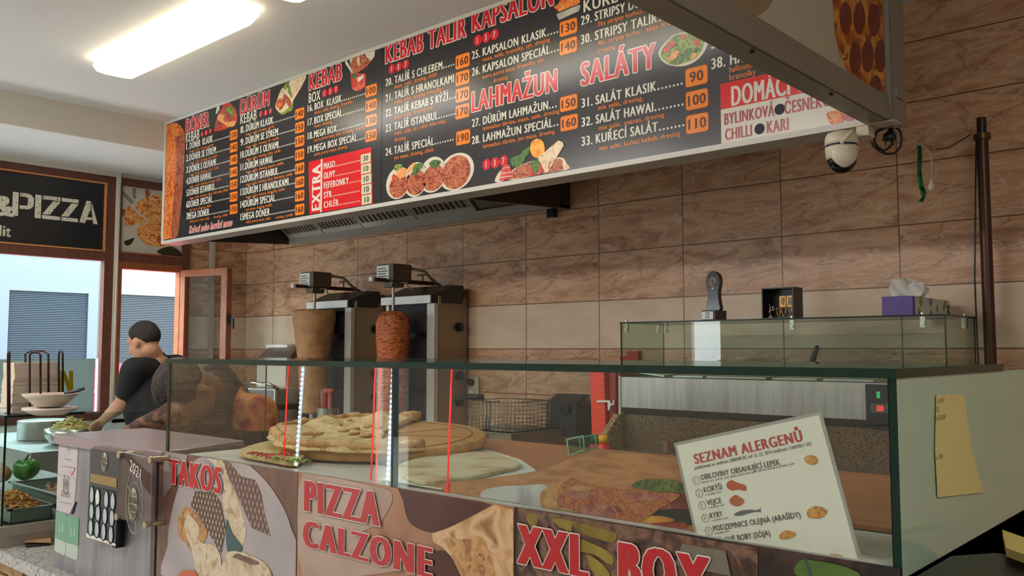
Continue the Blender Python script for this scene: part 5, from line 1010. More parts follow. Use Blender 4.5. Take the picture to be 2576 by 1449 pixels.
art(t, 'picture', [(m_gm, [sA(380, 440), sA(2600, 840), sA(2600, 1150), sA(380, 1150)], False), (m_fry, [sA(470, 520), sA(560, 540), sA(540, 640), sA(470, 600)], True), (m_fry, [sA(700, 570), sA(860, 590), sA(870, 690), sA(760, 640)], True), (m_fry, [sA(870, 590), sA(1080, 640), sA(1280, 700), sA(1260, 790), sA(1130, 760), sA(960, 700)], True), (m_fry, [sA(870, 730), sA(1050, 790), sA(1250, 900), sA(1240, 1000), sA(1080, 900), sA(900, 860)], True), (m_fry, [sA(1010, 900), sA(1150, 980), sA(1230, 1100), sA(1100, 1100)], True), (m_gr, [sA(1830, 1000), sA(1900, 800), sA(2300, 870), sA(2350, 1100)], False), (m_pep, [(2008, 1449), (2012, 1410), (2060, 1412), (2120, 1424), (2160, 1449)], True), (m_teal, [(2022, 1405), (2036, 1449), (2044, 1449), (2030, 1405)], False)], 0.9, xC, DX1 - 0.001)
ptitle(t, 'XXL  BOX', sA(375, 978), sA(375, 620), (1790, 1580), 0.085)

# ------------------------------------------------------------------ wooden board with the large pizza
BC = V((-1.655, 1.375, ZD + 0.028)); tilt = Matrix.Translation(BC) @ Matrix.Rotation(math.radians(3.2), 4, V((0.7435, 0.6687, 0)))
bd = empty('pizza_board', BC, 'round wooden pizza board with cutting grooves behind the glass', 'pizza board')
m_bw = mat('board_wood', '#c08a48', 0.45, noise=(10, ['#b07a3c', '#c8924e', '#cf9d5a'], 4, 0.4, (1, 6, 1)))
b = MB(); b.T = tilt; b.lathe([(0.235, -0.012), (0.25, -0.008), (0.25, 0.008), (0.245, 0.012), (0.05, 0.012)], n=64); b.build('board', m_bw, bd)
b = MB(); b.T = tilt
b.tube([V((0.215*math.cos(a*math.pi/32), 0.215*math.sin(a*math.pi/32), 0.0118)) for a in range(65)], 0.0018, 4)
for k in range(6):
    a = math.radians(28 + 45*k); b.tube([V((0, 0, 0.0118)), V((0.2*math.cos(a), 0.2*math.sin(a), 0.0118))], 0.0014, 4)
b.build('groove', mat('groove_dark', '#5e3e1c', 0.7), bd)
b = MB(); b.T = tilt; b.box((-0.02, 0.12, -0.03), (0.02, 0.16, -0.012)); b.build('foot', m_bw, bd)
m_pz = mat('pizza_cheese', '#c9a262', 0.5, noise=(30, ['#a8763a', '#cfa968', '#dcc08a', '#c08848'], 6, 0.9), bump=(45, 0.5)); m_pzc = mat('pizza_crust', '#b98248', 0.55, noise=(25, ['#8e5526', '#bd8850', '#d0a468', '#a66a34'], 5, 0.6), bump=(40, 0.4))
pzt = empty('pizza', BC + V((0, 0, 0.013)), 'large pale cheese pizza with a piece missing on the round wooden board', 'pizza')
r3 = random.Random(5); b = MB(); b.T = tilt; A0, A1, NA, NR = math.radians(118), math.radians(118 + 222), 60, 10; vs = []; fs = []
for i in range(NA + 1):
    a = A0 + (A1 - A0)*i/NA; R_ = 0.268 + 0.006*math.sin(7*a) + 0.004*math.sin(17*a)
    for j in range(NR + 1):
        f = j/NR; r_ = R_*f; z = 0.018 + 0.006*math.sin(9*a + 5*f) * f + 0.003*math.sin(23*a)*f
        if 0.78 < f < 0.98: z += 0.010
        if f >= 0.98: z = 0.016
        if i == 0: z += 0.018*f
        vs.append((r_*math.cos(a), r_*math.sin(a), z))
fs = [(i*(NR+1)+j, i*(NR+1)+j+1, (i+1)*(NR+1)+j+1, (i+1)*(NR+1)+j) for i in range(NA) for j in range(NR)]
n0 = len(vs); vs += [(p[0], p[1], 0.0125) for p in vs]; fs2 = [tuple(k + n0 for k in f[::-1]) for f in fs]
edge = [j for j in range(NR+1)] + [i*(NR+1)+NR for i in range(1, NA+1)] + [NA*(NR+1)+j for j in range(NR-1, -1, -1)]
wall = [(edge[k], edge[k+1] if k + 1 < len(edge) else edge[0]) for k in range(len(edge) - 1)]
b.add(vs, fs + fs2 + [(a_, a_ + n0, c_ + n0, c_) for a_, c_ in wall], True); b.build('pizza_base', m_pz, pzt)
b = MB(); b.T = tilt
b.tube([V(((0.250 + 0.007*math.sin(7*a) + 0.005*math.sin(13*a))*math.cos(a), (0.250 + 0.007*math.sin(7*a))*math.sin(a), 0.024)) for a in [A0 + (A1-A0)*k/70 for k in range(71)]], [0.010 + 0.003*math.sin(k*1.1) + 0.002*math.sin(k*2.7) for k in range(71)], 8); b.build('crust', m_pzc, pzt)
b = MB(); b.T = tilt
for k in range(24):
    a = A0 + (A1-A0)*r3.random(); r_ = 0.05 + 0.18*r3.random(); b.ell((r_*math.cos(a), r_*math.sin(a), 0.021), (0.016, 0.012, 0.0045), 8, 5, Matrix.Rotation(a, 3, 'Z'))
b.build('cheese_bubbles', mat('cheese_bubble', '#c48a4c', 0.5, noise=(60, ['#b5713a', '#d2a668'], 3, 0.4)), pzt)
# paper with a folded flatbread under the board, wrap at the left
def zz(px, py, z): p = az(px, py, z); return V((p.x, max(p.y, 1.048), p.z))
t = empty('flatbread', zz(1200, 1190, ZD + 0.005), 'pale folded flatbread on white paper under the right side of the board', 'flatbread')
b = MB(); b.prism([zz(x, y, ZD + 0.0045) for x, y in ((1040, 1243), (1350, 1186), (1310, 1158), (1225, 1132), (1080, 1130), (900, 1215))], (0, 0, 0.0015)); b.build('paper', mat('parchment', '#c9cec4', 0.7), t)
b = MB(); pts = spline([zz(x, y, ZD + 0.006) for x, y in ((1030, 1222), (1150, 1215), (1250, 1195), (1310, 1178), (1280, 1160), (1220, 1145), (1100, 1150), (1000, 1180))], 4); b.prism(pts, (0, 0, 0.008)); b.build('bread', mat('flatbread_dough', '#c4b48e', 0.6, noise=(12, ['#a8844e', '#c9ba96', '#d0c6aa'], 5, 0.6)), t, bevel=0.003)
t = empty('wrap', zz(660, 1140, ZD + 0.005), 'flat wrap with shredded red and green vegetables at the left end of the glass case', 'wrap')
b = MB(); pts = spline([zz(x, y, ZD + 0.005) for x, y in ((600, 1146), (660, 1124), (735, 1112), (775, 1135), (750, 1172), (680, 1165))], 4); b.prism(pts, (0, 0, 0.012)); b.build('tortilla', mat('tortilla', '#c9ab72', 0.6, noise=(20, ['#b08c50', '#d0b884'], 4, 0.5)), t, bevel=0.003)
for nm, c_, ys in (('tomato_shreds', '#b8412a', 1150), ('salad_shreds', '#8fa04a', 1160)):
    b = MB()
    for k in range(26):
        p = zz(625 + 110*r3.random(), ys + 14*r3.random() - 8, ZD + 0.019); a = r3.random()*3.1; d = V((math.cos(a), math.sin(a), 0))*0.014; b.tube([p - d, p + V((0, 0, 0.004)), p + d], 0.0022, 5)
    b.build(nm, mat(nm, c_, 0.4), t)

# ------------------------------------------------------------------ pizza slice picture card standing in the case
YC = 1.052
def cz(px, py, l=0): return at(px, py, YC - 0.0004*l)
t = empty('picture_card', cz(1450, 1290), 'picture card of a pizza slice on a plate, left of the allergen sheet', 'picture card')
zb_ = ZD + 0.001
def clampz(ps): return [V((p.x, p.y, max(p.z, zb_))) for p in ps]
b = MB(); b.prism(clampz([cz(x, y) for x, y in ((1048, 1245), (1350, 1187), (1425, 1158), (1508, 1138), (1620, 1143), (1810, 1168), (1810, 1390), (1300, 1290))]), (0, 0.003, 0)); b.build('card', mat('card_wood_print', '#a06840', 0.3, noise=(14, ['#8e5a34', '#a86e44', '#b57e50', '#965e38'], 5, 0.8, (1, 1, 5))), t)
m_cp = mat('card_plate', '#b5b2b0', 0.3, noise=(9, ['#a29c9c', '#bebcba', '#8c8084'], 3, 0.6)); m_cpz = mat('card_pizza', '#96502c', 0.3, noise=(75, ['#6a2016', '#9a4a28', '#b8703a', '#8a3e30', '#c08a50'], 7, 1.2)); m_cham = mat('card_ham', '#8e4a40', 0.3, noise=(90, ['#7a3430', '#9e5a4c', '#b07a64'], 6, 1)); m_ccr = mat('card_crust', '#b07c44', 0.3, noise=(50, ['#7c4a1e', '#b5844c', '#c79a60'], 5, 0.6)); m_cpes = mat('card_pesto', '#44501a', 0.3, noise=(110, ['#232c0c', '#4c5a1c', '#6f7c2c'], 5, 1)); m_ctom = mat('card_tomato', '#7a2416', 0.3, noise=(30, ['#5a140e', '#8e301c', '#a04a24'], 4, 0.6)); m_cpep = mat('card_pepper', '#b5702a', 0.3, noise=(25, ['#8e3a1a', '#b8742a', '#d09a3c'], 3, 0.5)); m_cbl = mat('card_slate', '#1c1412', 0.3)
b = MB(); ms = []
for i, (m, pts) in enumerate(((m_cp, [(30, 350), (80, 300), (250, 268), (450, 262), (650, 265), (640, 540), (420, 500), (180, 450), (60, 400)]), (m_ctom, [(1820, 320), (1920, 330), (2010, 480), (1960, 490), (1800, 470)]), (m_cbl, [(1640, 520), (1750, 480), (2020, 500), (2060, 620), (1850, 620), (1650, 560)]), (m_cpep, [(1450, 620), (1560, 555), (1700, 545), (1830, 580), (1760, 610), (1900, 640), (2060, 760), (1900, 730), (1600, 670)]), (m_ctom, [(1600, 640), (1800, 600), (1930, 610), (1920, 680), (1750, 680)]),
        (m_cpes, [(1430, 265), (1510, 215), (1660, 205), (1850, 220), (1920, 290), (1900, 330), (1700, 320), (1520, 290)]), (m_ccr, [(850, 188), (720, 250), (640, 290), (590, 330), (582, 420), (600, 490), (650, 525), (850, 570), (1150, 600), (1270, 590), (1250, 540), (950, 520), (800, 400), (800, 290)]),
        (m_cpz, [(860, 195), (1000, 240), (1200, 275), (1450, 310), (1650, 325), (1880, 345), (1760, 440), (1640, 510), (1500, 600), (1380, 640), (1290, 610), (1200, 570), (1000, 530), (900, 480), (760, 460), (740, 340), (780, 260)]), (m_cham, [(800, 310), (1000, 320), (1120, 360), (1040, 390), (880, 380)]), (m_cham, [(920, 480), (1050, 430), (1250, 440), (1280, 540), (1100, 560), (960, 530)]), (m_cham, [(1350, 330), (1600, 340), (1780, 380), (1600, 410), (1420, 380)]), (m_ccr, [(870, 280), (960, 265), (1080, 290), (1030, 310), (900, 310)]))):
    if m not in ms: ms.append(m)
    b.m = ms.index(m); b.poly(spline(clampz([cz(1200 + x/3.68, 1150 + y/3.68, 1 + i*0.6) for x, y in pts]), 4))
b.build('slice_print', ms, t)

# ------------------------------------------------------------------ allergen list
YA = 1.041
TL, TR = at(1695, 1115, YA), at(2066, 1034, YA); ux = (TR - TL).normalized(); uz = V((-ux.z, 0, ux.x)); W_ = (TR - TL).length; Hs = W_ * 1.414
t = empty('allergen_sheet', TL - uz*Hs, 'tilted laminated allergen list reading SEZNAM ALERGENŮ leaning inside the glass', 'sheet')
b = MB(); b.prism([TL - uz*Hs, TR - uz*Hs, TR, TL], (0, 0.0012, 0)); b.build('laminate', mat('laminate', '#a8a29c', 0.25), t)
def S(px, py, l=1): return at(px, py, YA - 0.0004*l)
b = MB(); m_ = 0.004; b.poly([TL - uz*(Hs - m_) + ux*m_ + V((0, -0.0003, 0)), TR - uz*(Hs - m_) - ux*m_ + V((0, -0.0003, 0)), TR - uz*m_ - ux*m_ + V((0, -0.0003, 0)), TL - uz*m_ + ux*m_ + V((0, -0.0003, 0))]); b.build('page', mat('page_white', '#e6e0d6', 0.5), t)
sB = lambda x, y: (1680 + x/3.377, 1020 + y/3.377)
def stext(b, body, p0, h, p1, off=0.03, sh=0):
    a_ = S(*sB(*p0), 2); c_ = S(*sB(*p1), 2); d = (c_ - a_); hh = h/3.377/2208*1.2
    text(b, body, a_, d.normalized(), uz + ux*sh, d.length, hh, off)
b = MB(); stext(b, 'SEZNAM ALERGENŮ', (232, 498), 78, (1150, 300), 0.05); b.build('heading', mat('print_coral', '#b8423c', 0.5), t)
b = MB(); m_ink = mat('print_ink', '#4a4440', 0.5)
stext(b, 'publikovaný ve směrnici 2000/89 ES, od 13. 12. 2014 směrnicí 1169/2011 EU', (228, 545), 26, (1218, 338), 0.01, 0.2)
for s, p0, h, p1 in (('OBILOVINY OBSAHUJÍCÍ LEPEK', (283, 634), 42, (957, 502)), ('KORÝŠI', (310, 740), 42, (462, 710)), ('VEJCE', (335, 850), 42, (458, 826)), ('RYBY', (362, 960), 42, (468, 940)), ('PODZEMNICE OLEJNÁ (ARAŠÍDY)', (390, 1068), 42, (1130, 950)), ('SÓJOVÉ BOBY (SÓJA)', (415, 1176), 42, (872, 1105))): stext(b, s, p0, h, p1, 0.015)
for s, p0, p1 in (('pšenice, žito, ječmen, oves, špalda, kamut nebo jejich hybridní odrůdy a výrobky z nich', (288, 662), (1078, 500)), ('a výrobky z nich', (318, 768), (455, 740)), ('a výrobky z nich', (345, 878), (480, 850)), ('a výrobky z nich', (372, 986), (510, 960)), ('a výrobky z nich', (400, 1096), (520, 1072))): stext(b, s, p0, 17, p1, 0.0)
b.build('list_text', m_ink, t)
b = MB(); k = 0
for (x, y), s in zip(((240, 638), (267, 745), (292, 850), (318, 958), (346, 1066), (372, 1175)), '123456'):
    c = S(*sB(x, y), 2); R_ = 0.0052; b.tube([c + V((R_*math.cos(a*math.pi/10), 0, R_*math.sin(a*math.pi/10))) for a in range(21)], 0.00025, 4); text(b, s, c - ux*(0.0008 if s == '1' else 0.0017) - uz*0.0026, ux, uz, None, 0.0052, 0.0)
b.build('numerals', mat('print_dusty_red', '#93463e', 0.5), t)
def sp(nm, m, pts):
    b = MB(); b.poly(spline([S(*sB(x, y), 2) for x, y in pts], 4)); b.build(nm, m, t)
m_fo = mat('print_food', '#c47a30', 0.5, noise=(140, ['#9a5a20', '#cc8a40', '#d8a860'], 4, 0.6)); m_lob = mat('print_lobster', '#b5502c', 0.5)
sp('lobster_icon', m_lob, [(500, 660), (540, 635), (590, 655), (660, 680), (660, 725), (600, 715), (550, 722), (505, 700)]); sp('egg_icon', mat('print_egg', '#b5603a', 0.5), [(525, 800), (570, 760), (600, 770), (645, 800), (640, 835), (590, 858), (540, 840)])
sp('fish_icon', mat('print_fish', '#6a6a70', 0.5), [(560, 930), (600, 900), (680, 885), (760, 888), (795, 866), (785, 890), (798, 908), (755, 902), (690, 915), (620, 935)])
sp('grain_icon', m_fo, [(1158, 450), (1200, 420), (1265, 440), (1272, 480), (1240, 505), (1180, 490)]); sp('peanut_icon', m_fo, [(1188, 890), (1250, 855), (1345, 880), (1345, 925), (1290, 960), (1195, 950)]); sp('soy_icon', m_fo, [(948, 1100), (1000, 1062), (1080, 1080), (1080, 1110), (1010, 1135), (955, 1130)]); sp('nut_icon', m_fo, [(722, 1205), (760, 1192), (803, 1200), (803, 1225), (760, 1235), (725, 1225)]); sp('hazelnut_icon', mat('print_nut', '#9a5626', 0.5, noise=(120, ['#7a3a18', '#b5762f', '#c8924a'], 4, 0.6)), [(1325, 1300), (1380, 1262), (1480, 1275), (1495, 1320), (1440, 1348), (1340, 1335)])

# ------------------------------------------------------------------ notes on the pale side glass and black printer
XN = DX1 + 0.0015
pts = [ax(x, y, XN) for x, y in ((2355, 993), (2423, 992), (2432, 1060), (2445, 1140), (2473, 1238), (2358, 1251), (2352, 1130))]
t = empty('sticky_note', pts[5], 'tall yellow paper note stuck on the pale side glass', 'note')
m_yel = mat('note_yellow', '#c9b878', 0.7)
b = MB(); b.prism(pts, (0.001, 0, 0)); b.build('note_sheet', m_yel, t)
b = MB()
for s, px, py, w in (('1x MLIT', 2358, 1014, 0.030), ('SZ', 2356, 1036, 0.012), ('NA ŽLEVENI', 2354, 1058, 0.04), ('1x SYE', 2354, 1158, 0.03)):
    p = ax(px, py, XN + 0.0013); text(b, s, p, V((0, 1, 0)), UZ, w, 0.0055, 0.0)
b.build('handwriting', mat('pencil', '#857a50', 0.8), t)
t = empty('receipt_printer', (-0.2, 1.0, 0.9), 'black receipt printer at the right end of the counter', 'printer')
b = MB(); b.prism([(-0.337, 1.03, 1.0), (-0.337, 1.18, 1.0), (-0.30, 1.235, 1.0), (-0.05, 1.235, 1.0), (-0.05, 0.9, 1.0), (-0.30, 0.98, 1.0)], (0, 0, 0.248)); b.build('housing', mat('printer_black', '#0d0d0e', 0.35), t, bevel=0.006)
b = MB(); b.box((-0.27, 1.0, 1.248), (-0.12, 1.1, 1.252)); b.build('paper_cover', m_blk, t)
MB().box((-0.33, 0.92, 0), (0.9, 1.5, 0.98)).build('printer_stand', mat('counter_laminate', '#4a4038', 0.5)); tag(bpy.data.objects['printer_stand'], 'dark low counter end carrying the black receipt printer', 'counter')
MB().box((-0.32, 0.95, 0.98), (-0.06, 1.22, 1.0)).build('printer_riser', m_dark); tag(bpy.data.objects['printer_riser'], 'thin dark riser plate under the black receipt printer', 'plate')
a_ = [az(x, y, 1.262) for x, y in ((2521, 1349), (2590, 1378), (2590, 1412), (2531, 1402))]
b = MB(); b.prism([az(x, y, 1.255) for x, y in ((2522, 1352), (2640, 1395), (2640, 1440), (2532, 1400))], (0, 0, 0.010)); o = b.build('note_pad', mat('pad_yellow', '#c2ac62', 0.7)); tag(o, 'yellow note pad lying on the black receipt printer', 'note pad')
# ------------------------------------------------------------------ steel service cabinet with awards, left of the display counter
BX0, BX1 = -2.69, -2.078
sc_ = empty('steel_cabinet', (-2.38, 1.15, 0.88), 'stainless counter cabinet carrying award plaques, left of the TAKOS poster', 'cabinet')
MB().box((BX0, YG, 0.88), (BX1, 1.28, ZD - 0.028)).build('housing', mat('cabinet_steel', '#86868a', 0.38, 0.55, noise=(5, ['#77777b', '#949498'], 4, 0.3, (6, 1, 1))), sc_)
b = MB(); b.prism([V((BX0 - 0.012, YG - 0.012, ZD - 0.028)), V((-2.05, YG - 0.012, ZD - 0.028)), V((-2.05, YG + 0.06, ZD - 0.028)), V((-2.125, 1.29, ZD - 0.028)), V((BX0 - 0.012, 1.29, ZD - 0.028))], (0, 0, 0.028)); b.build('top', mat('cabinet_top', '#9a8a8c', 0.3, 0.35), sc_, bevel=0.004)
MB().box((BX1 - 0.022, YG - 0.006, 0.88), (BX1, YG, ZD - 0.028)).build('corner_trim', mat('corner_brown', '#4a3a36', 0.4), sc_)
def F(px, py, y=YG): return at(px, py, y)
sC = lambda x, y: (120 + x/3.725, 1060 + y/3.725)
def plate(nm, pts, m, par, y=YG, th=0.001, bevel=0):
    b = MB(); b.prism([F(*sC(*p), y - th) for p in pts], (0, th, 0)); return b.build(nm, m, par, bevel=bevel)
m_cert = mat('certificate', '#b3acae', 0.5); m_faint = mat('faint_print', '#8f888c', 0.6); m_ck = mat('faint_red', '#c27a7c', 0.6)
def tt(b, s, p0, p1, hpx, y, off=0.02):
    a_, c_ = F(*sC(*p0), y), F(*sC(*p1), y); d = c_ - a_; text(b, s, a_, d.normalized(), UZ, d.length, hpx/3.725/2208*2.85, off)
t = empty('certificate_sticker', F(*sC(180, 540)), 'upper pale certificate sticker on the steel cabinet', 'sticker', 'certificate stickers')
plate('sheet', [(92, 492), (270, 538), (284, 203), (128, 172), (103, 215)], m_cert, t)
b = MB(); tt(b, 'certifikát', (160, 355), (222, 372), 14, YG - 0.0013); tt(b, 'kvality a spokojenosti', (135, 420), (245, 440), 10, YG - 0.0013); p = F(*sC(195, 225), YG - 0.0013); b.tube([p + V((0.010*math.cos(k*math.pi/6), 0, 0.016*math.sin(k*math.pi/6))) for k in range(13)], 0.0008, 4); b.build('print', m_faint, t)
b = MB(); b.tube([F(*sC(*p), YG - 0.0016) for p in ((210, 470), (225, 505), (262, 430))], 0.0014, 5); b.build('tick', m_ck, t)
t = empty('certificate_sticker', F(*sC(180, 860)), 'lower pale certificate sticker with a laurel emblem and a folded corner', 'sticker', 'certificate stickers')
plate('sheet', [(80, 835), (205, 868), (248, 772), (268, 540), (92, 497)], m_cert, t)
b = MB(); p = F(*sC(172, 590), YG - 0.0013)
for s in (-1, 1): b.tube([p + V((s*0.019*math.sin(k*math.pi/8), 0, -0.028*math.cos(k*math.pi/8))) for k in range(8)], 0.0012, 4)
b.tube([p + V((0.010*math.cos(k*math.pi/6), 0, 0.015*math.sin(k*math.pi/6))) for k in range(13)], 0.0014, 4); b.ell(p, (0.006, 0.001, 0.009), 10, 6)
tt(b, 'PŘEVERENÁ', (128, 668), (208, 690), 22, YG - 0.0013, 0.03); tt(b, 'SPOLEČNOST', (124, 702), (212, 722), 22, YG - 0.0013, 0.03); tt(b, 'hodnocení zákazníků', (105, 758), (222, 780), 9, YG - 0.0013); b.build('print', mat('print_grey', '#77727a', 0.6), t)
plate('folded_corner', [(205, 868), (248, 772), (262, 752), (226, 868)], mat('fold_dark', '#2e2a3a', 0.5), t, YG - 0.001, 0.003)
for nm, pts, lb in (('green_sticker', [(75, 842), (165, 862), (176, 885), (164, 1240), (150, 1256), (62, 1212)], 'left one of two green and white stickers low on the cabinet'), ('green_sticker', [(178, 882), (280, 900), (292, 920), (279, 1290), (268, 1303), (168, 1260)], 'right one of two green and white stickers low on the cabinet')):
    t = empty(nm, F(*sC(*pts[-1])), lb, 'sticker', 'green stickers'); plate('sheet', pts, mat('sticker_silver', '#a9b5ac', 0.35), t)
    x0, y0 = pts[0]; x1, y1 = pts[2]
    plate('green_field', [pts[0], pts[1], pts[2], (x1 - 7, y1 + 250), (x0 - 8, y0 + 250)], mat('sticker_green', '#5f9478', 0.4), t, YG - 0.001, 0.0006)
    b = MB(); q0 = ((x0 + x1)/2, y0 + 190)
    for dx in (-16, 14): b.poly([F(*sC(q0[0] + dx + u, q0[1] + w), YG - 0.002) for u, w in ((-10, 0), (0, -90), (8, -60), (2, -20), (12, -30), (4, 10))])
    b.build('flame_mark', mat('sticker_pale', '#8fb5a0', 0.4), t)
# black award plaque
t = empty('award_plaque', F(*sC(510, 1100)), 'black award plaque with gold plate and rows of round white tokens', 'plaque')
yq = YG - 0.02
plate('upper_board', [(400, 258), (676, 302), (660, 662), (388, 600)], mat('plaque_black', '#23272c', 0.25), t, yq, 0.008)
plate('top_ledge', [(440, 232), (700, 278), (676, 302), (400, 258)], mat('ledge_brown', '#6a5a52', 0.4), t, YG - 0.004, 0.02)
plate('token_board', [(386, 603), (660, 668), (634, 1165), (364, 1068)], mat('plaque_blue_black', '#15202e', 0.3), t, yq, 0.008)
b = MB(); b.prism([F(*sC(*p), yq) for p in ((640, 300), (676, 302), (640, 1190), (605, 1180))], (0, 0.0195, 0)); b.build('back_block', mat('plaque_back', '#100c0c', 0.4), t)
plate('white_base', [(362, 1048), (634, 1150), (632, 1168), (362, 1082)], m_wht, t, yq - 0.008, 0.001)
plate('gold_plate', [(402, 485), (648, 536), (643, 622), (398, 566)], mat('gold_plate', '#8f7a45', 0.35, 0.5), t, yq - 0.008, 0.0012)
def globe(par, c, rx, rz, m, r_=0.0012, nm='globe_emblem'):
    b = MB()
    for f in (0.33, 0.7, 1.0): b.tube([c + V((rx*f*math.cos(k*math.pi/10), 0, rz*math.sin(k*math.pi/10))) for k in range(21)], r_, 5)
    for f in (-0.5, 0, 0.5): w = rx*math.sqrt(1 - f*f); b.tube([c + V((-w, 0, f*rz)), c + V((w, 0, f*rz))], r_, 5)
    b.tube([c + V((0, 0, -rz)), c + V((0, 0, rz))], r_, 5); return b.build(nm, m, par)
c = F(*sC(532, 381), yq - 0.009); globe(t, c, 0.0165, 0.024, mat('emblem_pewter', '#9a9488', 0.3, 0.7))
m_tok = mat('token_white', '#a9b4b8', 0.3); m_tok2 = mat('token_label', '#d5d8d6', 0.4); m_rim = mat('token_rim', '#0c1626', 0.3)
for r_, row in enumerate((((412, 692), (466, 715), (547, 735), (608, 752)), ((410, 845), (470, 862), (535, 885), (600, 905)), ((402, 992), (460, 1010), (522, 1035), (590, 1060)))):
    for k, (x, y) in enumerate(row):
        c = F(*sC(x, y), yq - 0.009); R_ = 0.0226; pts = [c + V((0.62*R_*math.cos(a*math.pi/12), 0, R_*math.sin(a*math.pi/12))) for a in range(24)]
        b = MB(); b.m = 0; b.prism(pts, (0, 0.002, 0)); b.m = 1; b.tube(pts + pts[:1], 0.0016, 5); b.build('token', [m_tok2 if (r_, k) == (0, 1) else m_tok, m_rim], t)
# acrylic plaque 2021 on four stand-offs
ya = YG - 0.045
t = empty('acrylic_plaque', F(*sC(810, 980)), 'clear acrylic plaque engraved 2021 with globe emblem on four stand-off screws', 'plaque')
b = MB(); b.prism([F(*sC(*p), ya) for p in ((680, 284), (986, 352), (962, 985), (640, 905))], (0, 0.006, 0)); b.build('acrylic_plate', glass('acrylic_plate_glass', '#d6d2d0', 0.8, 0.02, 0.10, '#cfc8c6'), t)
b = MB(); b.prism([F(*sC(*p), ya - 0.0006) for p in ((686, 290), (960, 690), (966, 500), (760, 310))], (0, 0.0004, 0)); b.build('diagonal_band', glass('etched_band', '#c9b8b4', 0.5, 0.1, 0.22, '#8a7470'), t)
b = MB(); a_, c_ = F(*sC(765, 455), ya - 0.001), F(*sC(868, 552), ya - 0.001); d = (c_ - a_); text(b, '2021', a_, d.normalized(), V((0.1, 0, 1)).normalized(), d.length, 0.026, 0.01); b.build('year', mat('etched_white', '#c9c4c4', 0.6), t)
c = F(*sC(800, 775), ya - 0.004); globe(t, c, 0.023, 0.037, MATS['emblem_pewter'], 0.0016)
b = MB()
for f in (0.62, 1.0): b.tube([c + V((0, 0.003, 0.005)) + V((0.044*f*math.cos(k*math.pi/14), 0, 0.075*f*math.sin(k*math.pi/14))) for k in range(29)], 0.0009*f, 5)
for k in range(8): a = k*math.pi/4 + 0.3; b.tube([c + V((0.027*math.cos(a), 0.003, 0.005 + 0.046*math.sin(a))), c + V((0.044*math.cos(a), 0.003, 0.005 + 0.075*math.sin(a)))], 0.0006, 4)
b.build('etched_globe', mat('etched_grey', '#a5a2a4', 0.6), t)
for x, y in ((690, 312), (985, 358), (668, 890), (935, 968)):
    p = F(*sC(x, y), ya); b = MB(); b.cyl(p + V((0, -0.004, 0)), V((p.x, YG - 0.0005, p.z)), 0.0065, 14); b.cyl(p + V((0, -0.008, 0)), p + V((0, -0.004, 0)), 0.0085, 14); b.build('stand_off_screw', mat('screw_brass', '#b5a890', 0.25, 0.8), t)

# ------------------------------------------------------------------ salad bar glass case at the far left
SX1, SYF, SYB, SZ0, SZ1 = -3.08, 1.02, 1.26, 0.945, 1.285
cr_ = ad(25, 1335, 2.82); tl_ = ad(40, 1047, 2.83)
sbx = empty('salad_bar', (-3.7, 1.25, 0.88), 'glass topped salad bar with metal trays at the left edge', 'salad bar')
SX0 = -4.85
b = MB(); b.box((SX0, 1.0, 0.88), (SX1 + 0.02, 1.62, SZ0 - 0.03)); b.box((SX0, 0.999, SZ0 - 0.03), (SX1 + 0.025, 1.03, SZ0)); b.box((SX1 - 0.01, 1.03, SZ0 - 0.03), (SX1 + 0.0255, 1.62, SZ0)); b.build('base', mat('salad_steel', '#a59d90', 0.35, 0.5), sbx)
b = MB(); b.pane((SX1 - 0.006, SYF, SZ0), (SX1, 1.60, SZ1), 'x', 1)
b.build('end_pane', [glass('salad_glass', '#e6f2ee', 0.8), m_edge], sbx)
b = MB(); b.pane((SX0, SYF - 0.007, SZ0), (SX1, SYF - 0.001, SZ1), 'y', 1); b.build('front_pane', [MATS['salad_glass'], m_edge], sbx)
b = MB(); b.pane((SX0, SYF - 0.01, SZ1), (SX1 + 0.003, SYB, SZ1 + 0.007), 'z', 1); b.build('top_pane', [MATS['salad_glass'], m_edge], sbx)
def pan(y, z, x0, x1, wy, label):
    t = empty('food_pan', ((x0+x1)/2, y, z - 0.03), label, 'food pan', 'food pans in the salad bar')
    b = MB(); y0, y1 = y - wy/2, y + wy/2
    b.box((x0, y0, z - 0.004), (x1, y0 + 0.014, z)); b.box((x0, y1 - 0.014, z - 0.004), (x1, y1, z)); b.box((x0, y0, z - 0.004), (x0 + 0.014, y1, z)); b.box((x1 - 0.014, y0, z - 0.004), (x1, y1, z)); b.build('rim', m_steel, t)
    b = MB(); b.box((x0 + 0.012, y0 + 0.012, z - 0.05), (x1 - 0.012, y1 - 0.012, z - 0.045))
    for a_, c_ in (((x0 + 0.012, y0 + 0.012), (x1 - 0.012, y0 + 0.014)), ((x0 + 0.012, y1 - 0.014), (x1 - 0.012, y1 - 0.012)), ((x0 + 0.012, y0 + 0.012), (x0 + 0.014, y1 - 0.012)), ((x1 - 0.014, y0 + 0.012), (x1 - 0.012, y1 - 0.012))): b.box((*a_, z - 0.05), (*c_, z - 0.003))
    b.build('pan_body', m_steel2, t); return t
pan(1.115, 0.99, -3.62, -3.10, 0.15, 'front metal pan with shredded carrot in the salad bar'); pan(1.30, 1.01, -3.62, -3.10, 0.18, 'second metal pan with tomato pieces in the salad bar'); pan(1.50, 1.03, -3.62, -3.10, 0.18, 'rear metal pan under the green pepper in the salad bar')
r4 = random.Random(8)
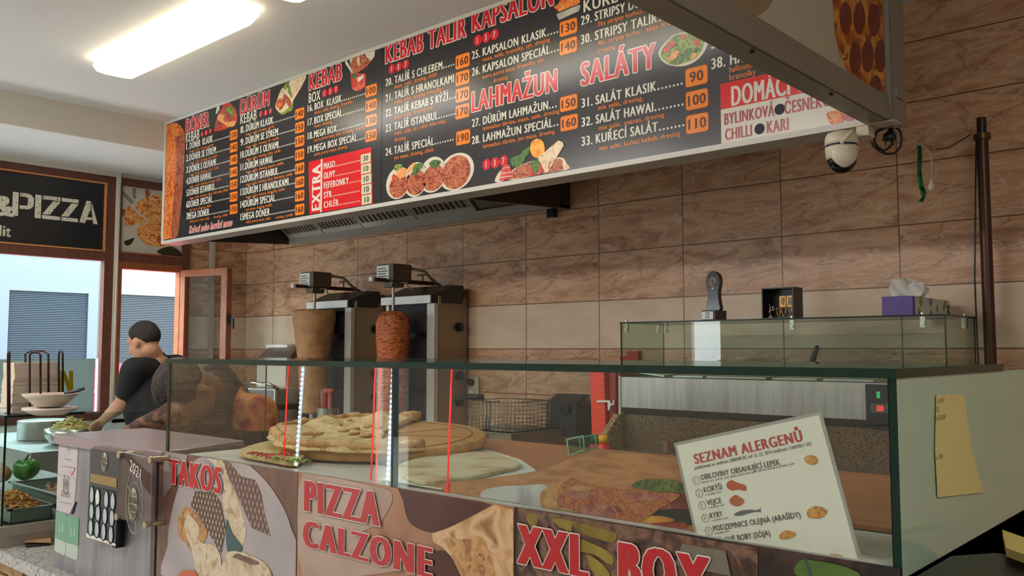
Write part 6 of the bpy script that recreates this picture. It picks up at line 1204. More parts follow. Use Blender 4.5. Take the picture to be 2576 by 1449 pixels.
def heap(nm, c, rx, ry, h, m, label, n=90, r_=0.006, ln=0.03):
    b = MB()
    for i in range(n):
        a = r4.random()*6.283; f = math.sqrt(r4.random()); x, y = rx*f*math.cos(a), ry*f*math.sin(a); z = h*(1 - f*f)*(0.4 + 0.6*r4.random()); d = V((r4.random() - .5, r4.random() - .5, (r4.random() - .5)*0.6)).normalized()*ln
        p = V(c) + V((x, y, z)); b.tube([p - d, p + V((0, 0, ln*0.3)), p + d], r_*(0.6 + 0.6*r4.random()), 5)
    b.ell(V(c), (rx*0.95, ry*0.95, h*0.55), 16, 8)
    o = b.build(nm, m); tag(o, label, 'food'); o['kind'] = 'stuff'; return o
m_car = mat('carrot_shreds', '#c97a34', 0.45, noise=(35, ['#b5602a', '#d48a42', '#c57a38'], 3, 0.4))
pc_ = ad(110, 1272, 2.95); heap('shredded_carrot', (-3.26, 1.115, 0.965), 0.14, 0.05, 0.06, m_car, 'heap of shredded carrot in the front pan', 190, 0.0036, 0.024)
heap('tomato_pieces', (-3.3, 1.30, 0.985), 0.16, 0.06, 0.025, mat('tomato_mix', '#a85a44', 0.5, noise=(30, ['#a04a38', '#c0907a', '#b5704a'], 4, 0.4)), 'chopped tomato in the second pan', 70)
def veg(nm, c, r_, m, label, fn=None, stem=True):
    t = empty(nm, V(c) - V((0, 0, r_)), label, 'vegetable'); b = MB(); b.ell(c, (r_, r_, r_*0.92), 28, 16, None, fn); b.build('flesh', m, t)
    if stem: b = MB(); b.tube([V(c) + V((0, 0, r_*0.78)), V(c) + V((0.004, 0, r_*1.02)), V(c) + V((0.01, 0.004, r_*1.15))], r_*0.09, 8); b.build('stem', mat('stem_green', '#5a7a34', 0.6), t)
    return t
pp = ad(66, 1178, 3.15); veg('green_pepper', pp, 0.042, mat('pepper_green', '#3f6a2a', 0.25, noise=(12, ['#2c5220', '#4a7a30', '#5c8a3c'], 3, 0.3)), 'green bell pepper in the salad bar glass case', lambda p: (1 + 0.10*math.cos(4*math.atan2(p.y, p.x)))*(1 - 0.25*max(0, p.z)**6))
m_on = mat('onion_skin', '#b8744a', 0.3, noise=(6, ['#a8623a', '#c48656', '#b06a40'], 4, 0.3, (6, 6, 1)))
veg('onion', ad(3, 1192, 3.15), 0.034, m_on, 'upper brown onion at the left photo edge in the salad bar'); veg('onion', ad(2, 1283, 2.97), 0.034, m_on, 'lower larger looking brown onion at the left photo edge')
# cardboard pieces on the slab
m_cb = mat('cardboard', '#a8805a', 0.8, noise=(8, ['#9a7250', '#b58c64'], 4, 0.3))
def card(pts, z, label, m=m_cb, nm='cardboard_piece', h=0.005):
    b = MB(); b.prism([az(x, y, z) for x, y in pts], (0, 0, h)); o = b.build(nm, m); tag(o, label, 'cardboard', 'cardboard pieces on the slab'); return o
card([(36, 1333), (112, 1320), (128, 1325), (128, 1366), (62, 1365)], 0.888, 'larger cardboard piece on the slab next to the steel cabinet')
card([(0, 1341), (44, 1337), (52, 1354), (0, 1357)], 0.882, 'small cardboard tray piece at the left edge of the slab')
card([(62, 1366), (128, 1363), (128, 1372), (66, 1378)], 0.8805, 'black folded sheet under the larger cardboard piece', m_blk, 'black_sheet', 0.004)
b = MB(); b.prism([az(x, y, 0.893) for x, y in ((75, 1318), (128, 1311), (128, 1324), (90, 1330))], (0, 0, 0.006)); o = b.build('paper_napkin', m_paper); tag(o, 'white folded napkin on the slab beside the salad bar', 'napkin')
# rack with paper bags, bowl on plates on top of the salad bar
ZTOP = SZ1 + 0.008
t = empty('bag_rack', ad(85, 1045, 2.95), 'dark wire rack holding a block of white paper bags on the salad bar', 'rack')
m_wire = mat('wire_brown', '#3a2620', 0.4, 0.5); dpt = 2.98
def rk(px, py, d=dpt): return ad(px, py, d)
b = MB()
for l, r_, top, d in ((64, 122, 884, 2.98), (75, 102, 886, 2.86), (20, 24, 884, 2.86), (148, 158, 884, 3.0)):
    pa, pb2 = rk(l, 1042, d), rk(r_, 1042, d); ta, tb = rk(l, top, d), rk(r_, top, d)
    pa.z = ZTOP; pb2.z = ZTOP; b.tube([pa, ta - V((0, 0, 0.01)), ta + (tb - ta)*0.2, tb - (tb - ta)*0.2, tb - V((0, 0, 0.01)), pb2], 0.0035, 6)
b.tube([rk(20, 1042, 2.86), rk(158, 1042, 2.9)], 0.0035, 6); b.build('wire_rack', m_wire, t)
c0, c1 = rk(27, 1040, 2.88), rk(152, 1040, 3.02); dirx = (c1 - c0); dirx.z = 0; dn = V((-dirx.y, dirx.x, 0)).normalized()*0.07; r5 = random.Random(2)
tp = [bpy.data.objects]
b = MB(); n = 22; h0, h1 = ZTOP + 0.002, rk(90, 912, 2.95).z
for i in range(n):
    z0_ = h0 + (h1 - h0)*i/n; z1_ = h0 + (h1 - h0)*(i + 0.98)/n; j = (r5.random() - 0.5)*0.004; e = c0*1.0; ee = c0 + dirx*(1 - 0.06*(i/n)) + V((j, j, 0)); e = e + V((j, j, 0)) + dirx*0.05*(i/n)
    b.hexa([V((e.x, e.y, z0_)), V((ee.x, ee.y, z0_)), V((ee.x + dn.x, ee.y + dn.y, z0_)), V((e.x + dn.x, e.y + dn.y, z0_))], [V((e.x, e.y, z1_)), V((ee.x, ee.y, z1_)), V((ee.x + dn.x, ee.y + dn.y, z1_)), V((e.x + dn.x, e.y + dn.y, z1_))])
b.m = 0; o = b.build('paper_bags', mat('bag_paper', '#d2c4b2', 0.85)); tag(o, 'block of stacked white paper bags held in the wire rack', 'paper bags'); o['kind'] = 'stuff'
pb = ad(125, 1040, 2.82); pb.z = ZTOP
t = empty('serving_bowl', pb + V((0, 0, 0.028)), 'shallow pale bowl with pink lining and a spoon on the salad bar', 'bowl')
b = MB(); b.lathe([(0.03, 0), (0.045, 0.004), (0.072, 0.03), (0.084, 0.042), (0.081, 0.043), (0.06, 0.022), (0.02, 0.01)], pb + V((0, 0, 0.025)), 28); b.build('bowl_body', mat('bowl_cream', '#cfc3b2', 0.35), t)
b = MB(); b.lathe([(0.001, 0), (0.078, 0.0), (0.078, 0.0015), (0.001, 0.0015)], pb + V((0, 0, 0.064)), 28); b.build('napkin_lining', mat('pink_lining', '#c9a29a', 0.7, noise=(120, ['#b8857c', '#d8bcb4'], 2, 0)), t)
b = MB(); s0 = pb + V((0.035, 0.03, 0.068)); b.tube([s0, s0 + V((0.03, 0.024, 0.008)), s0 + V((0.05, 0.04, 0.016))], [0.004, 0.006, 0.005], 8); b.build('spoon', mat('spoon_grey', '#4a5058', 0.3, 0.6), t)
t = tag(MB().lathe([(0.045, 0), (0.06, 0.006), (0.082, 0.018), (0.08, 0.024), (0.04, 0.022)], pb + V((0, 0, 0.0)), 24).build('small_plate', mat('plate_white', '#d3c9bb', 0.4)), 'pale plate under the shallow bowl on the salad bar', 'plate')
# steel pot and greens behind the salad bar
ZHD = ad(262, 1078, 5.32).z - 0.03; ZPT = 0.93
MB().box((-6.7, 1.88, 0), (-5.29, 2.75, ZPT)).build('prep_table', m_steel2); tag(bpy.data.objects['prep_table'], 'steel prep table under the hand of the person at the window', 'table')
p = ad(108, 1110, 5.65); t = empty('steel_pot', (p.x, p.y, ZPT), 'shiny steel pot on the prep table behind the salad bar glass', 'pot')
zt = ad(108, 1060, 5.65).z
MB().lathe([(0.14, 0), (0.15, 0.005), (0.15, zt - ZPT), (0.155, zt - ZPT + 0.005), (0.145, zt - ZPT + 0.01)], (p.x, p.y, ZPT), 32).build('pot_body', m_steel, t)
p = ad(178, 1062, 5.35); MB().lathe([(0.10, 0), (0.14, 0.05), (0.145, ZHD + 0.03 - ZPT), (0.13, ZHD + 0.03 - ZPT), (0.09, 0.01)], (p.x, p.y, ZPT), 24).build('salad_bowl', m_steel); tag(bpy.data.objects['salad_bowl'], 'steel bowl of shredded salad beyond the steel cabinet', 'bowl')
heap('shredded_salad', (p.x, p.y, ZHD + 0.02), 0.12, 0.11, 0.075, mat('salad_mix', '#c9b070', 0.6, noise=(20, ['#d8a468', '#c2b470', '#e6d2a4'], 3, 0.4)), 'heap of pale shredded salad in the steel bowl', 200, 0.003, 0.024)
# ------------------------------------------------------------------ people
def shape(name, parts, m, parent, voxel, smooth_it=6, fac=0.5):
    """one continuous surface from overlapping capsules and ellipsoids"""
    b = MB()
    for p in parts:
        if p[0] == 'c': b.capsule(p[1], p[2], p[3], p[4], 16, 5)
        else: b.ell(p[1], p[2], 20, 14, p[3] if len(p) > 3 else None)
    o = b.build(name, m, parent)
    r_ = o.modifiers.new('join', 'REMESH'); r_.mode = 'VOXEL'; r_.voxel_size = voxel; r_.use_smooth_shade = True
    s_ = o.modifiers.new('smooth', 'SMOOTH'); s_.iterations = smooth_it; s_.factor = fac
    return o
def frame(f, up):
    f = f.normalized(); l = up.cross(f).normalized(); u = f.cross(l).normalized(); return f, l, u
def M3(f, l, u): return Matrix((f, l, u)).transposed()  # local x = forward, y = left, z = up
def head_parts(c, f, l, u, s=1.0):
    R_ = M3(f, l, u); P = lambda x, y, z: c + (f*x + l*y + u*z)*s
    e = lambda p, r_: ('e', p, tuple(v*s for v in r_), R_)
    return [e(P(-0.015, 0, 0.03), (0.097, 0.076, 0.092)), e(P(0.02, 0, -0.04), (0.070, 0.060, 0.085)), e(P(0.045, 0, -0.085), (0.042, 0.042, 0.034)),
            e(P(0.072, 0, 0.03), (0.022, 0.05, 0.02)), ('c', P(0.085, 0, 0.012), 0.010*s, P(0.106, 0, -0.022), 0.014*s), e(P(0.082, 0, -0.058), (0.014, 0.026, 0.008)), e(P(0.080, 0, -0.072), (0.012, 0.022, 0.007)),
            e(P(0.06, 0.035, -0.02), (0.022, 0.022, 0.02)), e(P(0.06, -0.035, -0.02), (0.022, 0.022, 0.02)),
            e(P(-0.005, 0.078, -0.010), (0.018, 0.010, 0.031)), e(P(-0.005, -0.078, -0.010), (0.018, 0.010, 0.031))]
def hand_parts(w, d, n, side):
    """palm and five fingers; w wrist, d pointing direction, n palm normal, side +-1 for the thumb side"""
    d = d.normalized(); n = (n - d*n.dot(d)).normalized(); s_ = d.cross(n)*side
    out = [('c', w, 0.025, w + d*0.045, 0.027), ('e', w + d*0.055, (0.045, 0.040, 0.016), M3(d, s_, n))]
    for k, ln in enumerate((0.070, 0.080, 0.076, 0.060)):
        base = w + d*0.085 + s_*(0.030 - 0.020*k); mid = base + d*ln*0.5 + n*0.010; tip = mid + d*ln*0.32 + n*0.028
        out += [('c', base, 0.0095, mid, 0.0088), ('c', mid, 0.0088, tip, 0.0075)]
    tb = w + d*0.035 + s_*0.03; tm = tb + d*0.03 + s_*0.028 + n*0.012; out += [('c', tb, 0.013, tm, 0.0105), ('c', tm, 0.0105, tm + d*0.026 + n*0.012, 0.0085)]
    return out
def hair(name, c, f, l, u, s, line_, m, parent, bald=None):
    """short hair: line_(p) is the height of p above the hair line on the unit skull"""
    R_ = M3(f, l, u); b = MB(); vs, fs = [], []; n, mm = 110, 70; ok = {}
    for i in range(mm + 1):
        th = math.pi*i/mm
        for j in range(n):
            a = 2*math.pi*j/n; p = V((math.sin(th)*math.cos(a), math.sin(th)*math.sin(a), math.cos(th))); d = line_(p); ok[len(vs)] = d > -0.02
            g_ = 0.985 + 0.062*min(1.0, max(0.0, d)/0.28) + 0.006*math.sin(11*a + 7*th)*math.sin(th)
            vs.append(c + R_ @ (V((p.x*0.097 - 0.015, p.y*0.076, p.z*0.092 + 0.03))*s*g_))
    for i in range(mm):
        for j in range(n):
            q_ = (i*n+j, (i+1)*n+j, (i+1)*n+(j+1) % n, i*n+(j+1) % n)
            if all(ok[k] for k in q_): fs.append(q_)
    b.add(vs, fs, True); o = b.build(name, m, parent); sd = o.modifiers.new('thick', 'SOLIDIFY'); sd.thickness = 0.012*s; sd.offset = -1
    return o
def sst(a, b_, x): t = min(1.0, max(0.0, (x - a)/(b_ - a))); return t*t*(3 - 2*t)
m_skin = mat('skin', '#c08f72', 0.5, noise=(9, ['#b58264', '#c8987a'], 4, 0.3), sss=0.1); m_skin2 = mat('skin_tanned', '#875f49', 0.5, noise=(9, ['#7a543f', '#926850'], 4, 0.3), sss=0.1)
m_hair = mat('dark_hair', '#1d1714', 0.7, noise=(90, ['#120e0c', '#2e2620'], 3, 0.2), bump=(160, 0.5)); m_hair2 = mat('thin_hair', '#2e2926', 0.7, noise=(60, ['#1a1614', '#473c35'], 3, 0.3), bump=(160, 0.5))
m_tee = mat('black_shirt', '#16171a', 0.85, noise=(5, ['#121316', '#1c1d21'], 4, 0.4)); m_trou = mat('dark_trousers', '#202126', 0.85)

# person at the window: seen from behind, leaning a little, left arm reaching down
D1 = 5.2
pA = empty('person', V((-5.05, 2.45, 0)), 'person in a black t-shirt with short dark hair, standing at the window with back turned', 'person')
fb_ = V((-0.999, -0.03, 0)); fb_, lb_, ub_ = frame(fb_, V((0, 0, 1)))
neck = ad(388, 893, D1 + 0.03); shL = ad(338, 932, D1 - 0.13); shR = ad(443, 922, D1 + 0.17); hip = V((neck.x + 0.10, neck.y + 0.02, 0.98))
chest = (shL + shR)*0.5 + V((0.0, 0, -0.16)); elL = ad(312, 1012, D1 - 0.10); wrL = ad(266, 1052, D1 + 0.02)
fh = V((math.cos(math.radians(204)), math.sin(math.radians(204)), -0.38)); fH, lH, uH = frame(fh, V((0, 0, 1)))
hc = ad(361, 862, D1)
hips = [hip + lb_*0.10, hip - lb_*0.10]; knees = [V((h.x + 0.02, h.y, 0.5)) for h in hips]; ank = [V((h.x + 0.06, h.y, 0.09)) for h in hips]
elR = shR + V((-0.10, 0.06, -0.27)); wrR = elR + V((-0.24, -0.10, -0.02))
handL = hand_parts(wrL, (ad(247, 1068, D1 + 0.06) - wrL), V((0, 0, -1)), 1); handR = hand_parts(wrR, V((-1, -0.2, -0.1)), V((0, 0, -1)), -1)
body = head_parts(hc, fH, lH, uH, 1.0) + [('c', hc - uH*0.06 - fH*0.03, 0.058, neck - V((0, 0, 0.03)), 0.064), ('c', shL, 0.062, shR, 0.062), ('c', neck - V((0, 0, 0.06)), 0.09, chest, 0.145), ('c', chest, 0.145, hip, 0.14),
    ('c', shL, 0.058, elL, 0.050), ('c', elL, 0.049, wrL, 0.030), ('c', shR, 0.056, elR, 0.045), ('c', elR, 0.043, wrR, 0.029)] + handL + handR
for h, k, a in zip(hips, knees, ank): body += [('c', h, 0.095, k, 0.062), ('c', k, 0.058, a, 0.042), ('c', a + V((0.03, 0, -0.045)), 0.04, a + V((-0.14, 0, -0.055)), 0.03)]
shape('body', body, m_skin, pA, 0.0065, 4)
mid = shL + (elL - shL)*0.62; midR = shR + (elR - shR)*0.62
shape('t_shirt', [('c', shL, 0.076, shR, 0.076), ('c', neck - V((0, 0, 0.045)), 0.082, chest, 0.165), ('e', chest - V((0, 0, 0.05)), (0.135, 0.185, 0.25), M3(fb_, lb_, ub_)), ('c', chest, 0.16, hip - V((0, 0, 0.05)), 0.158), ('c', shL, 0.078, mid, 0.071), ('c', shR, 0.076, midR, 0.068), ('e', neck - V((0, 0, 0.01)), (0.072, 0.075, 0.025))], m_tee, pA, 0.009, 8)
tr = []
for h, k, a in zip(hips, knees, ank): tr += [('c', h, 0.108, k, 0.078), ('c', k, 0.078, a, 0.062)]
shape('trousers', tr + [('c', hip + V((0, 0, 0.02)), 0.15, hip - V((0, 0, 0.08)), 0.15)], m_trou, pA, 0.012, 6)
for a in ank: b = MB(); b.capsule(a + V((0.05, 0, -0.045)), 0.044, a + V((-0.16, 0, -0.05)), 0.038, 14, 5); b.build('shoe', m_blk, pA)
hair('hair', hc, fH, lH, uH, 1.0, lambda p: p.z - (-0.62 + 0.50*sst(-0.55, -0.05, p.x) + 0.62*sst(0.25, 0.75, p.x)), m_hair, pA)

# person bending over the counter, seen over the steel cabinet and through the glass
pB = empty('person', V((-2.92, 2.0, 0)), 'person with thinning dark hair in a dark shirt with painted reflection, bending over the counter', 'person')
bf = V((0.463, -0.886, 0)); hB = ad(466, 985, 3.16)
fhz = V((0.50, -0.866, 0)).normalized(); pit = math.radians(82)
fH2 = fhz*math.cos(pit) - V((0, 0, 1))*math.sin(pit); uH2 = fhz*math.sin(pit) + V((0, 0, 1))*math.cos(pit); roll = Matrix.Rotation(math.radians(14), 3, fH2); uH2 = roll @ uH2; fH2, lH2, uH2 = frame(fH2, uH2)
neck2 = ad(532, 985, 3.36); sp = V((-bf.x, -bf.y, 0)); lB = V((0, 0, 1)).cross(bf).normalized()
shm = neck2 + sp*0.05 - V((0, 0, 0.055)); shL2 = shm + lB*0.17 - V((0, 0, 0.03)); shR2 = shm - lB*0.17 - V((0, 0, 0.03))
ch2 = ad(552, 1037, 3.50); hip2 = ad(570, 1175, 3.66); hip2.z = 0.98
elR2 = ad(432, 1046, 3.02); wrR2 = ad(352, 1074, 2.96); elL2 = shL2 + V((0.12, -0.05, -0.24)); wrL2 = elL2 + V((0.02, -0.2, -0.05))
hips2 = [hip2 + lB*0.1, hip2 - lB*0.1]; kn2 = [V((h.x + 0.0, h.y - 0.0, 0.5)) for h in hips2]; an2 = [V((h.x - 0.03, h.y + 0.03, 0.09)) for h in hips2]
body = head_parts(hB, fH2, lH2, uH2, 1.03) + [('c', hB - uH2*0.05 - fH2*0.04, 0.050, neck2 + sp*0.02, 0.055), ('c', shL2, 0.064, shR2, 0.064), ('c', shm, 0.10, ch2, 0.13), ('c', ch2, 0.13, hip2, 0.135), ('c', shR2, 0.055, elR2, 0.047), ('c', elR2, 0.046, wrR2, 0.030), ('c', shL2, 0.055, elL2, 0.046), ('c', elL2, 0.045, wrL2, 0.030)]
body += hand_parts(wrR2, wrR2 - elR2 + V((0, -0.02, -0.03)), V((0, 0, -1)), -1) + hand_parts(wrL2, V((0.1, -1, -0.3)), V((0, 0, -1)), 1)
for h, k, a in zip(hips2, kn2, an2): body += [('c', h, 0.095, k, 0.062), ('c', k, 0.058, a, 0.042), ('c', a - V((0, 0, 0.045)), 0.04, a + bf*0.15 - V((0, 0, 0.055)), 0.03)]
shape('body', body, m_skin2, pB, 0.0065, 4)
m_shirt_refl = mat('reflection_shirt', '#17181a', 0.8); nt = m_shirt_refl.node_tree; N = nt.nodes; L = nt.links  # red and orange patch is a glass reflection painted onto the shirt
g_ = N.new('ShaderNodeTexCoord'); sx_ = N.new('ShaderNodeVectorMath'); sx_.operation = 'DOT_PRODUCT'; ctr = ad(599, 1020, 3.37) - V((-2.92, 2.0, 0)); sx_.inputs[1].default_value = c_r; L.new(g_.outputs['Object'], sx_.inputs[0])
kk = N.new('ShaderNodeMath'); kk.operation = 'GREATER_THAN'; kk.inputs[1].default_value = ctr.dot(c_r); L.new(sx_.outputs['Value'], kk.inputs[0])
zz_ = N.new('ShaderNodeSeparateXYZ'); L.new(g_.outputs['Object'], zz_.inputs[0]); k2 = N.new('ShaderNodeMath'); k2.operation = 'GREATER_THAN'; k2.inputs[1].default_value = 1.20; L.new(zz_.outputs['Z'], k2.inputs[0]); k3 = N.new('ShaderNodeMath'); k3.operation = 'LESS_THAN'; k3.inputs[1].default_value = 1.375; L.new(zz_.outputs['Z'], k3.inputs[0])
k4 = N.new('ShaderNodeMath'); k4.operation = 'MULTIPLY'; L.new(kk.outputs[0], k4.inputs[0]); L.new(k2.outputs[0], k4.inputs[1]); k5 = N.new('ShaderNodeMath'); k5.operation = 'MULTIPLY'; L.new(k4.outputs[0], k5.inputs[0]); L.new(k3.outputs[0], k5.inputs[1])
nz = N.new('ShaderNodeTexNoise'); nz.inputs['Scale'].default_value = 14; L.new(g_.outputs['Object'], nz.inputs['Vector']); rp = N.new('ShaderNodeValToRGB'); e = rp.color_ramp.elements; e[0].position = 0.4; e[0].color = lin('#7c1a1a'); e[1].position = 0.62; e[1].color = lin('#b5763c'); L.new(nz.outputs['Fac'], rp.inputs[0])
mx_ = N.new('ShaderNodeMix'); mx_.data_type = 'RGBA'; mx_.inputs[6].default_value = lin('#18191b'); L.new(rp.outputs[0], mx_.inputs[7]); L.new(k5.outputs[0], mx_.inputs[0]); L.new(mx_.outputs[2], N['Principled BSDF'].inputs['Base Color'])
midL2 = shL2 + (elL2 - shL2)*0.7; midR2 = shR2 + (elR2 - shR2)*0.45
shape('shirt', [('c', shL2, 0.078, shR2, 0.078), ('c', shm, 0.112, ch2, 0.142), ('c', ch2, 0.144, hip2 - V((0, 0, 0.06)), 0.152), ('c', shL2, 0.076, midL2, 0.068), ('c', shR2, 0.076, midR2, 0.070), ('c', neck2 + sp*0.03, 0.078, shm, 0.10), ('c', neck2 + sp*0.05, 0.09, ch2, 0.13)], m_shirt_refl, pB, 0.009, 8)
cc = neck2 + sp*0.03 + V((0, 0, 0.03)); R_ = M3(*frame((neck2 - hB), V((0, 0, 1))))
b = MB(); b.tube([cc + R_ @ V((0.0, 0.074*math.cos(k*math.pi/12), 0.066*math.sin(k*math.pi/12))) for k in range(-2, 15)], 0.014, 8); b.build('collar', m_tee, pB)
tr = []
for h, k, a in zip(hips2, kn2, an2): tr += [('c', h, 0.108, k, 0.078), ('c', k, 0.078, a, 0.062)]
shape('trousers', tr + [('c', hip2 + V((0, 0, 0.02)), 0.145, hip2 - V((0, 0, 0.08)), 0.148)], m_trou, pB, 0.012, 6)
for a in an2: b = MB(); b.capsule(a - V((0, 0, 0.045)) - bf*0.05, 0.044, a + bf*0.16 - V((0, 0, 0.05)), 0.038, 14, 5); b.build('shoe', m_blk, pB)
hair('hair', hB, fH2, lH2, uH2, 1.03, lambda p: p.z - (-0.6 + 0.42*sst(-0.5, 0.0, p.x) + 0.42*sst(0.35, 0.85, p.x)), m_hair2, pB)
# tattoo: inked patches in the skin of the right forearm
nt = m_skin2.node_tree; N = nt.nodes; L = nt.links; bs = N['Principled BSDF']; src = bs.inputs['Base Color'].links[0].from_socket
g_ = N.new('ShaderNodeTexCoord'); ds = N.new('ShaderNodeVectorMath'); ds.operation = 'DISTANCE'; L.new(g_.outputs['Object'], ds.inputs[0]); ds.inputs[1].default_value = elR2 + (wrR2 - elR2)*0.38 + V((0.01, -0.02, 0.0)) - V((-2.92, 2.0, 0))
k1 = N.new('ShaderNodeMath'); k1.operation = 'LESS_THAN'; L.new(ds.outputs['Value'], k1.inputs[0]); k1.inputs[1].default_value = 0.085
nz = N.new('ShaderNodeTexNoise'); nz.inputs['Scale'].default_value = 26; nz.inputs['Detail'].default_value = 3; L.new(g_.outputs['Object'], nz.inputs['Vector']); k2 = N.new('ShaderNodeMath'); k2.operation = 'GREATER_THAN'; L.new(nz.outputs['Fac'], k2.inputs[0]); k2.inputs[1].default_value = 0.52
k3 = N.new('ShaderNodeMath'); k3.operation = 'MULTIPLY'; L.new(k1.outputs[0], k3.inputs[0]); L.new(k2.outputs[0], k3.inputs[1]); k4 = N.new('ShaderNodeMath'); k4.operation = 'MULTIPLY'; L.new(k3.outputs[0], k4.inputs[0]); k4.inputs[1].default_value = 0.8
mx_ = N.new('ShaderNodeMix'); mx_.data_type = 'RGBA'; L.new(src, mx_.inputs[6]); mx_.inputs[7].default_value = lin('#2c2322'); L.new(k4.outputs[0], mx_.inputs[0]); L.new(mx_.outputs[2], bs.inputs['Base Color'])
# things by the person's hands: bread board and light on the wrapped food
p = ad(262, 1078, D1 + 0.12)
MB().box((p.x - 0.14, p.y - 0.17, ZPT), (p.x + 0.13, p.y + 0.17, p.z - 0.0295)).build('cutting_block', mat('block_white', '#c9c9c4', 0.5)); tag(bpy.data.objects['cutting_block'], 'pale cutting block under the foil by the hand of the standing person', 'cutting block')
b = MB(); b.prism([V((p.x - 0.12, p.y - 0.16, p.z - 0.029)), V((p.x + 0.12, p.y - 0.16, p.z - 0.029)), V((p.x + 0.12, p.y + 0.16, p.z - 0.029)), V((p.x - 0.12, p.y + 0.16, p.z - 0.029))], (0, 0, 0.008)); o = b.build('foil_sheet', mat('foil', '#e2e6ea', 0.2, 0.8)); tag(o, 'shiny sheet of foil under the hand of the person at the window', 'foil')
# ------------------------------------------------------------------ second light box with the pizza, end on to the menu board
PXX = -1.02
ps = empty('pizza_light_box', (PXX - 0.035, 2.0, 2.286), 'white light box with pepperoni pizza picture jutting out from the menu board end', 'light box')
PY0, PY1, PZ0, PZ1 = 0.55, 3.07, 2.286, 3.19
m_lb = mat('lightbox_face', '#b5aa94', 0.3); m_lf = mat('lightbox_frame', '#8a8172', 0.4, 0.2)
MB().box((PXX - 0.075, PY0, PZ0 + 0.002), (PXX - 0.004, PY1, PZ1)).build('case', m_lf, ps)
MB().box((PXX - 0.004, PY0 + 0.03, PZ0 + 0.08), (PXX - 0.002, PY1 - 0.02, PZ1)).build('face_panel', m_lb, ps)
b = MB(); b.box((PXX - 0.004, PY0, PZ0), (PXX + 0.002, PY1, PZ0 + 0.062)); b.box((PXX - 0.004, PY0, PZ0 + 0.064), (PXX + 0.0, PY1, PZ0 + 0.083)); b.box((PXX - 0.078, PY0, PZ0 - 0.002), (PXX - 0.006, PY1, PZ0 + 0.004)); b.box((PXX - 0.004, PY0, PZ0 + 0.083), (PXX + 0.001, PY0 + 0.03, PZ1)); b.build('frame', m_lf, ps)
b = MB()
for y in (2.1, 2.62): b.cyl((PXX - 0.02, y, PZ0 - 0.002), (PXX - 0.02, y, PZ0 - 0.007), 0.006, 10)
b.build('frame_screw', m_dark, ps)
def pf(px, py, l=1):
    p = ax(px, py, PXX - 0.002 + 0.0004*l); return V((p.x, min(p.y, PY1 - 0.022), min(max(p.z, PZ0 + 0.084), PZ1 - 0.004)))
m_pp = mat('pizza_slice_print', '#a85a1c', 0.3, noise=(13, ['#6a2008', '#a04a10', '#c47a24', '#d89a3a', '#8a3410'], 6, 1.0)); m_pep2 = mat('pepperoni_print', '#5c1410', 0.3, noise=(40, ['#4a0c0c', '#6e1c14', '#822a1c'], 4, 0.5)); m_do = mat('dough_print', '#8a7558', 0.3, noise=(5, ['#7a6448', '#968264'], 3, 0.3))
b = MB(); b.poly([pf(2092, -60), pf(2094, 0), pf(2100, 80), pf(2112, 140), pf(2133, 200), pf(2160, 222), pf(2233, 258), pf(2234, 0), pf(2232, -80)]); b.m = 1
for k, (x, y) in enumerate(((2127, 45), (2162, 46), (2199, 50), (2152, 147), (2183, 141), (2215, 141), (2203, 222))):
    b.poly([pf(x + 15*math.cos(a*math.pi/10), y + (41 if k < 6 else 33)*math.sin(a*math.pi/10), 2) for a in range(20)])
b.build('pizza_slice_picture', [m_pp, m_pep2], ps)
b = MB(); c = pf(1835, -40); e_ = pf(1885, 51); R_ = 0.24
cc = V((PXX - 0.0016, ax(1850, -20, PXX).y, ax(1888, 52, PXX).z + 0.235))
b.poly([V((cc.x, cc.y + 0.27*math.cos(a*math.pi/20), min(PZ1 - 0.004, cc.z + 0.235*math.sin(a*math.pi/20)))) for a in range(40)]); b.build('dough_picture', m_do, ps)
# end cap of the menu board with its bracket
b = MB(); b.box((XM1 + 0.02, YM + 0.0, ZB), (XM1 + 0.024, YM + 0.13, ZT_)); b.build('end_cap', m_lf, mb_)
b = MB(); p = at(2250, 236, YM + 0.05); b.box((XM1 + 0.0242, YM + 0.02, p.z - 0.02), (XM1 + 0.03, YM + 0.09, p.z + 0.008)); b.cyl((XM1 + 0.03, YM + 0.04, p.z - 0.006), (XM1 + 0.034, YM + 0.04, p.z - 0.006), 0.006, 8); b.cyl((XM1 + 0.03, YM + 0.075, p.z - 0.006), (XM1 + 0.034, YM + 0.075, p.z - 0.006), 0.006, 8); b.build('bracket', m_steel2, mb_)

# ------------------------------------------------------------------ security camera under the menu board end
yc = 3.02; dC = 3.07
def cc_(px, py, d=dC): return ad(px, py, d)
c0 = cc_(2117, 360); u_ = 1/2208*dC  # metres per pixel at that distance
t = empty('security_camera', c0 + V((0, 0, 0.07)), 'white dome security camera with antenna under the menu board end', 'security camera')
m_cw = mat('camera_white', '#d0c6b0', 0.4); m_navy = mat('camera_band', '#15173a', 0.3)
H_ = lambda py: (360 - py)*u_
b = MB(); b.lathe([(40*u_, H_(366)), (40.5*u_, H_(358)), (39*u_, H_(345)), (34*u_, H_(336)), (22*u_, H_(332)), (4*u_, H_(331))], c0, 32); b.build('top_shell', m_cw, t)
b = MB(); b.lathe([(38.5*u_, H_(371)), (38.5*u_, H_(366))], c0, 32); b.build('band', m_navy, t)
b = MB(); b.lathe([(36*u_, H_(402)), (38*u_, H_(392)), (40*u_, H_(380)), (40*u_, H_(371)), (10*u_, H_(371))], c0, 32); b.build('lower_shell', m_cw, t)
b = MB(); b.ell(c0 + V((0, 0, H_(399))), (36*u_, 36*u_, 38*u_), 24, 16); b.build('eyeball', mat('camera_black', '#0c0d12', 0.12), t)
fd = -c_b; sd = c_r  # the white yoke wraps the eyeball on the side turned to the room
fy = V((0.56, -0.83, 0)).normalized(); sy = V((0.83, 0.56, 0)).normalized()
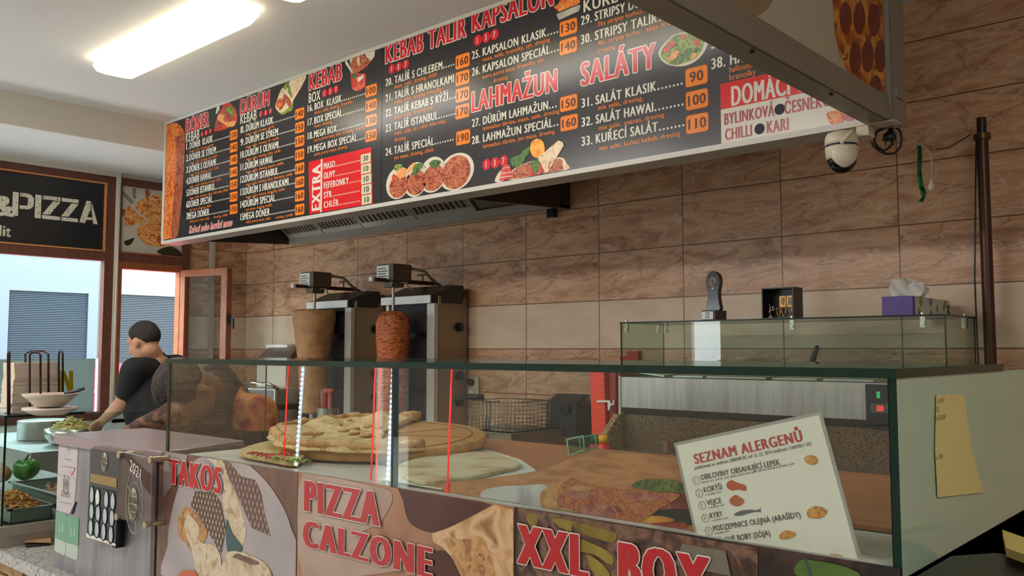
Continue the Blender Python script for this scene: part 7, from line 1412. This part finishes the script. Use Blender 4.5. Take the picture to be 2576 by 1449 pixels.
b = MB(); rows_ = 12; cols = 14; vs = []
for i in range(rows_ + 1):
    el = math.radians(20 - 72*i/rows_); half = math.radians(52 - 40*(i/rows_)**3)
    for j in range(cols + 1):
        a = -half + 2*half*j/cols; r_ = 39.5*u_; d = fy*math.cos(a)*math.cos(el) + sy*math.sin(a)*math.cos(el) + V((0, 0, math.sin(el))); vs.append(c0 + V((0, 0, H_(395))) + d*r_)
b.add(vs, [(i*(cols+1)+j, (i+1)*(cols+1)+j, (i+1)*(cols+1)+j+1, i*(cols+1)+j+1) for i in range(rows_) for j in range(cols)], True); o = b.build('yoke', m_cw, t); s_ = o.modifiers.new('t', 'SOLIDIFY'); s_.thickness = 0.004; s_.offset = 0
a_, c_ = cc_(2118, 358, dC - 0.06), cc_(2143, 330, dC - 0.05)
b = MB(); b.capsule(a_, 4.5*u_, c_, 4.5*u_, 10, 4); b.build('antenna', m_cw, t)
b = MB(); p0, p1 = cc_(2165, 320, dC + 0.02), cc_(2198, 352, dC + 0.05); b.box((p0.x - 0.01, p0.y - 0.02, p1.z), (p0.x + 0.035, p0.y + 0.04, p0.z)); b.build('mount_arm', m_cw, t, bevel=0.004)
b = MB(); b.box((p0.x - 0.05, p0.y - 0.02, p0.z), (-1.0, p0.y + 0.05, ZB)); b.build('mount_plate', m_cw, t)

# ------------------------------------------------------------------ cables, plugs and green ribbon by the menu board end
dK = 3.12
K_ = lambda px, py, d=dK: ad(px, py, d)
t = empty('power_cable', K_(2240, 330), 'black power cable with plug hanging from the menu board end', 'cable')
b = MB(); b.tube([K_(2238, -20), K_(2238, 120), K_(2238, 240), K_(2245, 260), K_(2246, 300), K_(2244, 325)], 0.0055, 8); b.tube(osp([K_(2244, 355), K_(2240, 368), K_(2222, 378), K_(2202, 360), K_(2204, 335), K_(2225, 322), K_(2250, 320), K_(2266, 335), K_(2266, 365), K_(2250, 385), K_(2225, 385), K_(2200, 370), K_(2193, 357)]), 0.0045, 8); b.build('cable', m_blk, t)
b = MB(); b.tube([K_(2241, 318), K_(2241, 330), K_(2238, 340), K_(2238, 354)], [0.007, 0.010, 0.022, 0.024], 14); b.cyl(K_(2228, 354), K_(2228, 368), 0.0025, 8); b.cyl(K_(2247, 354), K_(2247, 366), 0.0025, 8); b.build('plug', m_blk, t)
b = MB(); b.box(K_(2236, 296), K_(2268, 312, dK + 0.03)); b.build('cable_clip', m_dark, t)
dP = 3.45
t = empty('white_cable', K_(2345, 470, dP), 'thin white cable with a white plug hanging before the tiles', 'cable')
b = MB(); b.tube(osp([K_(2244, 320, 3.14), K_(2275, 342, 3.25), K_(2311, 364, 3.4), K_(2330, 375, dP), K_(2342, 395, dP), K_(2344, 430, dP), K_(2343, 455, dP)]), 0.0034, 6); b.build('cable', mat('cable_cream', '#c0b090', 0.6), t)
b = MB(); b.tube([K_(2343, 450, dP), K_(2343, 462, dP), K_(2343, 468, dP), K_(2344, 480, dP)], [0.005, 0.007, 0.014, 0.011], 12); b.build('plug', mat('plug_cream', '#d0c2a4', 0.5), t)
b = MB(); b.tube(osp([K_(2358, 375, 3.6), K_(2385, 372, 3.75), K_(2410, 358, 3.85), K_(2442, 338, 3.93)]), 0.0028, 6); o = b.build('black_wire', m_blk); tag(o, 'thin black wire between the white cable and the brown pipe', 'wire')
t = empty('green_ribbon', K_(2318, 510, 3.4), 'green foil ribbon hanging from the white cable', 'ribbon')
cen = [(2313, 364), (2314, 385), (2313, 410), (2312, 430), (2315, 450), (2317, 468), (2323, 482), (2323, 495), (2316, 507)]; wd_ = [5, 5.5, 6, 5.5, 6, 6, 8, 4.5, 6]
b = MB(); vs = []
for i, ((x, y), w) in enumerate(zip(cen, wd_)):
    tw = math.sin(i*1.7)*0.02; vs += [K_(x - w, y + (3 if i % 2 else -2), 3.4 + tw), K_(x, y, 3.41), K_(x + w, y + (-2 if i % 2 else 3), 3.4 - tw)]
b.add(vs, [(i*3+j, i*3+j+1, (i+1)*3+j+1, (i+1)*3+j) for i in range(len(cen)-1) for j in range(2)]); o = b.build('ribbon', mat('green_foil', '#0f6a35', 0.25, 0.2), t); s_ = o.modifiers.new('t', 'SOLIDIFY'); s_.thickness = 0.0015
